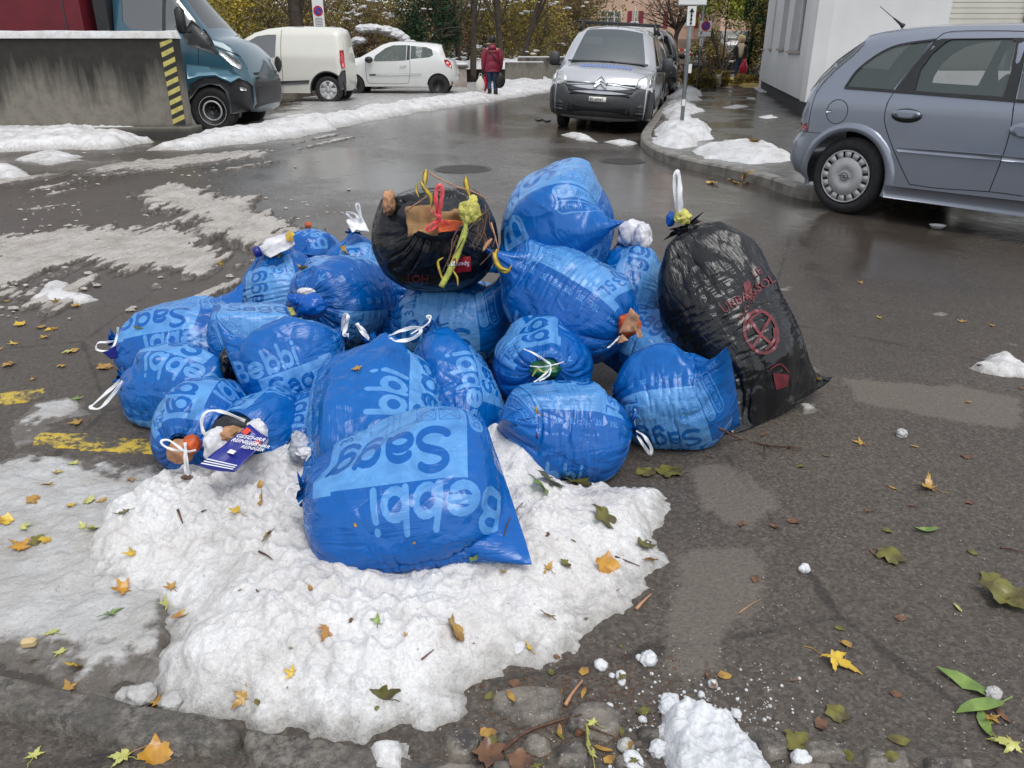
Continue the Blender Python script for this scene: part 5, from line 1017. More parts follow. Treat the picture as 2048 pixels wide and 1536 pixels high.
zb = .215; ol[0] = (ol[0][0], zb+.005); ol[-1] = (ol[-1][0], zb)
wc = mp_(505, 1252); wc = (wc[0], .322); arch = (wc[0]+.005, wc[1]+.01, .372)
M_mer = paint_mat('blue_grey_metallic', (.25, .28, .345), .45, .28, flake=.3)
qw = [mp_(*q) for q in ((508, 598), (530, 545), (590, 460), (680, 378), (780, 322), (900, 288), (1052, 270), (950, 430), (842, 612), (830, 622))]
dw = [mp_(*q) for q in ((850, 628), (950, 450), (1068, 275), (1110, 262), (1640, 256), (1700, 258), (1690, 480), (1672, 688))]; dg = [mp_(*q) for q in ((985, 622), (1000, 480), (1060, 370), (1140, 285), (1180, 266), (1590, 260), (1628, 285), (1625, 480), (1595, 662))]
fw = [mp_(1712, 262), mp_(1690, 690), (s1+1.35, z1-.60), (s1+1.2, z1-.40), (s1+.8, z1-.16), (s1+.4, z1-.09)]
s_r = mp_(1748, 690)
C = Car('parked_car', 'blue-grey metallic hatchback cut off by the right picture edge', 'car', mO, mD, mN, 1.68, ol, M_mer, arches=[arch, (wc[0]+2.63, wc[1]+.01, .372)], crown=(.12, .03), tumble=.20, belt=.93, glass=(11, 12, 13, 25, 26), R_=.15, grid=.05,
        wins=[(qw, M_glass, 'quarter_window', .004), (dg, M_glass, 'rear_door_window', .008), (fw, M_glassd, 'front_door_window', .004)])
# black window frame: the door window surround as a raised trim ring
def ring_patch(C, outer, inner_, mat, name, off=.003):
    A, B = np.array(outer), np.array(inner_); pts = [Vector(p) for p in outer]+[Vector(p) for p in inner_]; n, k = len(outer), len(inner_)
    ed = [(i, (i+1) % n) for i in range(n)]+[(n+i, n+(i+1) % k) for i in range(k)]
    v, e, f, *_ = geometry.delaunay_2d_cdt(pts, ed, [], 0, 1e-6); v = np.array([(p.x, p.y) for p in v]); F_ = np.array([q for q in f if len(q) == 3]); cen = v[F_].mean(1)
    F_ = F_[(sdf(cen[:, 0], cen[:, 1], A) > 0) & (sdf(cen[:, 0], cen[:, 1], B) < 0)]
    V = C.D*v[:, :1]+C.Z*v[:, 1:]-C.N*(C.tdepth(v[:, 0], v[:, 1])-off)[:, None]; return mesh_obj(name, V, [tuple(map(int, q)) for q in F_], mat, C.root)
ring_patch(C, dw, dg, M_blackp, 'window_frame')
C.line_side([qw[0]]+qw[2:7:2]+[qw[6]], .016, M_blackp, 'window_seal', .004); C.line_side([qw[0], qw[-1], dw[-1], fw[1]], .022, M_blackp, 'window_seal', .006, n=12)
C.line_side([mp_(*q) for q in ((1105, 222), (1068, 268), (950, 440), (845, 632), (805, 730), (796, 830), (830, 950), (890, 1100), (962, 1258))]); C.line_side([mp_(*q) for q in ((1706, 222), (1700, 400), (1676, 690), (1655, 880), (1598, 1080), (1508, 1308))])
C.line_side([mp_(*q) for q in ((1105, 224), (1160, 212), (1300, 206), (1500, 206), (1746, 214))], .005); C.line_side([mp_(*q) for q in ((962, 1258), (1150, 1285), (1508, 1310), (1740, 1340))], .006)
C.line_side([mp_(*q) for q in ((190, 890), (300, 905), (420, 915), (510, 965))], .005); C.line_side([mp_(*q) for q in ((320, 630), (290, 760), (268, 900))], .004)
fc = mp_(470, 762); C.line_side([(fc[0]+.098*cos(a*.5236), fc[1]+.098*sin(a*.5236)) for a in range(13)], .005, name='fuel_flap_gap'); C.patch_side([mp_(403, 752), mp_(435, 752), mp_(435, 766), mp_(403, 766)], M_chrome, 'fuel_cap_catch', .008)
hx = mp_(945, 790); C.patch_side([(hx[0]+.125*cos(a), hx[1]+.055*sin(a)) for a in np.linspace(0, 2*pi, 24)[:-1]], M_blackp, 'door_handle_recess', .002); C.patch_side([(hx[0]+.117*cos(a), hx[1]+.012+.034*sin(a)) for a in np.linspace(0, 2*pi, 24)[:-1]], M_mer, 'door_handle', .030, .03, g=.03)
hx = mp_(1778, 890); C.patch_side([(hx[0]+.125*cos(a), hx[1]+.055*sin(a)) for a in np.linspace(0, 2*pi, 24)[:-1]], M_mer, 'door_handle', .02, .03, g=.03)
C.patch_side([mp_(*q) for q in ((888, 1006), (1120, 1022), (1400, 1044), (1602, 1060), (1596, 1094), (1390, 1078), (1120, 1054), (900, 1034), (888, 1022))], M_mer, 'side_moulding', .022, .03); C.patch_side([mp_(*q) for q in ((1608, 1062), (1800, 1080), (2100, 1100), (2100, 1136), (1800, 1114), (1602, 1096))], M_mer, 'side_moulding', .022, .03)
C.patch_side([mp_(792, 1262)]+[mp_(x, 1262+(x-792)*.115) for x in (1000, 1300, 1748, 2100)]+[(mp_(2100, 1420)[0], .20), (mp_(792, 1320)[0], .20)], M_mer, 'sill', .020, .03)
# wheel arch lip
def arch_lip(C, sc, zc, r, mat, w=.055, off=.018):
    V = []; Fc = []; n = 28
    for i in range(n+1):
        a = -.35+(pi+.7)*i/n
        for k, (rr, o) in enumerate(((r, -.01), (r, off), (r+w*.7, off*.9), (r+w*1.3, .0), (r+w*1.3, -.02))):
            s, z = sc+rr*cos(a), zc+rr*sin(a); z = max(z, .20); V.append(C.D*s+C.Z*z-C.N*(float(C.tdepth(s, z))-o))
    for i in range(n):
        for k in range(4): Fc.append((i*5+k, i*5+k+1, i*5+6+k, i*5+5+k))
    return mesh_obj('arch_lip', V, Fc, mat, C.root)
arch_lip(C, *arch, M_mer); M = C.inner(ol[0][0]+.15, ol[-1][0]-.1); C.seats(M, (.95, 1.9), .62)
C.wheel(wc[0], .325, .232, 'meriva', zc=wc[1]); C.wheel(wc[0]+2.63, .325, .232, 'meriva', zc=wc[1])
eb = MB(); e0 = C.pt(wc[0], wc[1], .012)  # emblem: ring with a bolt
for k in range(16):
    a, b = 2*pi*k/16, 2*pi*(k+1)/16; eb.tube([C.pt(wc[0]+.034*cos(a), wc[1]+.034*sin(a), .012), C.pt(wc[0]+.034*cos(b), wc[1]+.034*sin(b), .012)], .003, 5)
eb.tube([C.pt(wc[0]-.055, wc[1]+.006, .012), C.pt(wc[0]+.012, wc[1]+.010, .012)], .003, 5); eb.tube([C.pt(wc[0]-.012, wc[1]-.010, .012), C.pt(wc[0]+.055, wc[1]-.006, .012)], .003, 5); eb.tube([C.pt(wc[0]+.012, wc[1]+.010, .012), C.pt(wc[0]-.012, wc[1]-.010, .012)], .003, 5); eb.build('wheel_emblem', M_greyp, C.root)
C.patch_side([mp_(*q) for q in ((192, 842), (265, 838), (262, 894), (188, 886))], M_tail, 'tail_lamp', .006); C.patch_front([(-.83, mp_(190, 890)[1]), (-.55, mp_(190, 890)[1]), (-.52, 1.10), (-.83, 1.10)], M_tail, 'tail_lamp', .006, .03, end=0); C.patch_side([mp_(*q) for q in ((255, 600), (300, 520), (400, 410), (500, 330), (572, 280), (576, 300), (520, 380), (420, 480), (350, 570), (322, 628), (244, 624))], M_glassd, 'tailgate_window_side', .005)
ab = MB(); a0 = C.pt(*mp_(735, 192), .62); 
a0 = C.pt(mp_(735, 192)[0], mp_(735, 192)[1]+.02, .45); a1 = C.pt(mp_(575, 30)[0], mp_(575, 30)[1], .45); d_ = a1-a0; ab.tube([a0, a0+d_*.12, a0+d_*.4, a0+d_*.42, a1], [.022, .012, .006, .0035, .0025], 8).build('antenna', M_blackp, C.root, True)
MER = C
# ---------------------------------------------------------------- white delivery van
fO = G(655, 206.5); fD = np.array((1., 0)); fN = np.array((0, -1.))
def fp(x, y):
    x = 850+(x-850)*.72 if x > 850 else x
    return to_plane(fO, fD, 460+x/4, y/4)
M_wh = paint_mat('cream_white_paint', (.66, .65, .59), 0, .3); M_wh2 = paint_mat('white_paint', (.66, .67, .65), 0, .3)
ol = [fp(*q) for q in ((-290, 745), (-300, 640), (-285, 560), (-220, 500), (-60, 450), (30, 380), (90, 310), (170, 262), (260, 235), (400, 219), (560, 217), (700, 220), (830, 228), (868, 245), (885, 285), (905, 360), (925, 450), (942, 560), (958, 660), (955, 700), (930, 725))]
zb = fp(660, 745)[1]; ol[0] = (ol[0][0], zb); ol[-1] = (ol[-1][0], zb+.06); wc = fp(785, 722); wf = fp(-80, 722)
C = Car('parked_van', 'cream-white small delivery van parked behind the blue truck', 'van', fO, fD, fN, 1.75, ol, M_wh, arches=[(wc[0], wc[1], .455), (wf[0], wf[1], .455)], crown=(.08, .04), tumble=.14, belt=fp(0, 470)[1], R_=.14, grid=.1, glass=(3, 4, 5),
        wins=[([fp(*q) for q in ((105, 362), (140, 325), (200, 290), (280, 277), (354, 276), (358, 460), (300, 466), (250, 466), (130, 430))], M_glassd, 'door_window', .006)])
C.line_side([fp(*q) for q in ((392, 238), (400, 400), (418, 560), (425, 742))], .012); C.line_side([fp(*q) for q in ((630, 560), (700, 510), (800, 508), (870, 540))], .006, M_wh2, 'body_crease', .01)
h_ = fp(384, 512); C.patch_side([(h_[0]+.09*cos(a), h_[1]+.19*sin(a)) for a in np.linspace(0, 2*pi, 16)[:-1]], M_blackp, 'door_handle', .02, .02); C.patch_side([fp(*q) for q in ((230, 655), (400, 650), (636, 641), (630, 668), (400, 680), (230, 684))], M_greyp, 'side_moulding', .02, .03)
C.patch_side([fp(*q) for q in ((880, 405), (915, 400), (930, 450), (940, 540), (912, 548), (892, 500))], M_tail, 'tail_lamp', .012, .03); C.patch_side([fp(*q) for q in ((868, 625), (905, 570), (942, 560), (956, 660), (952, 705), (900, 728), (880, 680))], M_greyp, 'rear_bumper', .012, .04)
arch_lip(C, wc[0], wc[1], .445, M_blackp, .03, .01); C.inner(ol[0][0]+.2, ol[-1][0]-.2, .3, .9)
C.wheel(wc[0], .36, .245, 'five', zc=wc[1], w=.2); C.wheel(wf[0], .36, .245, 'five', zc=wc[1], w=.2)
# ---------------------------------------------------------------- white hatchback
cO = G(877, 189.5); 
def cq(x, y):
    x = 1690+(x-1690)*.85 if x > 1690 else x
    return to_plane(cO, fD, 460+x/4, y/4)
ol = [cq(*q) for q in ((700, 690), (690, 620), (705, 560), (760, 520), (860, 490), (955, 478), (1030, 462), (1130, 405), (1200, 362), (1260, 343), (1340, 336), (1450, 337), (1560, 345), (1640, 356), (1682, 368), (1700, 415), (1725, 470), (1790, 500), (1808, 560), (1816, 620), (1810, 670), (1780, 692))]
zb = cq(1400, 692)[1]; ol[0] = (ol[0][0], zb); ol[-1] = (ol[-1][0], zb+.05); wc = cq(1668, 682); wf = cq(990, 682)
C = Car('parked_car', 'white three-door hatchback parked beyond the cream-white van', 'car', cO, fD, fN, 1.7, ol, M_wh2, arches=[(wc[0], wc[1], .36), (wf[0], wf[1], .36)], crown=(.1, .03), tumble=.2, belt=cq(0, 490)[1], R_=.14, grid=.1, glass=(6, 7, 14, 15),
        wins=[([cq(*q) for q in ((1148, 482), (1160, 445), (1240, 384), (1300, 362), (1408, 360), (1406, 484), (1300, 490), (1160, 492))], M_glass, 'door_window', .006), ([cq(*q) for q in ((1440, 366), (1570, 378), (1612, 396), (1624, 440), (1600, 458), (1442, 474))], M_glass, 'rear_side_window', .006), ([cq(*q) for q in ((1412, 360), (1436, 364), (1438, 478), (1410, 484))], M_blackp, 'window_pillar', .0)])
C.line_side([cq(*q) for q in ((1084, 492), (1090, 600), (1104, 655), (1150, 668), (1400, 668), (1432, 640), (1440, 560), (1438, 480))], .012); C.patch_side([cq(*q) for q in ((1115, 594), (1165, 592), (1165, 604), (1115, 606))], M_blackp, 'side_badge', .02); C.patch_side([cq(*q) for q in ((1168, 594), (1530, 588), (1530, 596), (1168, 602))], M_wh2, 'side_moulding', .03)
C.patch_side([cq(*q) for q in ((1715, 476), (1745, 478), (1780, 500), (1792, 545), (1750, 530), (1725, 505))], M_tail, 'tail_lamp', .02, .03); C.patch_side([cq(*q) for q in ((1785, 655), (1806, 655), (1800, 675), (1788, 675))], M_tailo, 'reflector', .02)
C.patch_side([cq(*q) for q in ((1360, 522), (1412, 522), (1410, 530), (1362, 530))], M_wh2, 'door_handle', .04, .03); m_ = C.pt(*cq(1115, 478), -.12); MB().ico(m_, .13, 2, sq=(1, .7, .75)).build('door_mirror', M_blackp, C.root, True)
M = C.inner(ol[0][0]+.2, ol[-1][0]-.2, .3, .85); C.seats(M, (cq(1330, 0)[0], cq(1520, 0)[0]), .75); C.wheel(wc[0], .335, .2, 'steel', zc=wc[1]); C.wheel(wf[0], .335, .2, 'steel', zc=wc[1])
# ---------------------------------------------------------------- blue truck with red box body
tO = G(430, 259)
def tp(x, y):
    x = 430+(x-430)*.64 if x > 430 else x
    return to_plane(tO, fD, x, y)
M_tb = paint_mat('petrol_blue_paint', (.024, .085, .125), .1, .3); M_tl = paint_mat('pale_blue_decal', (.13, .27, .35), .1, .3); M_redb = pmat('red_tarpaulin', (.14, .008, .018), .55, noise=.12, nscale=3, bump=.15, bscale=5)
roof = tp(250, -40)[1]+.55
ol = [(tp(200, 0)[0], .38), (tp(200, 0)[0], roof-.1), (tp(205, 0)[0]+.12, roof), (tp(290, 0)[0], roof+.02), (tp(318, 0)[0], roof-.1)]+[tp(*q) for q in ((345, -8), (372, 26), (400, 58), (418, 76), (445, 83), (475, 95), (503, 114), (522, 136), (538, 160), (546, 182), (548, 208), (540, 224), (505, 228))]
wc = tp(424, 222); zb = tp(505, 228)[1]; ol[-1] = (ol[-1][0], .34)
C = Car('parked_truck', 'petrol-blue delivery truck with dark red box body behind the concrete wall', 'truck', tO, fD, fN, 2.05, ol, M_tb, arches=[(wc[0], wc[1], .50)], crown=(.07, .05), tumble=.16, belt=tp(0, 60)[1]-.25, R_=.13, grid=.1, glass=(4, 5, 6),
        wins=[([tp(*q) for q in ((228, -80), (228, 0), (236, 40), (252, 57), (280, 60), (398, 60), (372, 30), (345, 0), (310, -55), (290, -80))], M_glassd, 'door_window', .008)])
C.patch_side([tp(*q) for q in ((380, 168), (405, 155), (430, 153), (455, 160), (480, 167), (505, 157), (530, 163), (543, 172), (547, 205), (540, 222), (506, 226), (478, 228), (475, 205), (462, 182), (445, 172), (420, 168), (398, 176), (380, 200))], M_blackp, 'lower_cladding', .012, .04)
C.patch_side([tp(*q) for q in ((372, 128), (420, 132), (470, 136), (500, 148), (530, 158), (505, 155), (480, 164), (456, 157), (430, 150), (400, 152), (375, 158))], M_tl, 'pale_decal', .006, .01); C.patch_side([tp(*q) for q in ((375, 40), (402, 60), (420, 80), (440, 108), (425, 108), (400, 98), (372, 88), (362, 70))], M_blackp, 'mirror_panel', .008, .02)
C.patch_side([tp(*q) for q in ((440, 101), (470, 108), (498, 120), (512, 133), (508, 139), (480, 129), (458, 116), (442, 108))], M_lamp, 'headlamp', .012, .04); C.patch_side([tp(*q) for q in ((508, 174), (530, 176), (530, 182), (510, 180))], M_lamp, 'fog_lamp', .02, .03); C.line_side([tp(*q) for q in ((395, 95), (396, 130), (395, 165))], .012)
C.line_side([tp(*q) for q in ((405, 78), (425, 92), (450, 98), (500, 112), (530, 138))], .012)
C.patch_front([(-.85, .36), (.85, .36), (.88, .80), (.6, .86), (-.6, .86), (-.88, .80)], M_blackp, 'front_bumper', .014, .04, end=1, g=.12)
C.line_side([tp(*q) for q in ((310, -50), (314, 0), (322, 60))], .05, M_blackp, 'window_pillar', .004)
mb = MB(); q0 = C.pt(*tp(372, 48), -.22); mb.box(q0+np.array((0, 0, .05)), (.16, .14, .42), bev=.05); mb.box(q0+np.array((.05, .1, -.12)), (.06, .22, .05)); mb.build('door_mirror', M_blackp, C.root, True)
for k in range(4):
    z_ = tp(540, 150+k*9)[1]; C.patch_front([(-.7, z_), (.7, z_), (.7, z_+.035), (-.7, z_+.035)], M_blackp, 'grille_bar', .02, .03, end=1, g=.12)
arch_lip(C, wc[0], wc[1], .48, M_blackp, .03, .01); C.inner(ol[0][0]+.1, ol[-1][0]-.25, .4, 1.0); C.wheel(wc[0], .41, .27, 'truck', zc=wc[1], w=.24)
s0, s1_ = tp(200, 30)[0], tp(165, 30)[0]; tb = MB(); L_ = 4.6
tb.box(((s1_-L_/2), 1.03, 1.95), (L_, 2.2, 2.3), bev=.03); o = tb.build('box_body', M_redb, C.root); mb = MB(); mb.box((s0-.02, 1.03, 1.75), (.22, 1.9, 1.9)); mb.build('cab_rear_wall', M_blackp, C.root); MB().box((s1_-L_/2+.3, 1.03, .62), (L_+.6, .9, .28)).build('chassis_rail', M_blackp, C.root)
pole = MB(); pole.tube([(s1_-.28, -.075, .85), (s1_-.28, -.075, 3.0)], .014, 6); pole.build('tarpaulin_strap', M_greyp, C.root); tb = MB()
for sc in (s1_-3.3,): tb.lathe([(.01, -.1), (.38, -.1), (.40, -.08), (.40, .1), (.38, .12), (.01, .12)], (sc, .15, .40), 24, 'y')
tb.build('rear_wheel', M_tyre, C.root, True)
# ---------------------------------------------------------------- silver van at the centre
vf = G(1113, 251); vO2 = np.array((vf[0], vf[1])); VD = ST; VN = -STN   # near side = left one in the picture? the street side
vax = vO2-VD*.92-STN*.02   # foot of the front-left corner
ol = [(.28, .24), (.10, .27), (.02, .38), (.0, .55), (.01, .72), (.04, .80), (.07, .90), (.16, 1.0), (.36, 1.06), (.58, 1.10), (.78, 1.13), (.97, 1.30), (1.16, 1.47), (1.34, 1.62), (1.50, 1.72), (1.85, 1.79), (2.8, 1.81), (3.7, 1.80), (4.2, 1.76), (4.30, 1.60), (4.36, 1.1), (4.38, .6), (4.34, .3), (4.2, .26)]
M_sil = paint_mat('silver_paint', (.50, .51, .55), .25, .25); vw = [(1.02, 1.18), (1.22, 1.38), (1.42, 1.56), (1.66, 1.66), (2.15, 1.67), (2.15, 1.14)]; vw2 = [(2.3, 1.18), (2.3, 1.67), (3.1, 1.66), (3.1, 1.18)]
C = Car('parked_van', 'silver van with roof rack and dark grey bumper facing the pile', 'van', vax, VD, VN, 1.81, ol, M_sil, arches=[(.92, .32, .37), (3.62, .32, .37)], crown=(.20, .05), tumble=.14, belt=1.05, R_=.13, grid=.08, glass=(10, 11, 12, 13), roll=R(-3.2), z0=.02, zscale=.97, wglass=M_glassw, gin=3,
        wins=[(vw, M_glassd, 'door_window', .004), (vw2, M_sil, 'blank_side_panel', .006)])
for far in (False, True):
    C.patch_side([(.11, .27), (.03, .38), (.01, .55), (.02, .72), (.05, .79), (.30, .80), (.55, .76), (.60, .62), (.56, .45), (.56, .27)], M_greyp, 'bumper_corner', .014, .03, far=far)
    C.patch_side([(.07, .84), (.10, .90), (.17, .985), (.34, 1.03), (.44, 1.02), (.36, .92), (.22, .83)], M_lamp, 'headlamp_side', .014, .03, far=far)
    C.line_side([(1.02, .35), (1.02, .9), (1.0, 1.15)], .012, far=far); C.patch_side([(1.35, .38), (3.2, .38), (3.2, .56), (1.35, .56)], M_greyp, 'side_moulding', .02, .03, far=far); C.patch_side([(1.9, .98), (2.08, .98), (2.08, 1.03), (1.9, 1.03)], M_blackp, 'door_handle', .03, .03, far=far)
VAN = C; yz = lambda L: [(a, b) for a, b in L]
mir = lambda L: [(-a, b) for a, b in L][::-1]
C.patch_front([(-.90, .26), (-.5, .25), (.5, .25), (.90, .26), (.905, .62), (.89, .82), (.60, .80), (.56, .70), (-.56, .70), (-.60, .80), (-.89, .82), (-.905, .62)], M_greyp, 'bumper', .016, .05, g=.09)
C.patch_front([(-.56, .70), (.56, .70), (.60, .795), (-.60, .795)], M_greyp, 'grille_surround', .014, .04); C.patch_front([(-.53, .645), (.53, .645), (.50, .70), (-.50, .70)], M_seam, 'upper_grille', .022, .02); C.patch_front([(-.56, .36), (.56, .36), (.54, .50), (-.54, .50)], M_seam, 'lower_grille', .020, .02)
for z_ in (.385, .42, .455): C.patch_front([(-.52, z_), (.52, z_), (.52, z_+.012), (-.52, z_+.012)], M_greyp, 'grille_bar', .030, .02, g=.2)
for z_ in (.665,): C.patch_front([(-.50, z_), (.50, z_), (.50, z_+.012), (-.50, z_+.012)], M_greyp, 'grille_bar', .030, .02, g=.2)
for s_ in (1, -1):
    f_ = (lambda L: L) if s_ > 0 else mir
    C.patch_front(f_([(.60, .80), (.88, .79), (.895, .90), (.86, 1.00), (.78, 1.045), (.70, 1.0), (.62, .92)]), M_lamp, 'headlamp', .022, .04, g=.05)
    C.patch_front(f_([(.62, .34), (.86, .33), (.87, .52), (.80, .56), (.64, .50)]), M_blackp, 'fog_lamp_recess', .020, .02)
    for z_ in (.38, .43, .48): C.patch_front(f_([(.64, z_), (.85, z_), (.85, z_+.015), (.64, z_+.015)]), M_greyp, 'grille_bar', .032, .02, g=.2)
    for z_ in (.798, .852):
        C.patch_front(f_([(.10, z_+.01), (.60, z_), (.60, z_+.018), (.11, z_+.030)]), M_chrome, 'chrome_strip', .030, .02, g=.15)
    C.patch_front(f_([(.10, .826), (.60, .818), (.60, .850), (.10, .856)]), M_seam, 'grille_slot', .018, .02, g=.15)
for dz in (0, -.055):
    C.patch_front([(-.115, .838+dz), (-.095, .872+dz), (0, .935+dz), (.095, .872+dz), (.115, .838+dz), (.085, .838+dz), (0, .898+dz), (-.085, .838+dz)], M_chrome, 'chevron_emblem', .034, .02, g=.2)
C.patch_front([(-.17, .555), (.13, .555), (.13, .635), (-.17, .635)], pmat('number_plate', (.78, .77, .72), .4), 'number_plate', .034, .01, g=.1)
pc = C.front_pt(-.155, .572, .037); pr = C.front_pt(.115, .572, .037); up_ = C.front_pt(-.155, .62, .037); xd = unit(pr-pc)*1.0; yd = unit(up_-pc)
M_pwh = pmat('pale_paper', (.5, .5, .47), .6); M_letter = pmat('black_lettering', (.01, .01, .01), .5)
zero = np.zeros(3); tw = text_on('BS\u00b768987', pc, xd, yd, .064, M_letter, 'plate_lettering', C.root, zero)
M_bluel = pmat('faded_blue_lettering', (.16, .24, .52), .5)
def hood_pt(y, s, off=.008):
    i = int(np.argmin(np.abs(C.m[:len(C.m)//2, 0]-s))); return C.skin_pt(i, y/(C.W/2-C.td[i]), None, off)
mb = MB(); r8 = random.Random(8); x = -.44
while x < .44:
    w_ = .035+.02*r8.random(); q = [hood_pt(x, .40), hood_pt(x+w_, .40), hood_pt(x+w_, .54), hood_pt(x, .54)]; nn = C.Z*.003
    mb.add([a for a in q]+[a-nn for a in q], [(0, 1, 2, 3), (0, 4, 5, 1), (1, 5, 6, 2), (2, 6, 7, 3), (3, 7, 4, 0)]); x += w_+.022
q = [hood_pt(-.46, .32), hood_pt(.2, .32), hood_pt(.2, .36), hood_pt(-.46, .36)]; mb.add(q, [(0, 1, 2, 3)]); mb.build('faded_hood_print', M_bluel, C.root)
C.line_side([(2.22, .35), (2.22, 1.0), (2.22, 1.68)], .012); 
mb = MB()
for s_ in (2.05, 3.35):
    a, b = C.pt(s_, 1.90, .14), C.pt(s_, 1.90, C.W-.14); mb.tube([a+(a-b)*.03, a, (a+b)/2+C.Z*.0, b, b+(b-a)*.03], .022, 6)
    for t_ in (.20, C.W-.20): q = C.pt(s_, 1.82, t_); mb.tube([q-C.Z*.10+C.N*(.04 if t_ < 1 else -.04), q, q+C.Z*.08], [.05, .03, .025], 6)
for t_ in (.2, C.W-.2): mb.tube([C.pt(2.05, 1.93, t_), C.pt(3.35, 1.93, t_)], .012, 5)
mb.build('roof_rack', M_blackp, C.root, True); MB().tube([C.pt(1.95, 1.80, .9), C.pt(1.93, 1.84, .9), C.pt(2.1, 2.02, .9)], [.02, .008, .004], 6).build('antenna', M_blackp, C.root, True)
for t_, sg in ((-.16, 1), (C.W+.16, -1)):
    mb = MB(); q = C.pt(1.22, 1.20, t_); mb.box(tuple(q), (.20, .13, .25), rz=-.2, bev=.045); mb.tube([q-C.Z*.08, C.pt(1.25, 1.10, t_+sg*.2)], .04, 6); mb.build('door_mirror', M_greyp, C.root, True)
for q in (((.05, 1.04), (.55, 1.06)), ((.60, 1.04), (-.1, 1.06))):
    pass
mb = MB(); i0 = 0
a = C.front_pt(-.72, 1.19, .03); b = C.front_pt(.1, 1.17, .03); mb.tube([a, (a+b)/2, b], .014, 5); a = C.front_pt(-.05, 1.17, .03); b = C.front_pt(.72, 1.19, .03); mb.tube([a, (a+b)/2, b], .014, 5); mb.build('wiper', M_blackp, C.root)
M = C.inner(.3, 4.2, .25, .8); C.seats(M, (1.75,), .78)
mb = MB(); mb.box((1.05, .9, .98), (.5, 1.5, .12), bev=.04); mb.box((1.75, .9, 1.2), (.04, .5, .8)); o = mb.build('dashboard', M_in, C.root); o.data.transform(M.to_4x4()); mb = MB(); mb.box((.98, .45, 1.06), (.2, .28, .01)); mb.box((1.0, 1.45, 1.06), (.15, .2, .01)); mb.box((1.42, .52, 1.56), (.03, .34, .13)); o = mb.build('papers_and_sun_visor', M_pwh, C.root); o.data.transform(M.to_4x4())
C.wheel(.92, .32, .2, 'steel', zc=.30, inset=.05); C.wheel(3.62, .32, .2, 'steel', zc=.30, inset=.05)
C.patch_side([(1.35, .40), (3.2, .40), (3.2, .55), (1.35, .55)], M_greyp, 'side_moulding', .02, .03)
# ---------------------------------------------------------------- simple cars further off
def simple_car(name, label, front, D, W, paint, H_=1.5, L_=4.2, suv=False, snow=True, roofsnow=.06, front_is='front', cat='car'):
    D = np.array(D); N = np.array((-D[1], D[0])); N = N if N@np.array((-1, -.2)) > 0 else -N; O = np.array(front)
    if suv: ol = [(.2, .25), (.03, .4), (.0, .62), (.05, .86), (.3, .98), (.95, 1.06), (1.35, 1.34*H_/1.5), (1.75, 1.46*H_/1.5), (2.4, H_), (3.4, H_*.99), (L_-.35, H_*.94), (L_-.08, 1.05), (L_, .8), (L_, .45), (L_-.15, .25)]
    else: ol = [(.2, .25), (.03, .4), (.0, .58), (.08, .78), (.4, .88), (1.1, .98), (1.55, 1.22), (1.95, 1.38), (2.5, H_), (3.2, H_*.985), (L_-.5, H_*.90), (L_-.1, 1.0), (L_, .82), (L_, .45), (L_-.15, .25)]
    b = .98 if not suv else 1.08; wi = [(1.35, b+.02), (1.7, b+.22), (2.05, H_-.17), (2.6, H_-.12), (3.3, H_-.13), (L_-.6, b+.2), (L_-.65, b+.03)]
    C = Car(name, label, cat, O, D, N, W, ol, paint, arches=[(.85, .32, .37), (L_-.85, .32, .37)], crown=(.14, .04), tumble=.2, belt=b, R_=.15, grid=.12, glass=(5, 6, 9, 10), wins=[(wi, M_glassd, 'side_window', .004)])
    for e in (0, 1):
        for s_ in (1, -1):
            L = [(.52, .68), (.80, .70), (.82, .84), (.60, .80)] if e == 0 else [(.58, .84), (.78, .82), (.80, 1.08), (.66, 1.1)]
            C.patch_front(L if s_ > 0 else mir(L), M_lamp if e == 0 else M_tail, 'headlamp' if e == 0 else 'tail_lamp', .02, .03, end=e)
        C.patch_front([(-.26, .62), (.26, .62), (.26, .73), (-.26, .73)] if e else [(-.5, .40), (.5, .40), (.5, .55), (-.5, .55)], pmat('plate', (.6, .6, .58), .5) if e else M_blackp, 'number_plate' if e else 'grille', .02, .02, end=e)
    C.inner(.3, L_-.2); C.wheel(.85, .32, .2, 'five', zc=.32, far=True); C.wheel(L_-.85, .32, .2, 'five', zc=.32, far=True)
    if snow:
        v = []; sx = np.linspace(ol[7][0], L_-.45, 10); tx = np.linspace(.24, W-.24, 8); V = []
        for a in sx:
            zt = np.interp(a, [p[0] for p in ol[:12]], [p[1] for p in ol[:12]])
            for t in tx:
                e_ = min(1, 3.2*min((a-sx[0])/(sx[-1]-sx[0]), (sx[-1]-a)/(sx[-1]-sx[0]), (t-tx[0])/(tx[-1]-tx[0]), (tx[-1]-t)/(tx[-1]-tx[0]))+.05); V.append(C.pt(a, zt+.03+roofsnow*e_**.4*(.7+.6*rng.random()), t))
        Fc = [(i*8+j, (i+1)*8+j, (i+1)*8+j+1, i*8+j+1) for i in range(9) for j in range(7)]; n0 = len(V); V += [p-C.Z*.12 for p in V]; V = V
        for i in range(9): Fc += [(i*8, n0+i*8, n0+i*8+8, i*8+8), (i*8+7, i*8+15, n0+i*8+15, n0+i*8+7)]
        for j in range(7): Fc += [(j, j+1, n0+j+1, n0+j), (72+j, n0+72+j, n0+73+j, 73+j)]
        mesh_obj('roof_snow', V, Fc, M_snow, C.root)
    for t_ in (-.1, W+.1): MB().ico(C.pt(1.5, b+.06, t_), .11, 2, sq=(.9, .9, .75)).build('door_mirror', M_blackp, C.root, True)
    return C
M_bk = paint_mat('black_car_paint', (.012, .013, .016), .2, .2); M_bk2 = paint_mat('dark_grey_car_paint', (.022, .024, .03), .3, .2)
c0 = np.array(vax)+VD*5.0+STN*.05
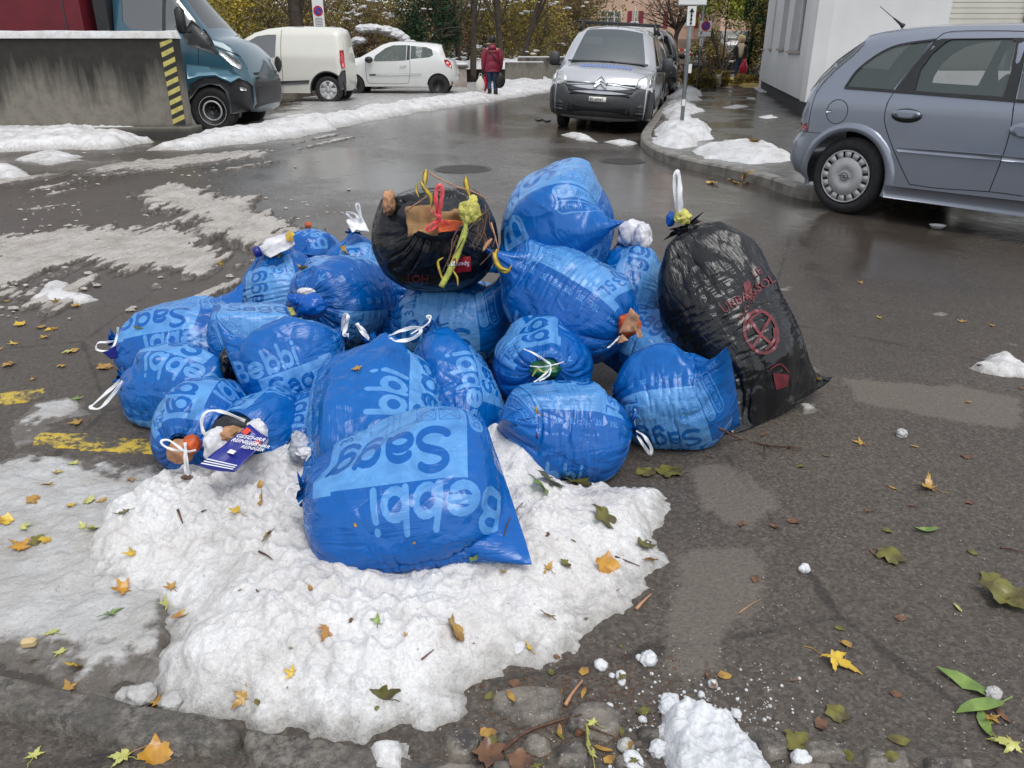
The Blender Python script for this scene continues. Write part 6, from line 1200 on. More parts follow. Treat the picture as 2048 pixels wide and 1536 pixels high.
simple_car('parked_car', 'black car with snow on its roof just behind the silver van', c0, VD, 1.8, M_bk, 1.62, 4.4, True, True, .22)
simple_car('parked_car', 'dark people carrier second behind the silver van, red tail lamp showing', c0+VD*5.3+STN*.1, VD, 1.85, M_bk2, 1.9, 4.6, True, False)
g1 = G(1375, 137.5); g2 = G(1432, 147)
simple_car('parked_car', 'distant white hatchback seen from behind near the pink house', np.array(g1[:2])+VD*4.1, -VD, 1.75, M_wh2, 1.5, 4.1, False, True, .05)
simple_car('parked_car', 'distant black car with snowy roof seen from behind', np.array(g2[:2])+VD*4.3, -VD, 1.8, M_bk, 1.6, 4.3, True, True, .12)
# ================================================================== WALL, BUILDINGS, SIGNS
k = NT('stained_concrete'); sx = k.n('ShaderNodeSeparateXYZ'); k.put(sx.inputs[0], k.pos)
st = k.noise(1.0, 5, .65, vec=k.mapv((3.2, 1, .35))); hgt = k.rng(sx.outputs[2], .15, 1.5, -.28, .38); f = k.rng(k.mth('ADD', st, hgt), .42, .72)
c_ = k.mix(f, (.20, .185, .155), (.022, .020, .017)); c_ = k.mix(k.rng(k.noise(6, 5, .7), .45, .7, 0, .45), c_, (.05, .045, .038)); c_ = k.mix(k.rng(sx.outputs[2], .12, .24, .85, 0), c_, (.02, .019, .017))
k.set(Base_Color=c_, Roughness=.75, Normal=k.bump(k.noise(25, 5, .7), .4, .01)); M_conc = k.m
wy = 13.15; xr = P(374, 262, wy)[0]; ztop = P(350, 74, wy)[2]; L_ = 9.
wall = empty('concrete_wall', (xr, wy, 0)); tag(wall, 'stained concrete wall with snow on top and a yellow-black striped end', 'wall')
MB().box((-L_/2, .15, ztop/2), (L_, .30, ztop), bev=.012).build('wall_slab', M_conc, wall); MB().box((-L_/2+.06, .10, .09), (L_+.12, .52, .20), bev=.01).build('plinth', M_conc, wall)
M_ys = pmat('yellow_stripe', (.50, .44, .13), .55, noise=.15, nscale=14); M_bs = pmat('black_stripe', (.022, .022, .02), .6, noise=.2, nscale=14)
MB().box((-.10, -.006, ztop/2+.10), (.2, .012, ztop-.24)).build('striped_band', M_bs, wall)
nst = 9; ph_ = (ztop-.24)/nst; zb_ = .22
for i in range(nst):
    z0_, z1_ = zb_+ph_*i+.01, zb_+ph_*i+.02; y_ = -.0145; sl = .085; h_ = ph_*.50
    q = [(-.2, y_, z0_), (-.0, y_, z0_+sl), (0, y_, min(z0_+sl+h_, ztop-.02)), (-.2, y_, min(z0_+h_, ztop-.02))]; mesh_obj('stripe', q+[(a, b+.006, c) for a, b, c in q], [(0, 1, 2, 3), (0, 4, 5, 1), (1, 5, 6, 2), (2, 6, 7, 3), (3, 7, 4, 0)], M_ys, wall, False)
X, Y = np.meshgrid(np.linspace(-L_, .02, 260), np.linspace(-.03, .33, 14), indexing='ij'); e_ = np.clip(np.minimum(np.minimum(X+L_, .02-X)/.08, np.minimum(Y+.03, .33-Y)/.07), 0, 1)
o = grid_mesh('wall_snow', X, Y, ztop-.02+(.10+.02*fbm2(X*3, Y*3))*np.sqrt(1-(1-e_)**2), M_far, parent=wall)
o2 = drift('snow_patch', 'flat snow strip lying on the plinth of the concrete wall', [(-150, 262), (0, 256), (120, 250), (230, 252), (345, 257), (345, 259), (200, 262), (0, 268), (-150, 275)], .06, M_far, res=.03, edge=.12, nz=.05, fr=3, z0=.14, lumps=.5)
# --- white building
M_white_w = pmat('white_render', (.70, .70, .70), .85, noise=.05, nscale=1.2, bump=.25, bscale=120); M_sill = pmat('stone_sill', (.42, .36, .32), .7); M_base = pmat('dark_base', (.05, .05, .055), .8)
ca = G(1606, 232, .12)[:2]; fa = G(1517, 176, .12)[:2]; fd = unit(fa-ca); Lf = np.linalg.norm(fa-ca); Hb = 9.
wb = empty('white_house', (ca[0], ca[1], 0)); tag(wb, 'plain white rendered house on the right with slit windows and a roller shutter', 'house')
rr_ = np.array((1., .03)); rr_ = unit(rr_)
def wl(a, b, z0, z1, off=0., n=None):
    """vertical slab between plan points a, b (relative), thickness inward off"""
    n = np.array(n); q = [(a[0], a[1], z0), (b[0], b[1], z0), (b[0], b[1], z1), (a[0], a[1], z1)]; return q+[(x-n[0]*off, y-n[1]*off, z) for x, y, z in q]
BOXF = [(0, 1, 2, 3), (7, 6, 5, 4), (0, 4, 5, 1), (1, 5, 6, 2), (2, 6, 7, 3), (3, 7, 4, 0)]
nl = np.array((-fd[1], fd[0])); nl = nl if nl[0] < 0 else -nl; nf = np.array((rr_[1], -rr_[0])); nf = nf if nf[1] < 0 else -nf
def slab(name, o_, d_, n_, s0, s1, z0, z1, out, thick, mat, root):
    a, b = o_+d_*s0+n_*out, o_+d_*s1+n_*out; mesh_obj(name, wl(a, b, z0, z1, thick, n_), BOXF, mat, root, False)
z0v = np.zeros(2)
def holes(name, o_, d_, n_, L, H0, H1, hs, mat, root, th=.3, z0=.38):
    """wall with rectangular openings, built as slabs between them"""
    xs = sorted({0., L, *[h[0] for h in hs], *[h[1] for h in hs]}); mb = MB()
    for a, b in zip(xs[:-1], xs[1:]):
        zz_ = z0; 
        for h in sorted([h for h in hs if h[0] <= a+1e-6 and h[1] >= b-1e-6], key=lambda h: h[2]):
            p, q = o_+d_*a, o_+d_*b; mb.add(wl(p, q, zz_, h[2], th, n_), BOXF); zz_ = h[3]
        p, q = o_+d_*a, o_+d_*b; mb.add(wl(p, q, zz_, H1, th, n_), BOXF)
    return mb.build(name, mat, root)
def lf_(px, py): return to_plane(ca, fd, px, py)
w1 = [lf_(1562, 60)[0], lf_(1573, 60)[0]]; w2 = [lf_(1583, 60)[0], lf_(1606, 60)[0]]; w1.sort(); w2.sort(); zs1 = lf_(1567, 97)[1]; zs2 = lf_(1594, 102)[1]
hs = [(w2[0], w2[1], zs2, zs2+1.5), (w1[0], w1[1], zs1, zs1+1.5)]
for k_ in (w1[1]+2.2, w1[1]+5.): hs.append((k_, k_+.6, zs1, zs1+1.5))
hs += [(a, b, c+2.9, d+2.9) for a, b, c, d in hs]
holes('side_wall', z0v, fd, nl, Lf, 0, Hb, hs, M_white_w, wb, .28)
for a, b, c, d in hs:
    slab('window_sill', z0v, fd, nl, a-.06, b+.06, c-.05, c, .07, .30, M_sill, wb); f_ = MB(); q0 = -.22
    o_ = mesh_obj('window_pane', wl(fd*a+nl*q0, fd*b+nl*q0, c, d, .01, nl), BOXF, M_glassd, wb, False)
    slab('window_frame', z0v, fd, nl, a, a+.06, c, d, q0+.04, .06, M_white, wb); slab('window_frame', z0v, fd, nl, b-.06, b, c, d, q0+.04, .06, M_white, wb); slab('window_frame', z0v, fd, nl, a+.06, b-.06, d-.06, d, q0+.04, .06, M_white, wb)
slab('base_strip', z0v, fd, nl, 0, Lf, .0, .39, -.05, .2, M_base, wb); slab('base_strip', z0v, rr_, nf, 0, 14, .0, .39, -.05, .2, M_base, wb)
def ff_(px, py): return to_plane(ca, rr_, px, py)
sh0, sh1 = ff_(1902, 20)[0], ff_(2060, 20)[0]; zl = ff_(1960, 50)[1]-.10
fh = [(sh0, sh1, .95, zl+2.0)]
holes('front_wall', z0v, rr_, nf, 14, 0, Hb, fh, M_white_w, wb, .28); slab('back_wall', fd*Lf, rr_, -nf, 0, 14, 0, Hb, 0, .2, M_white_w, wb)
M_shut = pmat('cream_shutter_slat', (.60, .585, .52), .5, noise=.05, nscale=3)
zz_ = zl+.12; 
while zz_ < zl+2.0: slab('shutter_slat', z0v, rr_, nf, sh0+.03, sh1-.03, zz_, zz_+.085, -.10, .03, M_shut, wb); zz_ += .095
slab('shutter_end_bar', z0v, rr_, nf, sh0+.03, sh1-.03, zl+.02, zl+.11, -.08, .06, M_shut, wb); slab('window_pane', z0v, rr_, nf, sh0, sh1, .95, zl+.02, -.2, .02, M_glassd, wb)
MB().box((7, Lf/2, Hb+.1), (15, Lf+1, .2), rz=0).build('roof', M_base, wb)
# --- pink house
Yp = 65.; M_pink = pmat('pink_render', (.62, .42, .32), .85, noise=.08, nscale=.6); M_plin = pmat('sandstone_plinth', (.33, .25, .19), .85, noise=.15, nscale=1.5); M_redsh = pmat('dark_red_shutter', (.22, .02, .035), .6); M_win = pmat('window_frame_white', (.68, .67, .62), .5); M_curt = pmat('window_glass_pale', (.16, .17, .16), .1, spec=.9)
pb0 = P(1120, 120, Yp); ph = empty('pink_house', (pb0[0], Yp, 0)); tag(ph, 'pink rendered house with dark red shutters at the end of the street', 'house')
def pr(px0, py0, px1, py1, out, dep, mat, name, root=ph, Yq=Yp):
    a = P(px0, py1, Yq); b = P(px1, py0, Yq); o = MB().box(((a[0]+b[0])/2-root.location.x, -out+dep/2, (a[2]+b[2])/2), (abs(b[0]-a[0]), dep, abs(b[2]-a[2]))).build(name, mat, root); return o
zpl = P(1200, 78, Yp)[2]; x0_, x1_ = 0, P(1560, 50, Yp)[0]-pb0[0]
MB().box(((x0_+x1_)/2, 5, zpl+4.5), (x1_-x0_, 10, 9)).build('wall', M_pink, ph); MB().box(((x0_+x1_)/2, 4.95, zpl/2), (x1_-x0_+.1, 10, zpl)).build('plinth', M_plin, ph); MB().box(((x0_+x1_)/2, 5, zpl+9.3), (x1_-x0_+1, 11, .6)).build('roof', M_base, ph)
for (a, b, n_) in ((1201, 1242, 3), (1268, 1274, 1), (1370, 1384, 2), (1450, 1464, 2)):
    for dz in (0, -75):
        pr(a-1, 21+dz, b+1, 54+dz, .04, .05, M_win, 'window_frame'); 
        for i in range(n_):
            u0 = a+(b-a)*i/n_+.8; u1 = a+(b-a)*(i+1)/n_-.8
            for (v0, v1) in ((23, 33), (35, 52)): pr(u0, v0+dz, u1, v1+dz, .06, .03, M_curt, 'window_pane')
for (a, b) in ((1254, 1264), (1276, 1287), (1326, 1337), (1388, 1398)):
    for dz in (0, -75): pr(a, 22+dz, b, 56+dz, .10, .05, M_redsh, 'shutter')
pr(1378, 88, 1392, 96, .03, .05, M_curt, 'cellar_window'); pr(1300, 88, 1312, 96, .03, .05, M_curt, 'cellar_window')
gy_ = empty('grey_house', tuple(P(1440, 120, 58.)*np.array((1, 1, 0)))); tag(gy_, 'grey house entrance with dark glass door behind the yellow tree', 'house')
pr(1438, 62, 1545, 118, 0, 6, pmat('grey_render', (.36, .36, .35), .8), 'wall', gy_, 58.); pr(1440, -60, 1545, 62, 0, 6, M_pink, 'upper_wall', gy_, 58.)
for (a, b, c, d) in ((1457, 76, 1488, 81), (1457, 84, 1488, 116)): pr(a, b, c, d, .05, .05, M_glassd, 'door_pane', gy_, 58.)
pr(1455, 74, 1490, 76, .08, .1, M_win, 'door_frame', gy_, 58.); pr(1455, 81, 1490, 84, .08, .1, M_win, 'door_frame', gy_, 58.)
# --- red-white barrier boards
M_rr = pmat('barrier_red', (.55, .03, .02), .4); M_pw = pmat('panel_white', (.72, .73, .72), .4)
ba = empty('barrier', tuple(P(1375, 125, 52)*np.array((1, 1, 0)))); tag(ba, 'red and white construction barrier boards before the pink house', 'barrier')
for (ya, yb) in ((98, 102), (107, 111)):
    for i in range(7): pr(1350+i*9, ya, 1359+i*9, yb, 0, .05, M_rr if i % 2 else M_pw, 'board', ba, 52.)
for i in range(3): pr(1356+i*25, 96, 1358+i*25, 126, -.06, .05, M_greyp, 'barrier_post', ba, 52.)
# --- signs
M_post = pmat('galvanised_post', (.27, .30, .31), .4, .6, noise=.12, nscale=10); M_bsign = pmat('sign_blue', (.015, .05, .30), .35); M_rsign = pmat('sign_red', (.50, .015, .02), .35); M_purp = pmat('sign_purple', (.16, .05, .14), .35)
def disc(root, c, r, th, mat, name, n=28): return MB().lathe([(.0005, -th), (r, -th), (r, 0), (.0005, 0)][::-1], c, n, 'y').build(name, mat, root)
def noparking(root, c, r):
    MB().lathe([(r*.01, .0), (r, .0), (r, .006), (r*.01, .006)], (c[0], c[1], c[2]), 28, 'y').build('sign_disc', M_rsign, root); MB().lathe([(r*.01, .0), (r*.72, .0), (r*.72, .008), (r*.01, .008)], (c[0], c[1]-.004, c[2]), 28, 'y').build('sign_disc', M_bsign, root)
    mb = MB(); M_ = Matrix.Translation((c[0], c[1]-.012, c[2])) @ Matrix.Rotation(R(45), 4, 'Y'); mb.box((0, 0, 0), (r*1.6, .006, r*.2), M=M_); mb.build('sign_bar', M_rsign, root)
pA = G(1362, 264, .12); sa = empty('sign_post', tuple(pA)); tag(sa, 'grey sign post in the snow at the pavement corner with arrow plate', 'sign post')
MB().tube([(0, 0, 0), (0, 0, 2.75)], .032, 12).build('post', M_post, sa, True); Yq = pA[1]
def sp(px, py): q = P(px, py, Yq); return q[0]-pA[0]-.0, q[2]-pA[2]
xa, za = sp(1375, 52); xb, zb_ = sp(1389, 13); cx_ = 0
MB().box((0, -.05, (za+zb_)/2), (.135, .012, zb_-za), bev=.004).build('arrow_plate', M_pw, sa); h = zb_-za
mb = MB(); mb.box((0, -.062, za+h*.40), (.014, .008, h*.62)); mb.add([(-.035, -.066, zb_-h*.28), (.035, -.066, zb_-h*.28), (0, -.066, zb_-h*.08), (-.035, -.058, zb_-h*.28), (.035, -.058, zb_-h*.28), (0, -.058, zb_-h*.08)], [(0, 1, 2), (5, 4, 3), (0, 3, 4, 1), (1, 4, 5, 2), (2, 5, 3, 0)])
for i in range(4): mb.box((0, -.062, za+h*.12+i*.055), (.030, .008, .022))
mb.build('arrow', M_letter, sa); zt = sp(1370, 10)[1]
MB().box((0, -.05, zt+.28), (.42, .012, .56), bev=.02).build('sign_panel', M_pw, sa); MB().box((.02, -.062, zt+.14), (.20, .006, .10)).build('sign_print', M_purp, sa); MB().box((0, -.045, zt+.28), (.44, .01, .58), bev=.02).build('sign_rim', M_post, sa)
mb = MB(); mb.box((.05, -.04, .95), (.05, .004, .13)); mb.box((-.005, -.035, .45), (.05, .004, .10)); mb.build('sticker', M_pw, sa)
pB = P(1397, 135, 27.); pB[2] = .12; sb = empty('sign_post', tuple(pB)); tag(sb, 'smaller no-stopping sign with parking plate further down the pavement', 'sign post')
zq = lambda px, py, Y_: P(px, py, Y_)[2]-.12; MB().tube([(0, 0, 0), (0, 0, 2.6)], .03, 10).build('post', M_post, sb, True)
z1_, z2_ = zq(1404, 62, 27.), zq(1404, 42, 27.); MB().box((.10, -.05, (z1_+z2_)/2), (.38, .012, z2_-z1_)).build('sign_panel', M_pw, sb); noparking(sb, (.10, -.06, (z1_+z2_)/2), .145)
z3 = zq(1404, 73, 27.); MB().box((.08, -.05, (z1_+z3)/2-.01), (.40, .012, z1_-z3-.03)).build('parking_plate', M_pw, sb); text_on('P', np.array((-.06, -.062, z3+.03)), (1, 0, 0), (0, 0, 1), .14, M_letter, 'sign_lettering', sb, np.zeros(3))
z4 = zq(1400, 76, 27.); MB().box((-.0, -.05, z4-.13), (.10, .01, .22)).build('arrow_plate', M_pw, sb); MB().box((0, -.06, z4-.13), (.015, .006, .16)).build('arrow', M_letter, sb)
pC = P(640, 60, 27.5); pC[2] = 0; sc_ = empty('sign_post', tuple(pC)); tag(sc_, 'tall narrow white no-parking sign behind the cream-white van', 'sign post')
MB().tube([(0, 0.03, 0), (0, .03, 3.4)], .03, 10).build('post', M_post, sc_, True); zl_, zh_ = zq(640, 56, 27.5)+.12, zq(640, -12, 27.5)+.12; MB().box((0, -.02, (zl_+zh_)/2), (.36, .012, zh_-zl_), bev=.01).build('sign_panel', M_pw, sc_); noparking(sc_, (0, -.03, zq(640, 22, 27.5)+.12), .155)
mb = MB()
for i in range(6): mb.box((0, -.03, zl_+.06+i*.045), (.26-.03*(i % 2), .004, .012))
mb.box((0, -.03, zh_-.1), (.22, .004, .035)); mb.build('small_print', M_letter, sc_)
pD = P(1267, 80, 55.); pD[2] = 0; sd_ = empty('sign_post', tuple(pD)); tag(sd_, 'blue round arrow sign above the roof of the silver van', 'sign post')
MB().tube([(0, 0, 0), (0, 0, 4)], .04, 8).build('post', M_post, sd_, True); zc_ = P(1267, 52, 55.)[2]; MB().box((0, -.06, zc_), (.52, .02, .52), bev=.02).build('sign_panel', M_pw, sd_); MB().lathe([(.001, 0), (.22, 0), (.22, .02), (.001, .02)], (0, -.075, zc_), 24, 'y').build('sign_disc', M_bsign, sd_)
MB().tube(bez([(-.08, -.10, zc_-.11), (-.07, -.10, zc_+.01), (.0, -.10, zc_+.06), (.10, -.10, zc_+.05)], 4), .02, 6).tube([(.06, -.10, zc_+.12), (.14, -.10, zc_+.05), (.06, -.10, zc_-.02)], .018, 6).build('arrow', M_pw, sd_)
# --- low walls, striped bollard, rocks, small pillar
lw = empty('garden_wall', tuple(P(1050, 150, 34.)*np.array((1, 1, 0)))); tag(lw, 'low dark concrete garden wall behind the person in the dark red coat', 'wall')
a = P(1010, 160, 34.); b = P(1087, 137, 34.); MB().box(((a[0]+b[0])/2-lw.location.x, .12, .42), (b[0]-a[0], .25, .84), bev=.02).build('wall_slab', M_conc, lw); MB().box(((a[0]+b[0])/2-lw.location.x, .12, .86), (b[0]-a[0], .22, .05), bev=.02).build('wall_snow', M_far, lw)
lw2 = empty('garden_wall', tuple(P(1090, 150, 36.)*np.array((1, 1, 0)))); tag(lw2, 'second low concrete wall running behind the silver van', 'wall')
a = P(1035, 160, 36.); b = P(1180, 132, 36.); MB().box(((a[0]+b[0])/2-lw2.location.x, .12, .5), (b[0]-a[0], .25, 1.0), bev=.02).build('wall_slab', M_conc, lw2); MB().box(((a[0]+b[0])/2-lw2.location.x, .12, 1.03), (b[0]-a[0], .22, .06), bev=.02).build('wall_snow', M_far, lw2)
bed = drift('raised_bed_snow', 'patchy snow on the ground under the shrubs beyond the low walls', None, .25, M_far, res=.12, edge=.6, nz=.9, fr=.6, lumps=.8, wl=1.5, thr=.6, world=np.array([P(700, 120, 36.)[:2], P(1180, 120, 36.4)[:2], P(1180, 120, 50.)[:2], P(700, 120, 50.)[:2]]), z0=.55)
MB().box((-3, 43.5, .26), (18, 13.5, .5)).build('raised_bed', pmat('dark_soil', (.04, .032, .022), .9, noise=.4, nscale=2), None); bpy.data.objects['raised_bed']['kind'] = 'structure'
bo = empty('striped_bollard', tuple(G(1083, 163))); tag(bo, 'yellow-black striped bollard at the end of the low wall', 'bollard')
yb_ = G(1083, 163)[1]; MB().tube([(0, 0, 0), (0, 0, 1.0)], .14, 14).build('bollard_body', M_bs, bo, True)
for i in range(5):
    V = []; n = 14
    for kx in range(n+1):
        w = pi+pi*kx/n; V += [(.145*cos(w), .145*sin(w), .08+i*.18+.12*kx/n), (.145*cos(w), .145*sin(w), .17+i*.18+.12*kx/n)]
    mesh_obj('stripe', V, [(2*j, 2*j+2, 2*j+3, 2*j+1) for j in range(n)], M_ys, bo)
g = G(1050, 168); V, Fc = ICO[3]; o = mesh_obj('boulder', V*np.array((.42, .3, .42))*(1+.3*(fbm3(V*2, 3)-.5))[:, None], [tuple(f) for f in Fc], pmat('tan_stone', (.26, .19, .12), .8, noise=.25, nscale=4)); o.location = (g[0]+.1, g[1], .3); tag(o, 'tan boulder with snow on its left side in front of the low wall', 'boulder')
crumple('boulder_snow', g+np.array((-.22, -.05, .42)), (.28, .25, .28), M_far, o, np.array((g[0]+.1, g[1], .3)), 3, .2)
rt = MB(); rt.tube([G(1025, 172)+np.array((0, 0, .06)), G(1042, 166)+np.array((0, 0, .1)), G(1060, 172)+np.array((0, 0, .06))], .05, 6); o = rt.build('fallen_barrier_tape', M_rr); tag(o, 'red and white barrier tape lying in the snow by the boulder', 'tape')
pl = empty('stone_pillar', tuple(P(921, 150, 31.)*np.array((1, 1, 0)))); tag(pl, 'small snow-capped stone pillar right of the white hatchback', 'pillar')
MB().box((0, 0, .35), (.45, .35, .7), bev=.03).build('pillar_body', pmat('pale_stone', (.33, .28, .25), .8, noise=.2, nscale=5), pl); MB().box((0, 0, .74), (.62, .45, .08), bev=.03).build('pillar_cap', M_conc, pl); MB().box((0, 0, .82), (.6, .43, .10), bev=.045).build('cap_snow', M_far, pl)
ds = drift('snow_patch', 'trodden snow along the foot of the low wall', [(985, 172), (1030, 166), (1100, 158), (1110, 168), (1040, 178), (990, 182)], .2, M_far, res=.07, edge=.5, nz=.6, fr=1.2, lumps=.9, wl=2)
# dog tie: black cable on the road, cup, stones at kerb
o = MB().tube([q+np.array((0, 0, .02)) for q in bez([G(1071, 238), G(1076, 243), G(1085, 241), G(1093, 245), G(1100, 243)], 5)], .018, 6).build('black_cable', M_blackp, None, True); tag(o, 'short black cable lying on the road left of the silver van', 'cable')
g = G(1874, 457); o = MB().lathe([(.001, .004), (.045, .004), (.062, .028), (.065, .030), (.058, .026), (.042, .010), (.001, .010)], (0, 0, 0), 20).build('paper_lid', M_white, None, True); o.location = tuple(g); tag(o, 'small white paper dish on the wet road below the blue-grey car', 'dish')
for px, py, mt, lab in ((1374, 333, M_foil, 'grey-blue pebble lying against the kerb'), (1394, 331, M_white, 'whitish pebble next to the grey-blue one at the kerb')):
    g = G(px, py); V, Fc = ICO[2]; o = mesh_obj('pebble', V*np.array((.06, .045, .03)), [tuple(f) for f in Fc], mt); o.location = (g[0], g[1], .02); tag(o, lab, 'pebble')

# ================================================================== TREES AND SHRUBS
def leafmat(name, a, b, sc=1.2):
    k = NT(name); k.set(Base_Color=k.mix(k.rng(k.noise(sc, 3, .6, vec=k.obj), .38, .62), a, b), Roughness=.7, Specular_IOR_Level=.25); return k.m
M_ol = leafmat('olive_leaves', (0.297, 0.236, 0.074), (0.135, 0.121, 0.041)); M_br = leafmat('brown_leaves', (0.247, 0.163, 0.078), (0.124, 0.091, 0.055)); M_yl = leafmat('yellow_leaves', (0.529, 0.391, 0.046), (0.253, 0.218, 0.046)); M_dg = leafmat('dark_green_leaves', (0.026, 0.072, 0.029), (0.010, 0.029, 0.013)); M_yg = leafmat('yellow_green_leaves', (0.504, 0.504, 0.084), (0.240, 0.288, 0.060)); M_gold = leafmat('golden_leaves', (0.408, 0.288, 0.060), (0.240, 0.168, 0.048))
M_bark = pmat('bark', (.055, .042, .032), .9, noise=.3, nscale=8, bump=.6, bscale=25); M_tw = pmat('grey_twigs', (.10, .08, .06), .9)
def foliage(name, c, rad, n, ls, mat, root, seed, clumps=14, flat=1., droop=0, shell=.5):
    r = np.random.default_rng(seed); cc = r.normal(size=(clumps, 3)); cc /= np.linalg.norm(cc, axis=1, keepdims=True); cc *= (r.random((clumps, 1))**.4)*.75; cr = .22+.25*r.random(clumps); idx = r.integers(0, clumps, n)
    d = r.normal(size=(n, 3)); d /= np.linalg.norm(d, axis=1, keepdims=True); p = (cc[idx]+d*(cr[idx]*(shell+(1-shell)*r.random(n)))[:, None])*np.array(rad)+np.array(c); p[:, 2] = np.maximum(p[:, 2], .05)
    a = r.normal(size=(n, 3)); a /= np.linalg.norm(a, axis=1, keepdims=True); b = np.cross(a, r.normal(size=(n, 3))); b /= np.linalg.norm(b, axis=1, keepdims=True); s = ls*(.6+.8*r.random((n, 1)))
    V = np.stack([p-a*s-b*s*.1, p-b*s*.5, p+a*s, p+b*s*.5], 1).reshape(-1, 3); Fc = np.arange(4*n).reshape(n, 4)
    return mesh_obj(name, V, Fc, mat, root, False)
def branches(name, base, top, rad, n, mat, root, seed, r0=.05, spread=1., curve=.3, sub=3, twig=.010):
    r = random.Random(seed); mb = MB(); base = np.array(base, float)
    for i in range(n):
        e = np.array(top)+np.array([(r.random()-.5)*2*q for q in rad]); m = (base+e)/2+np.array(((r.random()-.5)*curve, (r.random()-.5)*curve, (r.random()-.3)*curve)); q = bez([base+np.array((r.gauss(0, .06), r.gauss(0, .06), 0))*spread, m, e], 4); L = len(q)
        mb.tube(q, [r0*(1-.8*k/(L-1)) for k in range(L)], 5)
        for j in range(sub):
            k = r.randint(L//3, L-2); s = q[k]; e2 = s+np.array((r.gauss(0, .45)*rad[0]*.6, r.gauss(0, .4)*rad[1]*.6, abs(r.gauss(.3, .3))*rad[2]*.6)); m2 = (s+e2)/2+np.array((r.gauss(0, .08), 0, r.gauss(0, .08))); mb.tube([s, m2, e2], [twig*1.6, twig, twig*.4], 4, cap=False)
            for t in range(2): e3 = e2+np.array((r.gauss(0, .3), r.gauss(0, .3), r.gauss(.1, .25)))*.7; mb.tube([m2, e3], [twig*.8, twig*.3], 3, cap=False)
    return mb.build(name, mat, root)
def shrub(name, lab, cat, px, Y, w, h, mat, n=2500, ls=.07, seed=1, mat2=None, stems=7, trunk=None, zc=None, grp=None, shell=.4, clumps=18, z0=0):
    x = P(px, 100, Y)[0]; root = empty(name, (x, Y, z0)); tag(root, lab, cat, grp); zc = zc if zc else h*.5
    foliage('crown', (0, 0, zc), (w, w*.7, h*.62), n, ls, mat, root, seed, clumps, shell=shell)
    if mat2: foliage('crown', (w*.2, -.1, zc*1.05), (w*.9, w*.7, h*.55), n//2, ls*.9, mat2, root, seed+50, clumps, shell=shell)
    if stems: branches('branches', (0, 0, 0), (0, 0, h*.8), (w*.85, w*.5, h*.3), stems, M_bark if trunk else M_tw, root, seed+9, r0=trunk or .03, sub=7, twig=.012)
    return root
S = [('shrub', 'yellow-orange autumn shrub above the bonnet of the blue truck', 430, 33, 2.3, 4.2, M_yl, M_ol), ('shrub', 'dark olive shrub between the truck windscreen and the yellow shrub', 350, 35, 2., 4.0, M_br, M_dg), ('shrub', 'yellow-green shrub above the cream-white van', 520, 35, 2.2, 4.3, M_yl, M_ol),
     ('shrub', 'brown half-bare shrub behind the tall no-parking sign', 620, 38, 2.2, 4.4, M_br, M_ol), ('shrub', 'olive-brown shrub above the gap between the two white vehicles', 720, 40, 2.6, 4.8, M_ol, M_br), ('shrub', 'tall olive shrub left of the dark conifer', 800, 42, 2.2, 5.0, M_ol, M_br),
     ('conifer', 'dense dark green conifer above the white hatchback', 862, 38, 1.7, 4.6, M_dg, None), ('shrub', 'brown bare-looking shrub right of the dark conifer', 930, 42, 2.2, 5.0, M_br, M_ol), ('shrub', 'olive shrub directly behind the person in the dark red coat', 1000, 41, 2.2, 4.8, M_ol, M_yl), ('shrub', 'golden-olive shrub behind the low wall', 1065, 40, 2.0, 4.8, M_ol, M_yl),
     ('shrub', 'brown-olive shrub ending at the pink house', 1135, 43, 2.2, 5.0, M_br, M_ol), ('shrub', 'low brown shrub behind the silver van mirror', 1160, 39, 1.3, 2.6, M_ol, M_br)]
for i, (nm, lab, px, Y, w, h, m1, m2) in enumerate(S): shrub(nm, lab, 'conifer' if nm == 'conifer' else 'shrub', px, Y, w, h, m1, 9000 if nm == 'conifer' else 4200, .06 if nm == 'conifer' else .055, 100+i, m2, 9, None, None, None, .4, 22, 0)
for i, (px, Y) in enumerate(((470, 46), (640, 48), (760, 50), (880, 50), (1010, 50), (1110, 52))): shrub('shrub', ['deep brown thicket seen through the yellow shrubs', 'dark brown thicket behind the no-parking sign', 'dark thicket behind the olive shrubs', 'dark thicket behind the conifer', 'dark thicket behind the person in the dark red coat', 'dark thicket left of the pink house'][i], 'shrub', px, Y, 4.2, 6.0 if i not in (2, 4) else 4.6, M_br, 5200, .10, 300+i, M_ol, 8, None, None, None, .3, 26)
# trunks standing among the shrubs
for i, (px, Y, lean) in enumerate(((945, 36.5, .1), (1003, 37, -.15), (1040, 38, .6), (598, 34, 0.), (918, 39, -.1))):
    x = P(px, 100, Y)[0]; t = empty('bare_tree', (x, Y, 0)); tag(t, ['dark bare trunk left of the person in the dark red coat', 'dark bare trunk right behind the person in the dark red coat', 'leaning bare branch tree behind the low wall', 'thick brown trunk behind the roof of the cream-white van', 'slim dark trunk above the stone pillar'][i], 'tree')
    MB().tube(bez([(0, 0, 0), (lean*.5, 0, 1.5), (lean*1.5, 0, 3.5), (lean*2, 0, 6)], 4), [.14 if i != 3 else .3]*4+[.12 if i != 3 else .27]*4+[.09 if i != 3 else .22]*4+[.05], 8).build('trunk', M_bark, t, True); branches('branches', (lean, 0, 2.2), (lean*1.5, 0, 4.5), (1.6, 1., 1.5), 6, M_bark, t, 400+i, .04, 1, .4, 4)
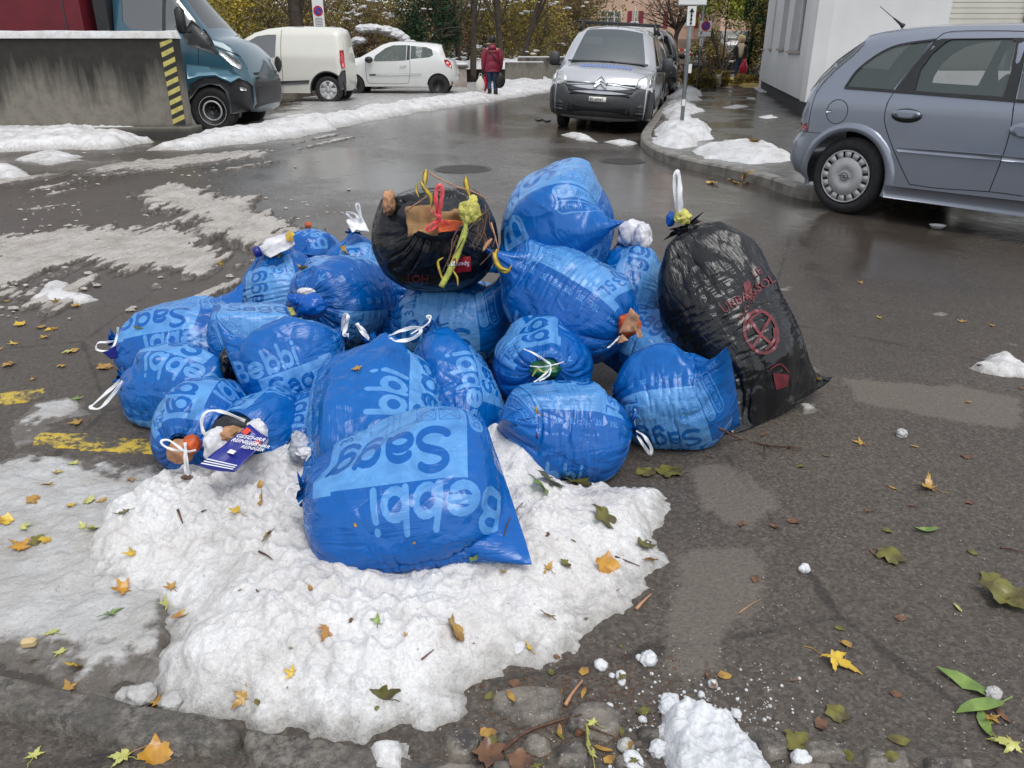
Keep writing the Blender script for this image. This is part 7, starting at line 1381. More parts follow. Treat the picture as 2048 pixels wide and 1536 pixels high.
# snow covered bush
sbx = P(760, 100, 31.)[0]; sbr = empty('snowy_bush', (sbx, 31., 0)); tag(sbr, 'rounded bush bent under white snow behind the white hatchback', 'bush')
foliage('crown', (-.1, 0, 1.0), (1.45, .9, 1.15), 4200, .055, M_br, sbr, 501, 18); foliage('crown', (-.9, 0, .8), (.9, .8, .9), 2500, .055, M_dg, sbr, 502, 12); branches('branches', (0, 0, 0), (0, 0, 1.3), (1.1, .6, .5), 10, M_tw, sbr, 503, .03)
r5 = random.Random(6); V0, F0 = ICO[3]
for i in range(16):
    a = -1.5+3.0*i/15; zt = 1.62+.42*sin((a+1.6)*1.15)*1.0-.22*max(0, a-.6)**2*1.6-(.35 if a < -.6 else 0); s_ = r5.random()*40; V = V0*(1+.6*(fbm3(V0*2.2+s_, 3)-.5))[:, None]*np.array((.24+.10*r5.random(), .35, .11+.05*r5.random())); mesh_obj('snow_cushion', V+np.array((a, -.25+.3*r5.random(), zt)), [tuple(f) for f in F0], M_far, sbr)
# small snow tufts on the shrubs
for i in range(40):
    px = 640+r5.random()*540; Y = 37.6+r5.random()*2; py = r5.choice([8, 20, 35, 50, 30, 90, 110])+r5.gauss(0, 6); q = P(px, max(py, 2), Y)
sn = MB()
for i in range(46):
    px = 620+r5.random()*560; Y = 37.3+r5.random()*2; py = r5.choice([6, 22, 36, 48, 95, 112, 118])+r5.gauss(0, 6); q = P(px, max(py, 1), Y); 
    for j in range(r5.randint(2, 6)): sn.ico(q+np.array((r5.gauss(0, .18), r5.gauss(0, .1), r5.gauss(0, .05))), .04+.05*r5.random(), 1, .3, sq=(1.6, 1, .5))
tag(sn.build('snow_tufts', M_far), 'bits of snow caught on the twigs of the shrubs', 'snow', kind='stuff')
# right side of the street
shrub('tree', 'yellow-green tree over the far pavement beside the white house', 'tree', 1450, 40, 2.0, 3.6, M_yg, 9000, .075, 601, M_yg, 5, .06, 4.1, None, .5, 30); shrub('tree', 'yellow-green tree crown further up the street', 'tree', 1500, 44, 2.0, 3.6, M_yg, 6000, .085, 602, M_yl, 4, .06, 4.3, None, .5, 26)
shrub('conifer', 'dark green hedge column against the far end of the white house', 'hedge', 1508, 33.5, .75, 3.6, M_dg, 7000, .045, 603, M_ol, 5); shrub('shrub', 'golden wilted shrub at the pavement edge behind the dark parked cars', 'shrub', 1402, 27.5, .75, .75, M_gold, 3000, .045, 604, M_ol, 9, z0=.1); shrub('shrub', 'golden low shrub beside the dog', 'shrub', 1436, 29, .6, .6, M_gold, 2500, .045, 605, M_gold, 7, z0=.1)
shrub('shrub', 'low golden plant at the foot of the white house', 'shrub', 1500, 31, .7, .40, M_gold, 1500, .045, 606, None, 4, z0=.1)
shrub('shrub', 'brownish shrub in front of the pink house wall', 'shrub', 1420, 50, 1.4, 2.4, M_ol, 2500, .07, 607, M_br, 6)
bx = P(1348, 100, 47.)[0]; bt = empty('bare_tree', (bx, 47., 0)); tag(bt, 'bare forked tree with a few brown leaves in front of the pink house', 'tree')
MB().tube(bez([(0, 0, 0), (.05, 0, 1.2), (.1, 0, 2.2), (.7, 0, 3.2), (1.0, 0, 5)], 4), [.16]*5+[.13]*5+[.09]*4+[.06]*3, 8).build('trunk', M_bark, bt, True); MB().tube(bez([(.1, 0, 2.2), (-.3, 0, 3.0), (-.6, 0, 4.2), (-.9, 0, 5.5)], 4), [.1]*5+[.07]*4+[.04]*4, 7).build('limb', M_bark, bt, True)
branches('branches', (0, 0, 2.4), (0, 0, 4.2), (2.2, 1.2, 1.2), 16, M_bark, bt, 701, .045, 1, .5, 6, .014); foliage('crown', (0, 0, 3.6), (2.2, 1.2, 1.4), 900, .06, M_br, bt, 702, 24)
lt = drift('leaf_litter', 'yellow fallen leaves carpeting the far end of the pavement', [(1440, 158), (1490, 155), (1525, 165), (1520, 176), (1480, 170), (1445, 168)], .05, M_gold, res=.09, edge=.3, nz=.5, fr=1.5, lumps=.9, wl=4, z0=.125)

# ================================================================== PEOPLE
M_skin = pmat('skin', (.48, .27, .19), .55, sss=.1); M_jean = pmat('blue_jeans', (.028, .055, .115), .85, noise=.25, nscale=9, bump=.2, bscale=60); M_boot = pmat('black_boot', (.012, .011, .011), .5); M_coat = pmat('wine_red_quilt', (.20, .012, .035), .5, noise=.15, nscale=6, bump=.2, bscale=30); M_coat2 = pmat('dark_olive_coat', (.03, .03, .022), .8, noise=.2, nscale=8); M_knit = pmat('cream_scarf', (.62, .52, .36), .9, bump=.5, bscale=40); M_hair = pmat('blond_hair', (.60, .46, .24), .6, bump=.8, bscale=50); M_redbag = pmat('red_bag', (.42, .012, .035), .35, bump=.4, bscale=12); M_wbag = pmat('white_carrier_bag', (.62, .60, .55), .4, bump=.5, bscale=14)
import bmesh
def skin_body(name, pts, edges, mat, root, rootv=0, lv=2):
    me = bpy.data.meshes.new(name); bm = bmesh.new(); ly = bm.verts.layers.skin.verify(); vs_ = []
    for i, (x, y, z, r) in enumerate(pts):
        v = bm.verts.new((x, y, z)); v[ly].radius = (r, r) if not isinstance(r, tuple) else r; v[ly].use_root = i == rootv; vs_.append(v)
    for a, b in edges: bm.edges.new((vs_[a], vs_[b]))
    bm.to_mesh(me); bm.free(); o = bpy.data.objects.new(name, me); COL.objects.link(o); me.materials.append(mat); o.parent = root
    s = o.modifiers.new('skin', 'SKIN'); s.use_smooth_shade = True; s.use_x_symmetry = False; u = o.modifiers.new('sub', 'SUBSURF'); u.levels = lv; u.render_levels = lv; return o
def loft(name, rings, mat, root, n=28, disp=None):
    """rings: (x, y, z, rx, ry)"""
    V = []; Fc = []
    for i, (x, y, z, rx, ry) in enumerate(rings):
        for k in range(n):
            w = 2*pi*k/n; d = disp(w, z) if disp else 0; V.append((x+(rx+d)*cos(w), y+(ry+d)*sin(w), z))
    for i in range(len(rings)-1):
        for k in range(n): Fc.append((i*n+k, i*n+(k+1) % n, (i+1)*n+(k+1) % n, (i+1)*n+k))
    Fc += [tuple(range(n-1, -1, -1)), tuple((len(rings)-1)*n+k for k in range(n))]; return mesh_obj(name, V, Fc, mat, root, True)
def person(lab, g, yaw, scale, legs, arms, shoe_h=.0):
    root = empty('person', tuple(g), yaw); root.scale = (scale,)*3; tag(root, lab, 'person')
    (hx, kx, ax) = ((-.09, .0, .93), None, None)
    pts = [(0, 0, .96, (.15, .11)), (0, .0, 1.15, (.13, .09)), (0, 0, 1.36, (.16, .10)), (0, 0, 1.46, .07), (0, 0, 1.53, .05), (0, -.01, 1.62, (.085, .10)), (0, 0, 1.70, (.07, .08))]; ed = [(0, 1), (1, 2), (2, 3), (3, 4), (4, 5), (5, 6)]
    for L in legs:
        n = len(pts); pts += [(*L[0], .085), (*L[1], .058), (*L[2], .040), (L[2][0], L[2][1]-.13, L[2][2]-.05, .035)]; ed += [(0, n), (n, n+1), (n+1, n+2), (n+2, n+3)]
    for A in arms:
        n = len(pts); pts += [(*A[0], .058), (*A[1], .042), (*A[2], .028), (A[2][0], A[2][1]-.01, A[2][2]-.09, .030)]; ed += [(2, n), (n, n+1), (n+1, n+2), (n+2, n+3)]
    skin_body('body', pts, ed, M_skin, root)
    return root
def limb(name, pts, rs, mat, root): q = bez(pts, 4); L = len(q); rr2 = np.interp(np.linspace(0, 1, L), np.linspace(0, 1, len(rs)), rs); return MB().tube(q, list(rr2), 14).build(name, mat, root, True)
# person in the dark red coat, walking away (local -y faces forward; turned so the back is to the camera)
g = G(985, 198); legs = [((-.09, 0, .88), (-.10, -.02, .50), (-.10, .0, .10)), ((.09, 0, .88), (.10, -.05, .50), (.10, .16, .16))]; arms = [((-.20, 0, 1.40), (-.26, .02, 1.12), (-.26, -.03, .88)), ((.20, 0, 1.40), (.26, .02, 1.12), (.27, -.03, .86))]
p1 = person('person in a long wine-red quilted coat walking away with shopping bags', g, pi+.12, .95, legs, arms)
for L in legs: limb('trouser_leg', [(L[0][0]*.9, L[0][1], .95), L[0], L[1], (L[2][0], L[2][1], L[2][2]+.06)], [.11, .11, .075, .062], M_jean, p1)
for L in legs:
    limb('boot', [(L[2][0], L[2][1], L[2][2]+.16), (L[2][0], L[2][1], L[2][2]+.02)], [.068, .06], M_boot, p1); limb('boot_foot', [(L[2][0], L[2][1]+.05, L[2][2]-.04), (L[2][0], L[2][1]-.06, L[2][2]-.055), (L[2][0], L[2][1]-.17, L[2][2]-.06)], [.05, .048, .035], M_boot, p1)
chev = lambda w, z: .016*abs(sin((z*4.6+abs(((w/pi) % 1)-.5)*1.0)*pi))
loft('quilted_coat', [(0, 0, .78+.68*t, (.235-.03*t if t < .85 else .205-(t-.85)*.8)*1.0, (.17-.02*t if t < .85 else .15-(t-.85)*.4)) for t in np.linspace(0, 1, 40)], M_coat, p1, 40, chev); loft('hood_collar', [(0, .05, 1.40, .13, .11), (0, .06, 1.47, .12, .11), (0, .04, 1.53, .09, .085), (0, .02, 1.56, .08, .07)], M_coat, p1)
for A in arms: limb('sleeve', [(A[0][0]*.8, 0, 1.40), (A[0][0]*1.1, 0, 1.32), A[1], A[2]], [.085, .09, .08, .06], M_coat, p1); limb('glove', [A[2], (A[2][0], A[2][1]-.01, A[2][2]-.05), (A[2][0], A[2][1]-.03, A[2][2]-.13)], [.038, .045, .028], M_boot, p1)
MB().lathe([(.10, 1.60), (.108, 1.66), (.10, 1.73), (.07, 1.79), (.001, 1.81)], (0, 0, 0), 20).build('knit_cap', M_boot, p1, True); limb('bag_strap', [(-.2, .16, 1.0), (0, .19, 1.25), (.16, .12, 1.43)], [.012, .012, .012], M_boot, p1)
def carried(lab, base, px, py, Y, w, h, mat, seed):
    q = P(px, py, Y); root = empty('carried_bag', tuple(q)); tag(root, lab, 'bag'); V, Fc = ICO[3]; Vv = V*np.array((w/2, .08, h/2)); Vv[:, 0] *= 1-.45*np.clip(Vv[:, 2]/(h/2), 0, 1); Vv *= (1+.25*(fbm3(V*2+seed, 3)-.5))[:, None]; mesh_obj('bag_body', Vv, [tuple(f) for f in Fc], mat, root); MB().tube(bez([(-.05, 0, h*.38), (-.02, 0, h*.62), (.03, 0, h*.62), (.05, 0, h*.38)], 4), .008, 5).build('bag_handle', mat, root); return root
Yp_ = g[1]
carried('white carrier bag in the left hand of the person in the wine-red coat', 0, 961, 168, Yp_-.15, .26, .44, M_wbag, 1); carried('bright red bag held beside the white carrier bag', 0, 970, 168, Yp_-.05, .14, .42, M_redbag, 4); carried('black bag in the right hand of the person in the wine-red coat', 0, 1000, 160, Yp_-.05, .30, .44, M_boot, 7)
# woman with blond hair and red bag
g = G(1474, 168, .12); legs = [((-.09, 0, .88), (-.09, -.04, .50), (-.08, .02, .10)), ((.09, 0, .88), (.10, -.06, .50), (.11, -.03, .10))]; arms = [((-.19, 0, 1.40), (-.24, -.02, 1.12), (-.20, -.12, .92)), ((.19, 0, 1.40), (.25, .0, 1.14), (.24, -.08, .95))]
p2 = person('woman with curly blond hair, cream scarf and red bag walking towards the camera', g, -.1, .95, legs, arms)
for L in legs: limb('trouser_leg', [(L[0][0]*.9, L[0][1], .95), L[0], L[1], (L[2][0], L[2][1], L[2][2]+.16)], [.10, .10, .065, .058], M_jean, p2); limb('boot', [(L[2][0], L[2][1], L[2][2]+.24), (L[2][0], L[2][1], L[2][2]+.02)], [.07, .058], M_boot, p2); limb('boot_foot', [(L[2][0], L[2][1]+.05, L[2][2]-.05), (L[2][0], L[2][1]-.06, L[2][2]-.055), (L[2][0], L[2][1]-.17, L[2][2]-.06)], [.05, .048, .035], M_boot, p2)
loft('dark_coat', [(0, .03, .74+.70*t, .22-.02*t if t < .85 else .20-(t-.85)*.8, .13 if t < .85 else .13-(t-.85)*.3) for t in np.linspace(0, 1, 12)], M_coat2, p2)
loft('cream_scarf', [(0, -.09, .98, .06, .05), (0, -.11, 1.15, .085, .06), (0, -.10, 1.32, .10, .07), (0, -.03, 1.44, .12, .11), (0, 0, 1.51, .10, .10)], M_knit, p2)
for A in arms: limb('sleeve', [(A[0][0]*.8, 0, 1.40), (A[0][0]*1.1, 0, 1.32), A[1], A[2]], [.07, .075, .06, .045], M_coat2, p2)
crumple('hair', (0, .03, 1.66), (.15, .15, .17), M_hair, p2, np.zeros(3), 3, .25); 
face = MB(); face.ico((0, -.09, 1.62), .085, 2, sq=(.85, .7, 1.1)); face.ico((0, -.155, 1.61), .016, 1); face.build('face', M_skin, p2, True); fe = MB(); fe.ico((-.03, -.148, 1.64), .010, 1); fe.ico((.03, -.148, 1.64), .010, 1); fe.box((0, -.146, 1.575), (.04, .01, .008)); fe.build('eyes_and_mouth', M_boot, p2)
carried('red bag hanging from the shoulder of the blond woman', 0, 1487, 135, g[1]-.15, .32, .55, M_redbag, 9)
# dog
dg = G(1428, 176, .12); dr_ = empty('dog', tuple(dg), -.9); tag(dr_, 'small white and brown dog on the wet pavement ahead of the blond woman', 'dog'); M_dogw = pmat('white_fur', (.5, .47, .42), .9, bump=.6, bscale=50); M_dogb = pmat('brown_fur', (.09, .06, .045), .9, bump=.6, bscale=50)
pts = [(.16, 0, .34, (.075, .085)), (0, 0, .33, (.09, .10)), (-.18, 0, .35, (.10, .12)), (-.27, 0, .44, .06), (-.34, 0, .50, .065), (-.42, 0, .48, .03), (.26, 0, .46, .022), (.30, 0, .56, .014)]; ed = [(0, 1), (1, 2), (2, 3), (3, 4), (4, 5), (0, 6), (6, 7)]
for sy in (-.06, .06):
    n = len(pts); pts += [(-.18, sy, .22, .04), (-.19, sy, .12, .025), (-.20, sy, .02, .024)]; ed += [(2, n), (n, n+1), (n+1, n+2)]; n = len(pts); pts += [(.15, sy, .24, .05), (.20, sy, .13, .022), (.16, sy, .02, .022)]; ed += [(0, n), (n, n+1), (n+1, n+2)]
skin_body('body', pts, ed, M_dogw, dr_, 1); crumple('dark_back_patch', (-.02, 0, .40), (.20, .095, .06), M_dogb, dr_, np.zeros(3), 5, .2); crumple('ear', (-.33, .05, .55), (.03, .012, .05), M_dogb, dr_, np.zeros(3), 6, .2); crumple('ear', (-.33, -.05, .55), (.03, .012, .05), M_dogb, dr_, np.zeros(3), 8, .2); crumple('muzzle', (-.43, 0, .475), (.035, .025, .025), M_dogb, dr_, np.zeros(3), 7, .1)
o = MB().tube(bez([dg+np.array((0, .1, .4)), (dg+g)/2+np.array((0, 0, .35)), g+np.array((-.2, -.1, .95))], 6), .008, 4).build('dog_lead', M_boot, None); tag(o, 'thin dark lead between the dog and the blond woman', 'lead')
# ================================================================== FALLEN LEAVES AND TWIGS
def leaf_outline(kind, r):
    if kind == 'maple':      # deeply cut silver-maple leaf
        P_ = []; lobes = ((-2.25, .55), (-1.15, .88), (0, 1.0), (1.15, .88), (2.25, .55))
        for i, (a, L) in enumerate(lobes):
            L *= 1+r.gauss(0, .16); a += r.gauss(0, .08); w = .17
            for t, s in ((.30, -1.25), (.52, -1.5), (.55, -.9), (.78, -1.0), (.80, -.5), (1.0, 0), (.80, .5), (.78, 1.0), (.55, .9), (.52, 1.5), (.30, 1.25)):
                x, y = L*t, s*w*(1.15-t*.75)*L; P_.append((x*sin(a)+y*cos(a), x*cos(a)-y*sin(a)))
            if i < 4: m = (a+lobes[i+1][0])/2; P_.append((.20*sin(m), .20*cos(m)))
        P_.append((0, -.14)); return [(x, y+.1) for x, y in P_]
    if kind == 'broad':
        P_ = []
        for k in range(26): a = 2*pi*k/26; rr = .72+.13*cos(5*a)+.07*sin(9*a+1)+r.gauss(0, .03); P_.append((rr*sin(a), rr*cos(a)*1.05))
        return P_
    if kind == 'oval':
        return [(w*.26*(1+.06*r.gauss(0, 1)), t) for t, w in ((-.9, 0.02), (-.7, .55), (-.4, .9), (0, 1.0), (.35, .85), (.7, .5), (.95, .05))]+[(-w*.26, t) for t, w in ((.7, .5), (.35, .85), (0, 1.0), (-.4, .9), (-.7, .55))]
    return [(.55*sin(a)*(1+r.gauss(0, .12)), .8*cos(a)*(1+r.gauss(0, .12))) for a in np.linspace(0, 2*pi, 15)[:-1]]
def lmat(name, c, c2): 
    k = NT(name); v = k.noise(14, 4, .65, vec=k.obj); k.set(Base_Color=k.mix(k.rng(v, .4, .62), c, c2), Roughness=.32, Specular_IOR_Level=.5, Normal=k.bump(k.noise(35, 3, vec=k.obj), .5, .004)); return k.m
LM = {'yellow': lmat('yellow_leaf', (.60, .42, .04), (.36, .20, .03)), 'ochre': lmat('ochre_leaf', (.42, .25, .05), (.24, .13, .04)), 'orange': lmat('orange_leaf', (.52, .27, .03), (.30, .13, .03)), 'brown': lmat('brown_leaf', (.17, .085, .045), (.08, .042, .025)), 'olive': lmat('olive_leaf', (.16, .15, .03), (.075, .06, .02)), 'green': lmat('green_leaf', (.20, .30, .07), (.12, .19, .05)), 'pale': lmat('pale_yellow_green_leaf', (.50, .50, .16), (.33, .33, .08)), 'russet': lmat('russet_edged_leaf', (.40, .16, .05), (.45, .36, .06))}
def leaf(px, py, size, kind, col, lab, grp=None, rot=None, seed=0, z=None, curl=None, stem=True, tilt=None, name='fallen_leaf', loc=None):
    r = random.Random(seed*7+int(px*3+py)); q = leaf_outline(kind, r); n = len(q); rot = r.random()*2*pi if rot is None else rot; cu = r.uniform(-.5, .9) if curl is None else curl
    pts = [Vector(a) for a in q]; A = np.array(q); gx_, gy_ = np.meshgrid(np.arange(-.9, 1.0, .22), np.arange(-.9, 1.1, .22)); k = sdf(gx_, gy_, A) > .06; pts += [Vector((float(a), float(b))) for a, b in zip(gx_[k], gy_[k])]
    v, e, fcs, *_ = geometry.delaunay_2d_cdt(pts, [(i, (i+1) % n) for i in range(n)], [], 0, 1e-6); v = np.array([(p.x, p.y) for p in v]); F_ = np.array([f for f in fcs if len(f) == 3]); cen = v[F_].mean(1); F_ = F_[sdf(cen[:, 0], cen[:, 1], A) > 0]
    h = cu*(v[:, 0]**2*.45+v[:, 1]**2*.35)+(fbm2(v[:, 0]*2.2+seed, v[:, 1]*2.2+px*.1, 3)-.5)*.42-.05*np.exp(-(v[:, 0]/.08)**2); h = h-h.min()
    V = np.c_[v, h]*size; nv = len(V); Vb = V.copy(); Vb[:, 2] -= .0008
    Fc = [tuple(map(int, f)) for f in F_]+[tuple(int(x)+nv for x in f[::-1]) for f in F_]
    root = None
    o = mesh_obj(name, np.concatenate([V, Vb]), Fc, LM[col], None, True)
    g = loc if loc is not None else G(px, py, 0); o.location = (g[0], g[1], z if z is not None else (g[2]+.003)); o.rotation_euler = (r.uniform(-.12, .12), r.uniform(-.12, .12), rot) if tilt is None else (tilt[0], tilt[1], rot)
    if stem and kind in ('maple', 'broad'):
        L = size*r.uniform(.6, 1.1); s = MB().tube(bez([(0, -.05*size, .1*size), (.05*size, -.4*L, .06*size), (-.05*size, -.75*L, .03*size), (.1*size, -L-.1*size, .0)], 4), .0011, 4); s.build('leaf_stalk', LM[col], o, True)
    return tag(o, lab, 'leaf', grp)
dep = bpy.context.evaluated_depsgraph_get()
import mathutils
_bv = []
for ob in [o for o in bpy.data.objects if o.type == 'MESH' and (o.name.startswith('snow_heap') or o.name.startswith('ice_sheet') or o.name.startswith('film') or o.name.startswith('snow_patch') or o.name.startswith('ground') or o.name.startswith('kerb_stone') or o.name.startswith('paving_stone') or o.name.startswith('snow_clump') or o.name.startswith('pavement'))]:
    pass
bpy.context.view_layer.update(); dep = bpy.context.evaluated_depsgraph_get(); dep.update()
def drop(px, py):
    """first surface the sight line through a picture point meets (to rest small things on it)"""
    d = ray(px, py); ok, loc, nrm, idx, ob, mt = SC.ray_cast(dep, Vector((0, 0, CAMH)), Vector(unit(d))); return (np.array(loc), np.array(nrm)) if ok else (G(px, py), np.array((0, 0, 1.)))
def rest(px, py, *a, lean=1., **k):
    p, n = drop(px, py); rx = -n[1]*lean*.8; ry = n[0]*lean*.8; return leaf(px, py, *a, loc=p, z=p[2]+.002, tilt=(max(-1.0, min(1.0, rx*0+math.atan2(-n[1], n[2])*lean)), math.atan2(n[0], n[2])*lean), **k)
NAMED = [(650, 1262, .036, 'maple', 'russet', 'russet-edged maple leaf with long stalk standing out on the white heap', 3.1), (252, 1180, .034, 'maple', 'orange', 'orange-yellow maple leaf on thin ice left of the heap', 2.2), (155, 1335, .032, 'maple', 'yellow', 'bright yellow maple leaf on the ice above the kerb', 3.4), (140, 1382, .026, 'maple', 'ochre', 'curled ochre leaf resting at the upper edge of the kerb', .5),
 (42, 1100, .038, 'maple', 'orange', 'wide orange maple leaf at the far left of the ice', 1.2), (220, 1228, .034, 'maple', 'green', 'green leaf over the dark hole in the ice', 4.0), (345, 1178, .020, 'maple', 'ochre', 'small ochre leaf on the ice right of the orange-yellow one', 1.), (335, 1210, .024, 'maple', 'pale', 'pale green leaf on the snow below the small ochre leaf', 1.9), (106, 1268, .024, 'maple', 'pale', 'pale green leaf left of the yellow leaf on ice', 1.4), (122, 1308, .022, 'maple', 'pale', 'faded green leaf frozen in the ice', .3),
 (520, 1006, .034, 'maple', 'ochre', 'tan maple leaf on snow below the blue carton', 5.4), (474, 1026, .024, 'maple', 'yellow', 'small yellow leaf left of the tan one on the snow', 1.3), (532, 1078, .028, 'maple', 'ochre', 'ochre leaf on snow left of the front sack', 4.6), (362, 1232, .030, 'oval', 'russet', 'thin reddish leaf curled on the snow', 2.6), (521, 970, .014, 'x', 'ochre', 'small curled dead leaf on the snow below the foil', 0), (755, 1245, .016, 'maple', 'green', 'tiny green star-shaped leaf on the heap', .3),
 (1210, 1135, .036, 'broad', 'orange', 'rounded yellow-orange leaf with a dark centre on the snow', .2), (1305, 1125, .030, 'maple', 'orange', 'orange leaf just over the right rim of the snow heap', 2.6), (1205, 1035, .042, 'broad', 'olive', 'large crinkled olive leaf on the right of the heap', 1.2), (1290, 1092, .028, 'broad', 'olive', 'olive leaf at the melting rim above the orange leaf', 2.), (905, 1262, .034, 'broad', 'ochre', 'folded ochre-brown leaf in a hollow of the heap', .8), (1100, 1235, .030, 'maple', 'ochre', 'wet ochre leaf on the rounded lobe of the heap', 2.1), (1098, 1140, .022, 'maple', 'ochre', 'small ochre leaf in the middle right of the heap', 1.), (1130, 1130, .016, 'broad', 'olive', 'little olive leaf next to the small ochre leaf', 1.), (1005, 1145, .018, 'maple', 'ochre', 'little tan leaf on snow right of the front sack corner', 3.), (948, 1114, .018, 'broad', 'green', 'dark green curled leaf below the front sack', 1.),
 (1150, 965, .058, 'broad', 'olive', 'large olive leaf leaning against the low right sack', .3), (1100, 962, .05, 'broad', 'olive', 'olive leaf left of the large leaning one', 1.3), (1075, 975, .045, 'broad', 'green', 'dark green leaf in the notch left of the olive leaves', 2.3), (1338, 945, .046, 'broad', 'olive', 'dull olive leaf on asphalt right of the low sack', 1.5), (1290, 946, .036, 'broad', 'olive', 'folded olive leaf between the low sack and the dull one', .6),
 (1660, 1320, .046, 'maple', 'yellow', 'bright yellow torn maple leaf on the open asphalt', 3.9), (1850, 1063, .036, 'oval', 'green', 'single flat green oval leaf on the asphalt', 1.6), (1930, 1370, .056, 'oval', 'green', 'upper long green leaf of the sprig at the right', .75), (1960, 1420, .052, 'oval', 'green', 'middle green leaf of the sprig at the right', 1.75), (1968, 1452, .036, 'oval', 'green', 'lowest rounded green leaf of the sprig at the right', 2.9), (1780, 1115, .040, 'broad', 'olive', 'dull olive leaf lying flat on the right asphalt', .4), (1862, 978, .040, 'maple', 'ochre', 'pale ochre leaf with crossing stalk on the right asphalt', .9), (2010, 1200, .060, 'broad', 'olive', 'big crumpled yellowish leaf at the right picture edge', .9), (1985, 1162, .034, 'broad', 'olive', 'torn olive leaf above the big crumpled one', .4),
 (2030, 1498, .036, 'maple', 'pale', 'pale skeletal leaf in the lower right corner', 1.1), (1672, 1430, .026, 'broad', 'olive', 'dull wet leaf print near the bottom right', .4), (1725, 888, .030, 'maple', 'ochre', 'tan leaf with long stalk on asphalt right of the black bag', 1.2), (1060, 1300, .016, 'maple', 'yellow', 'bright yellow-green leaf touching a snow lump', .9), (318, 1510, .036, 'broad', 'orange', 'bright orange-yellow leaf on the kerb at the bottom', .3), (255, 1518, .030, 'maple', 'pale', 'pale leaf left of the orange one at the bottom', 1.5), (68, 1515, .022, 'maple', 'pale', 'pale star leaf on dark asphalt in the bottom left corner', 0.),
 (765, 1400, .036, 'broad', 'olive', 'olive leaf on the lower front of the heap', 2.5), (490, 1398, .024, 'maple', 'ochre', 'small ochre leaf low on the heap', 1.), (585, 1350, .020, 'maple', 'yellow', 'small yellow leaf below the russet one', 1.), (315, 1415, .030, 'maple', 'ochre', 'pale ochre leaf between icy lumps and the kerb', .4), (1180, 1510, .034, 'maple', 'pale', 'yellow-green leaf on the wet paving stones', .7), (1188, 1448, .018, 'maple', 'pale', 'small yellow-green leaf on a paving stone', 1.), (1600, 1490, .034, 'broad', 'olive', 'olive-brown mush of leaves right of the fresh clump', .7),
 (980, 1515, .034, 'broad', 'brown', 'russet rotten leaf between the paving stones at the bottom', .3), (1040, 1528, .028, 'broad', 'brown', 'second rotten leaf beside the russet one', 1.3), (716, 741, .020, 'maple', 'ochre', 'tan maple leaf lying on the upright sack', .3), (1075, 826, .020, 'maple', 'ochre', 'tan maple leaf lying on the low right sack', .2), (210, 736, .036, 'broad', 'ochre', 'ochre leaf beside the left sack', 1.1), (45, 1100, .02, 'maple', 'ochre', 'small ochre leaf left of the wide orange leaf', 2.), (98, 970, .026, 'maple', 'yellow', 'yellow leaf on slush left of the heap', 1.2), (150, 800, .034, 'maple', 'green', 'greenish leaf near the upper yellow line', .4), (160, 845, .036, 'maple', 'ochre', 'ochre leaf between the two yellow lines', 2.2), (150, 930, .03, 'maple', 'pale', 'pale leaf lying on the lower yellow line', 1.2),
 (1075, 872, .012, 'x', 'brown', 'brown scrap by the snow notch', 1.)]
for i, (px, py, sz, kd, col, lab, rt) in enumerate(NAMED): rest(px, py, sz*1.25, kd, col, lab, rot=rt, seed=i)
sk = MB().tube([G(2022, 1400)+np.array((0, 0, .01)), G(1985, 1420)+np.array((0, 0, .012)), G(1955, 1425)+np.array((0, 0, .01))], .002, 5).build('sprig_stem', LM['green']); tag(sk, 'thin stem joining the three green leaves at the right', 'twig')
rl = random.Random(12)
LMK = [(1660, 1320, 'the bright yellow torn leaf'), (1850, 1063, 'the flat green oval leaf'), (1930, 1400, 'the three-leaved green sprig'), (1780, 1115, 'the flat olive leaf'), (2010, 1200, 'the big crumpled leaf'), (1420, 1480, 'the fresh snow clump'), (1608, 1142, 'the lone snow scrap'), (1530, 892, 'the forked branch'), (1338, 945, 'the dull olive leaf'), (1725, 888, 'the tan long-stalked leaf'),
 (1590, 820, 'the tall black bag'), (1985, 735, 'the crumbling snow patch'), (1690, 360, 'the hatchback wheel'), (1874, 457, 'the white dish'), (1060, 1410, 'the largest paving stone'), (1190, 1440, 'the second paving stone'), (930, 1490, 'the left paving stone'), (1180, 1510, 'the yellow-green leaf'), (980, 1515, 'the russet rotten leaf'), (650, 1262, 'the russet-edged leaf'), (820, 1000, 'the front blue sack'),
 (200, 880, 'the lower yellow line'), (40, 790, 'the upper yellow line'), (210, 800, 'the long white drawstring'), (130, 590, 'the small snow patch'), (60, 1290, 'the pale wood chunk'), (252, 1180, 'the orange-yellow leaf'), (42, 1100, 'the wide orange leaf'), (100, 970, 'the yellow leaf on slush'), (500, 440, 'the dirty slush bank'), (1384, 332, 'the two kerb pebbles'), (1205, 1035, 'the crinkled olive leaf'), (1210, 1135, 'the rounded orange leaf'), (765, 1400, 'the olive leaf low on the heap'), (1100, 1235, 'the wet ochre leaf'), (400, 920, 'the blue carton'), (1480, 230, 'the wet pavement'), (1600, 1490, 'the brown leaf mush'), (240, 700, 'the upper left sack'), (1130, 950, 'the leaning olive leaves'), (905, 1262, 'the folded ochre leaf'), (285, 1402, 'the round icy ball')]
_used = set()
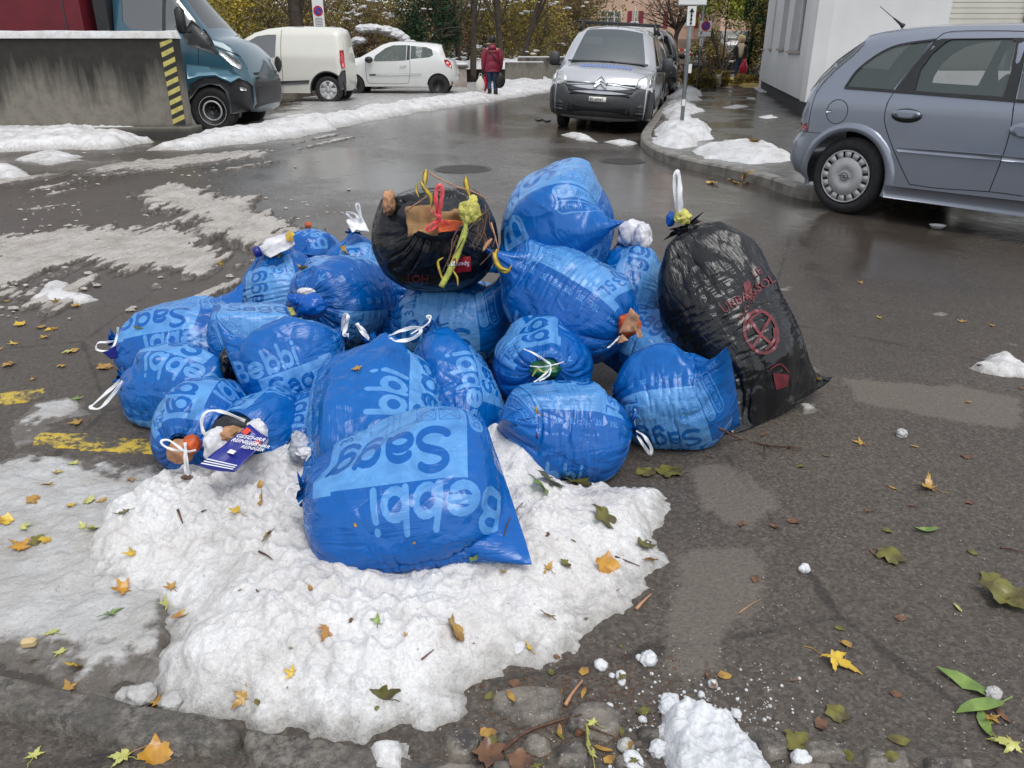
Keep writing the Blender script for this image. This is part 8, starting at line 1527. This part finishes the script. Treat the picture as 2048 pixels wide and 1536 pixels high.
def ulabel(px, py, col, kd, sz):
    c = {'ochre': 'ochre', 'yellow': 'yellow', 'pale': 'pale green', 'olive': 'olive', 'brown': 'brown'}[col]; k = {'maple': 'pointed leaf', 'broad': 'broad leaf', 'oval': 'narrow leaf', 'x': 'leaf scrap'}[kd]
    for x, y, nme in sorted(LMK, key=lambda q: (q[0]-px)**2+(q[1]-py)**2)[:7]:
        dx, dy = px-x, py-y; d = math.hypot(dx, dy); f_ = 'just ' if d < 55 else 'a little ' if d < 120 else 'well ' if d > 230 else ''
        v = 'below' if dy > 0 else 'above'; h = 'right of' if dx > 0 else 'left of'
        w = v if abs(dy) > 2.2*abs(dx) else h if abs(dx) > 2.2*abs(dy) else v+' and '+h
        for a in ('small ', ''):
            t = f'{a}{c} {k} {f_}{w} {nme}'
            if t not in _used and len(t.split()) <= 16: _used.add(t); return t
    return t
zones = [((0, 600, 300, 760), 16, 'leaf scattered on the dark asphalt left of the pile', ('ochre', 'yellow', 'pale', 'ochre'), .026), ((0, 900, 280, 1130), 14, 'leaf frozen in the slush at the left', ('ochre', 'pale', 'yellow', 'olive'), .022), ((1350, 860, 2048, 1100), 14, 'small leaf scattered on the asphalt right of the heap', ('ochre', 'olive', 'brown', 'brown'), .016), ((1380, 1100, 2048, 1400), 13, 'small leaf scrap on the right foreground asphalt', ('brown', 'olive', 'brown', 'ochre', 'pale'), .013),
         ((950, 1330, 1300, 1536), 20, 'wet leaf scrap among the paving stones', ('brown', 'brown', 'ochre', 'olive'), .017), ((1600, 1430, 2048, 1536), 10, 'leaf scrap at the bottom right', ('brown', 'ochre', 'olive'), .016), ((1380, 335, 1520, 372), 10, 'dead leaf in the gutter along the kerb', ('ochre', 'brown', 'yellow'), .05), ((380, 440, 720, 640), 6, 'leaf on the slush behind the pile', ('ochre', 'yellow'), .03), ((330, 1020, 1250, 1420), 24, 'tiny dead leaf crumb on the snow heap', ('brown', 'ochre', 'olive'), .008), ((1600, 550, 2048, 830), 8, 'small leaf on the wet road at the right', ('ochre', 'yellow', 'brown'), .02), ((1500, 150, 1560, 300), 4, 'leaf on the wet pavement', ('yellow', 'ochre'), .06)]
for (x0, y0, x1, y1), n, lab, cols, sz in zones:
    for i in range(n):
        px, py = rl.uniform(x0, x1), rl.uniform(y0, y1); col = rl.choice(cols); kd = rl.choice(('maple', 'x', 'oval', 'x') if sz < .018 else ('maple', 'maple', 'broad'))
        lab_ = ulabel(px, py, col, kd, sz); grp_ = 'small fallen leaves on the ground'
        w_ = {'ochre': 'Ochre', 'yellow': 'Yellow', 'pale': 'Pale green', 'olive': 'Olive', 'brown': 'Brown'}[col].lower()
        rest(px, py, sz*rl.uniform(.9, 1.6), kd, col, lab_, grp=grp_, seed=i+200, stem=rl.random() < .5)
# twigs
def twig(pts, r, lab, mat=None, side=()):
    q = [drop(*p)[0]+np.array((0, 0, r+.002)) for p in pts]; b = q[0].copy(); mb = MB(); cur = bez(q, 5); L = len(cur); mb.tube([p-b for p in cur], [r*(1-.6*k/(L-1)) for k in range(L)], 6)
    for (i, pe) in side: e = drop(*pe)[0]+np.array((0, 0, .006)); mb.tube([q[i]-b, (q[i]+e)/2-b+np.array((0, 0, .006)), e-b], [r*.6, r*.4, r*.25], 5)
    o = mb.build('twig', mat or M_twig, None, True); o.location = tuple(b); return tag(o, lab, 'twig')
twig([(1436, 858), (1480, 880), (1530, 892), (1575, 896), (1605, 898)], .0045, 'dark forked branch on asphalt right of the pile', side=((2, (1530, 918)), (3, (1590, 912)), (3, (1598, 905)), (3, (1560, 915)), (2, (1556, 905))))
twig([(1005, 1505), (1050, 1470), (1110, 1447), (1165, 1432)], .004, 'long brown twig across the paving stones'); twig([(1130, 1415), (1145, 1390), (1165, 1365)], .005, 'splintered straw bundle beside the largest paving stone', M_card); twig([(1272, 1222), (1285, 1208), (1302, 1192)], .005, 'splintered light wood piece right of the heap', M_card); twig([(1172, 1455), (1205, 1468), (1240, 1482)], .003, 'thin dark twig on the paving stones')
twig([(356, 1022), (362, 1038), (366, 1050)], .004, 'short dark twig stuck in the snow at the left of the heap'); twig([(1008, 1072), (1020, 1040), (1045, 1008), (1058, 1004)], .002, 'thin dry stalk beside the corner of the front sack'); twig([(518, 1106), (535, 1114), (545, 1122)], .003, 'short dark twig lying on the snow below an ochre leaf'); twig([(1230, 1115), (1255, 1125), (1280, 1135)], .0025, 'thin dark twig leading to the orange leaf'); twig([(843, 1322), (858, 1310), (868, 1302)], .0025, 'tiny dark twig on the lower heap')
twig([(1478, 1228), (1500, 1212), (1522, 1200)], .0018, 'thin straw on the open asphalt', M_card); twig([(260, 1508), (300, 1492), (340, 1482)], .0012, 'fine straw across the kerb', M_card); twig([(2000, 1098), (2020, 1100), (2048, 1108)], .003, 'dark twig at the right picture edge')
dp, dn = drop(375, 957); o = crumple('brown_peel', (0, 0, 0), (.020, .010, .007), LM['brown'], None, np.zeros(3), 3, .4); o.location = tuple(dp+np.array((0, 0, .005))); tag(o, 'dark brown peel scrap on snow under the tied mouth', 'scrap')
dp, dn = drop(60, 1293); o = MB().box((0, 0, .012), (.034, .020, .022), rz=.2, bev=.005).build('wood_chunk', pmat('light_wood', (.55, .42, .22), .6), None); o.location = tuple(dp); tag(o, 'small pale wood chunk on the ice at the left', 'wood')
# grit and crumbs in the foreground
mb = MB(); rg = random.Random(3)
for i in range(450):
    px = rg.uniform(880, 2048); py = 1536-abs(rg.gauss(0, 260)); g = G(px, max(py, 950)); s_ = rg.uniform(.0006, .0022); a = rg.random()*3; mb.box((g[0], g[1], s_*.5+.001), (s_*2.2, s_*1.3, s_), rz=a)
tag(mb.build('grit', pmat('pale_grit', (.36, .33, .27), .7)), 'fine pale grit strewn over the foreground asphalt', 'grit', kind='stuff')
mb = MB()
for i in range(900):
    px = rg.gauss(1150, 140); py = rg.gauss(1400, 70); 
    if not (840 < px < 1600 and 1280 < py < 1536): continue
    p = G(px, py); a = rg.random()*6; L = rg.uniform(.003, .012); mb.box((p[0], p[1], .003), (L, .0016, .0016), rz=a)
tag(mb.build('plant_debris', LM['brown']), 'dark shreds of rotten leaves and stalks in the joints', 'debris', kind='stuff')

# ------------------------------------------------------------------ faded prints on the black bags, laid on the film where it lies
M_fred = pmat('faded_red_print', (.13, .018, .026), .3, noise=.3, nscale=30); M_tagr = pmat('red_tag', (.30, .008, .012), .3, noise=.15, nscale=20)
def decal(key, pts, faces, mat, name, off=.0015):
    r_, b_ = BAG[key][0], BAG[key][1]; V = []
    for x, y in pts:
        p, n = drop(x, y); d = unit(ray(x, y)); V.append(p-d*.003+(n*off if n@d < 0 else 0)-b_)
    return mesh_obj(name, V, faces, mat, r_, True)
def dec_quad(key, c4_, mat, name, n=6, off=.0015):
    a, b, c, d = [np.array(q, float) for q in c4_]; pts = []
    for i in range(n+1):
        for j in range(n+1): u, v = i/n, j/n; pts.append((a*(1-u)+b*u)*(1-v)+(d*(1-u)+c*u)*v)
    return decal(key, pts, [(i*(n+1)+j, (i+1)*(n+1)+j, (i+1)*(n+1)+j+1, i*(n+1)+j+1) for i in range(n) for j in range(n)], mat, name, off)
def dec_line(key, pl, w, mat, name):
    q = np.array(bez([(x, y, 0) for x, y in pl], 5))[:, :2]; t = np.gradient(q, axis=0); nr = np.stack([-t[:, 1], t[:, 0]], 1); nr /= np.linalg.norm(nr, axis=1, keepdims=True)+1e-9; m = len(q)
    return decal(key, list(q-nr*w/2)+list(q+nr*w/2), [(i, i+1, m+i+1, m+i) for i in range(m-1)], mat, name, .002)
def dec_text(key, txt, o_, xd, yd, size, mat, name='faded_lettering', off=.0035):
    c = bpy.data.curves.new('t', 'FONT'); c.body = txt; c.size = 1; c.resolution_u = 2; c.offset = .012
    o = bpy.data.objects.new('t', c); COL.objects.link(o); dg = bpy.context.evaluated_depsgraph_get(); dg.update(); me = o.evaluated_get(dg).to_mesh(); v2 = [v.co[:2] for v in me.vertices]; fc = [tuple(p.vertices) for p in me.polygons]; o.to_mesh_clear(); bpy.data.objects.remove(o); bpy.data.curves.remove(c)
    xd, yd = np.array(xd, float), np.array(yd, float); return decal(key, [np.array(o_, float)+xd*x*size+yd*y*size for x, y in v2], fc, mat, name, off)
dec_quad('blackplants', [(906, 517), (941, 512), (942, 542), (905, 546)], M_tagr, 'red_tag'); dec_text('blackplants', 'Sperrgut', (939, 524), (-1, .04), (.0, 1), 13, M_prnt_w, 'tag_lettering'); dec_text('blackplants', 'HOT', (858, 549), (-1, .0), (0, 1), 22, M_fred)
dec_text('blacktall', 'URBAGSOL', (1448, 628), (.82, -.52), (-.5, -.85), 25, M_fred); ring_ = [(1522+33*cos(a)+6*sin(a), 664+42*sin(a)) for a in np.linspace(0, 2*pi, 15)]
dec_line('blacktall', ring_, 6, M_fred, 'round_emblem'); dec_line('blacktall', [(1500, 640), (1520, 668), (1545, 690)], 6, M_fred, 'round_emblem'); dec_line('blacktall', [(1542, 632), (1524, 664), (1505, 695)], 6, M_fred, 'round_emblem'); dec_line('blacktall', [(1521, 624), (1500, 640), (1495, 662)], 5, M_fred, 'round_emblem'); dec_line('blacktall', [(1548, 655), (1548, 680), (1530, 700)], 5, M_fred, 'round_emblem')
dec_quad('blacktall', [(1486, 566), (1500, 562), (1506, 595), (1492, 600)], M_fred, 'red_disc', 4); dec_text('blacktall', 'BRUCHTSACK', (1482, 640), (.55, -.85), (-.8, -.5), 11, M_fred)
dec_quad('blacktall', [(1545, 745), (1578, 750), (1575, 772), (1552, 780)], M_fred, 'bell_pictogram', 4); dec_line('blacktall', [(1540, 738), (1560, 728), (1578, 745)], 3, M_fred, 'bell_pictogram'); dec_text('blacktall', 'LE', (1508, 556), (.8, -.5), (-.5, -.8), 22, M_fred)
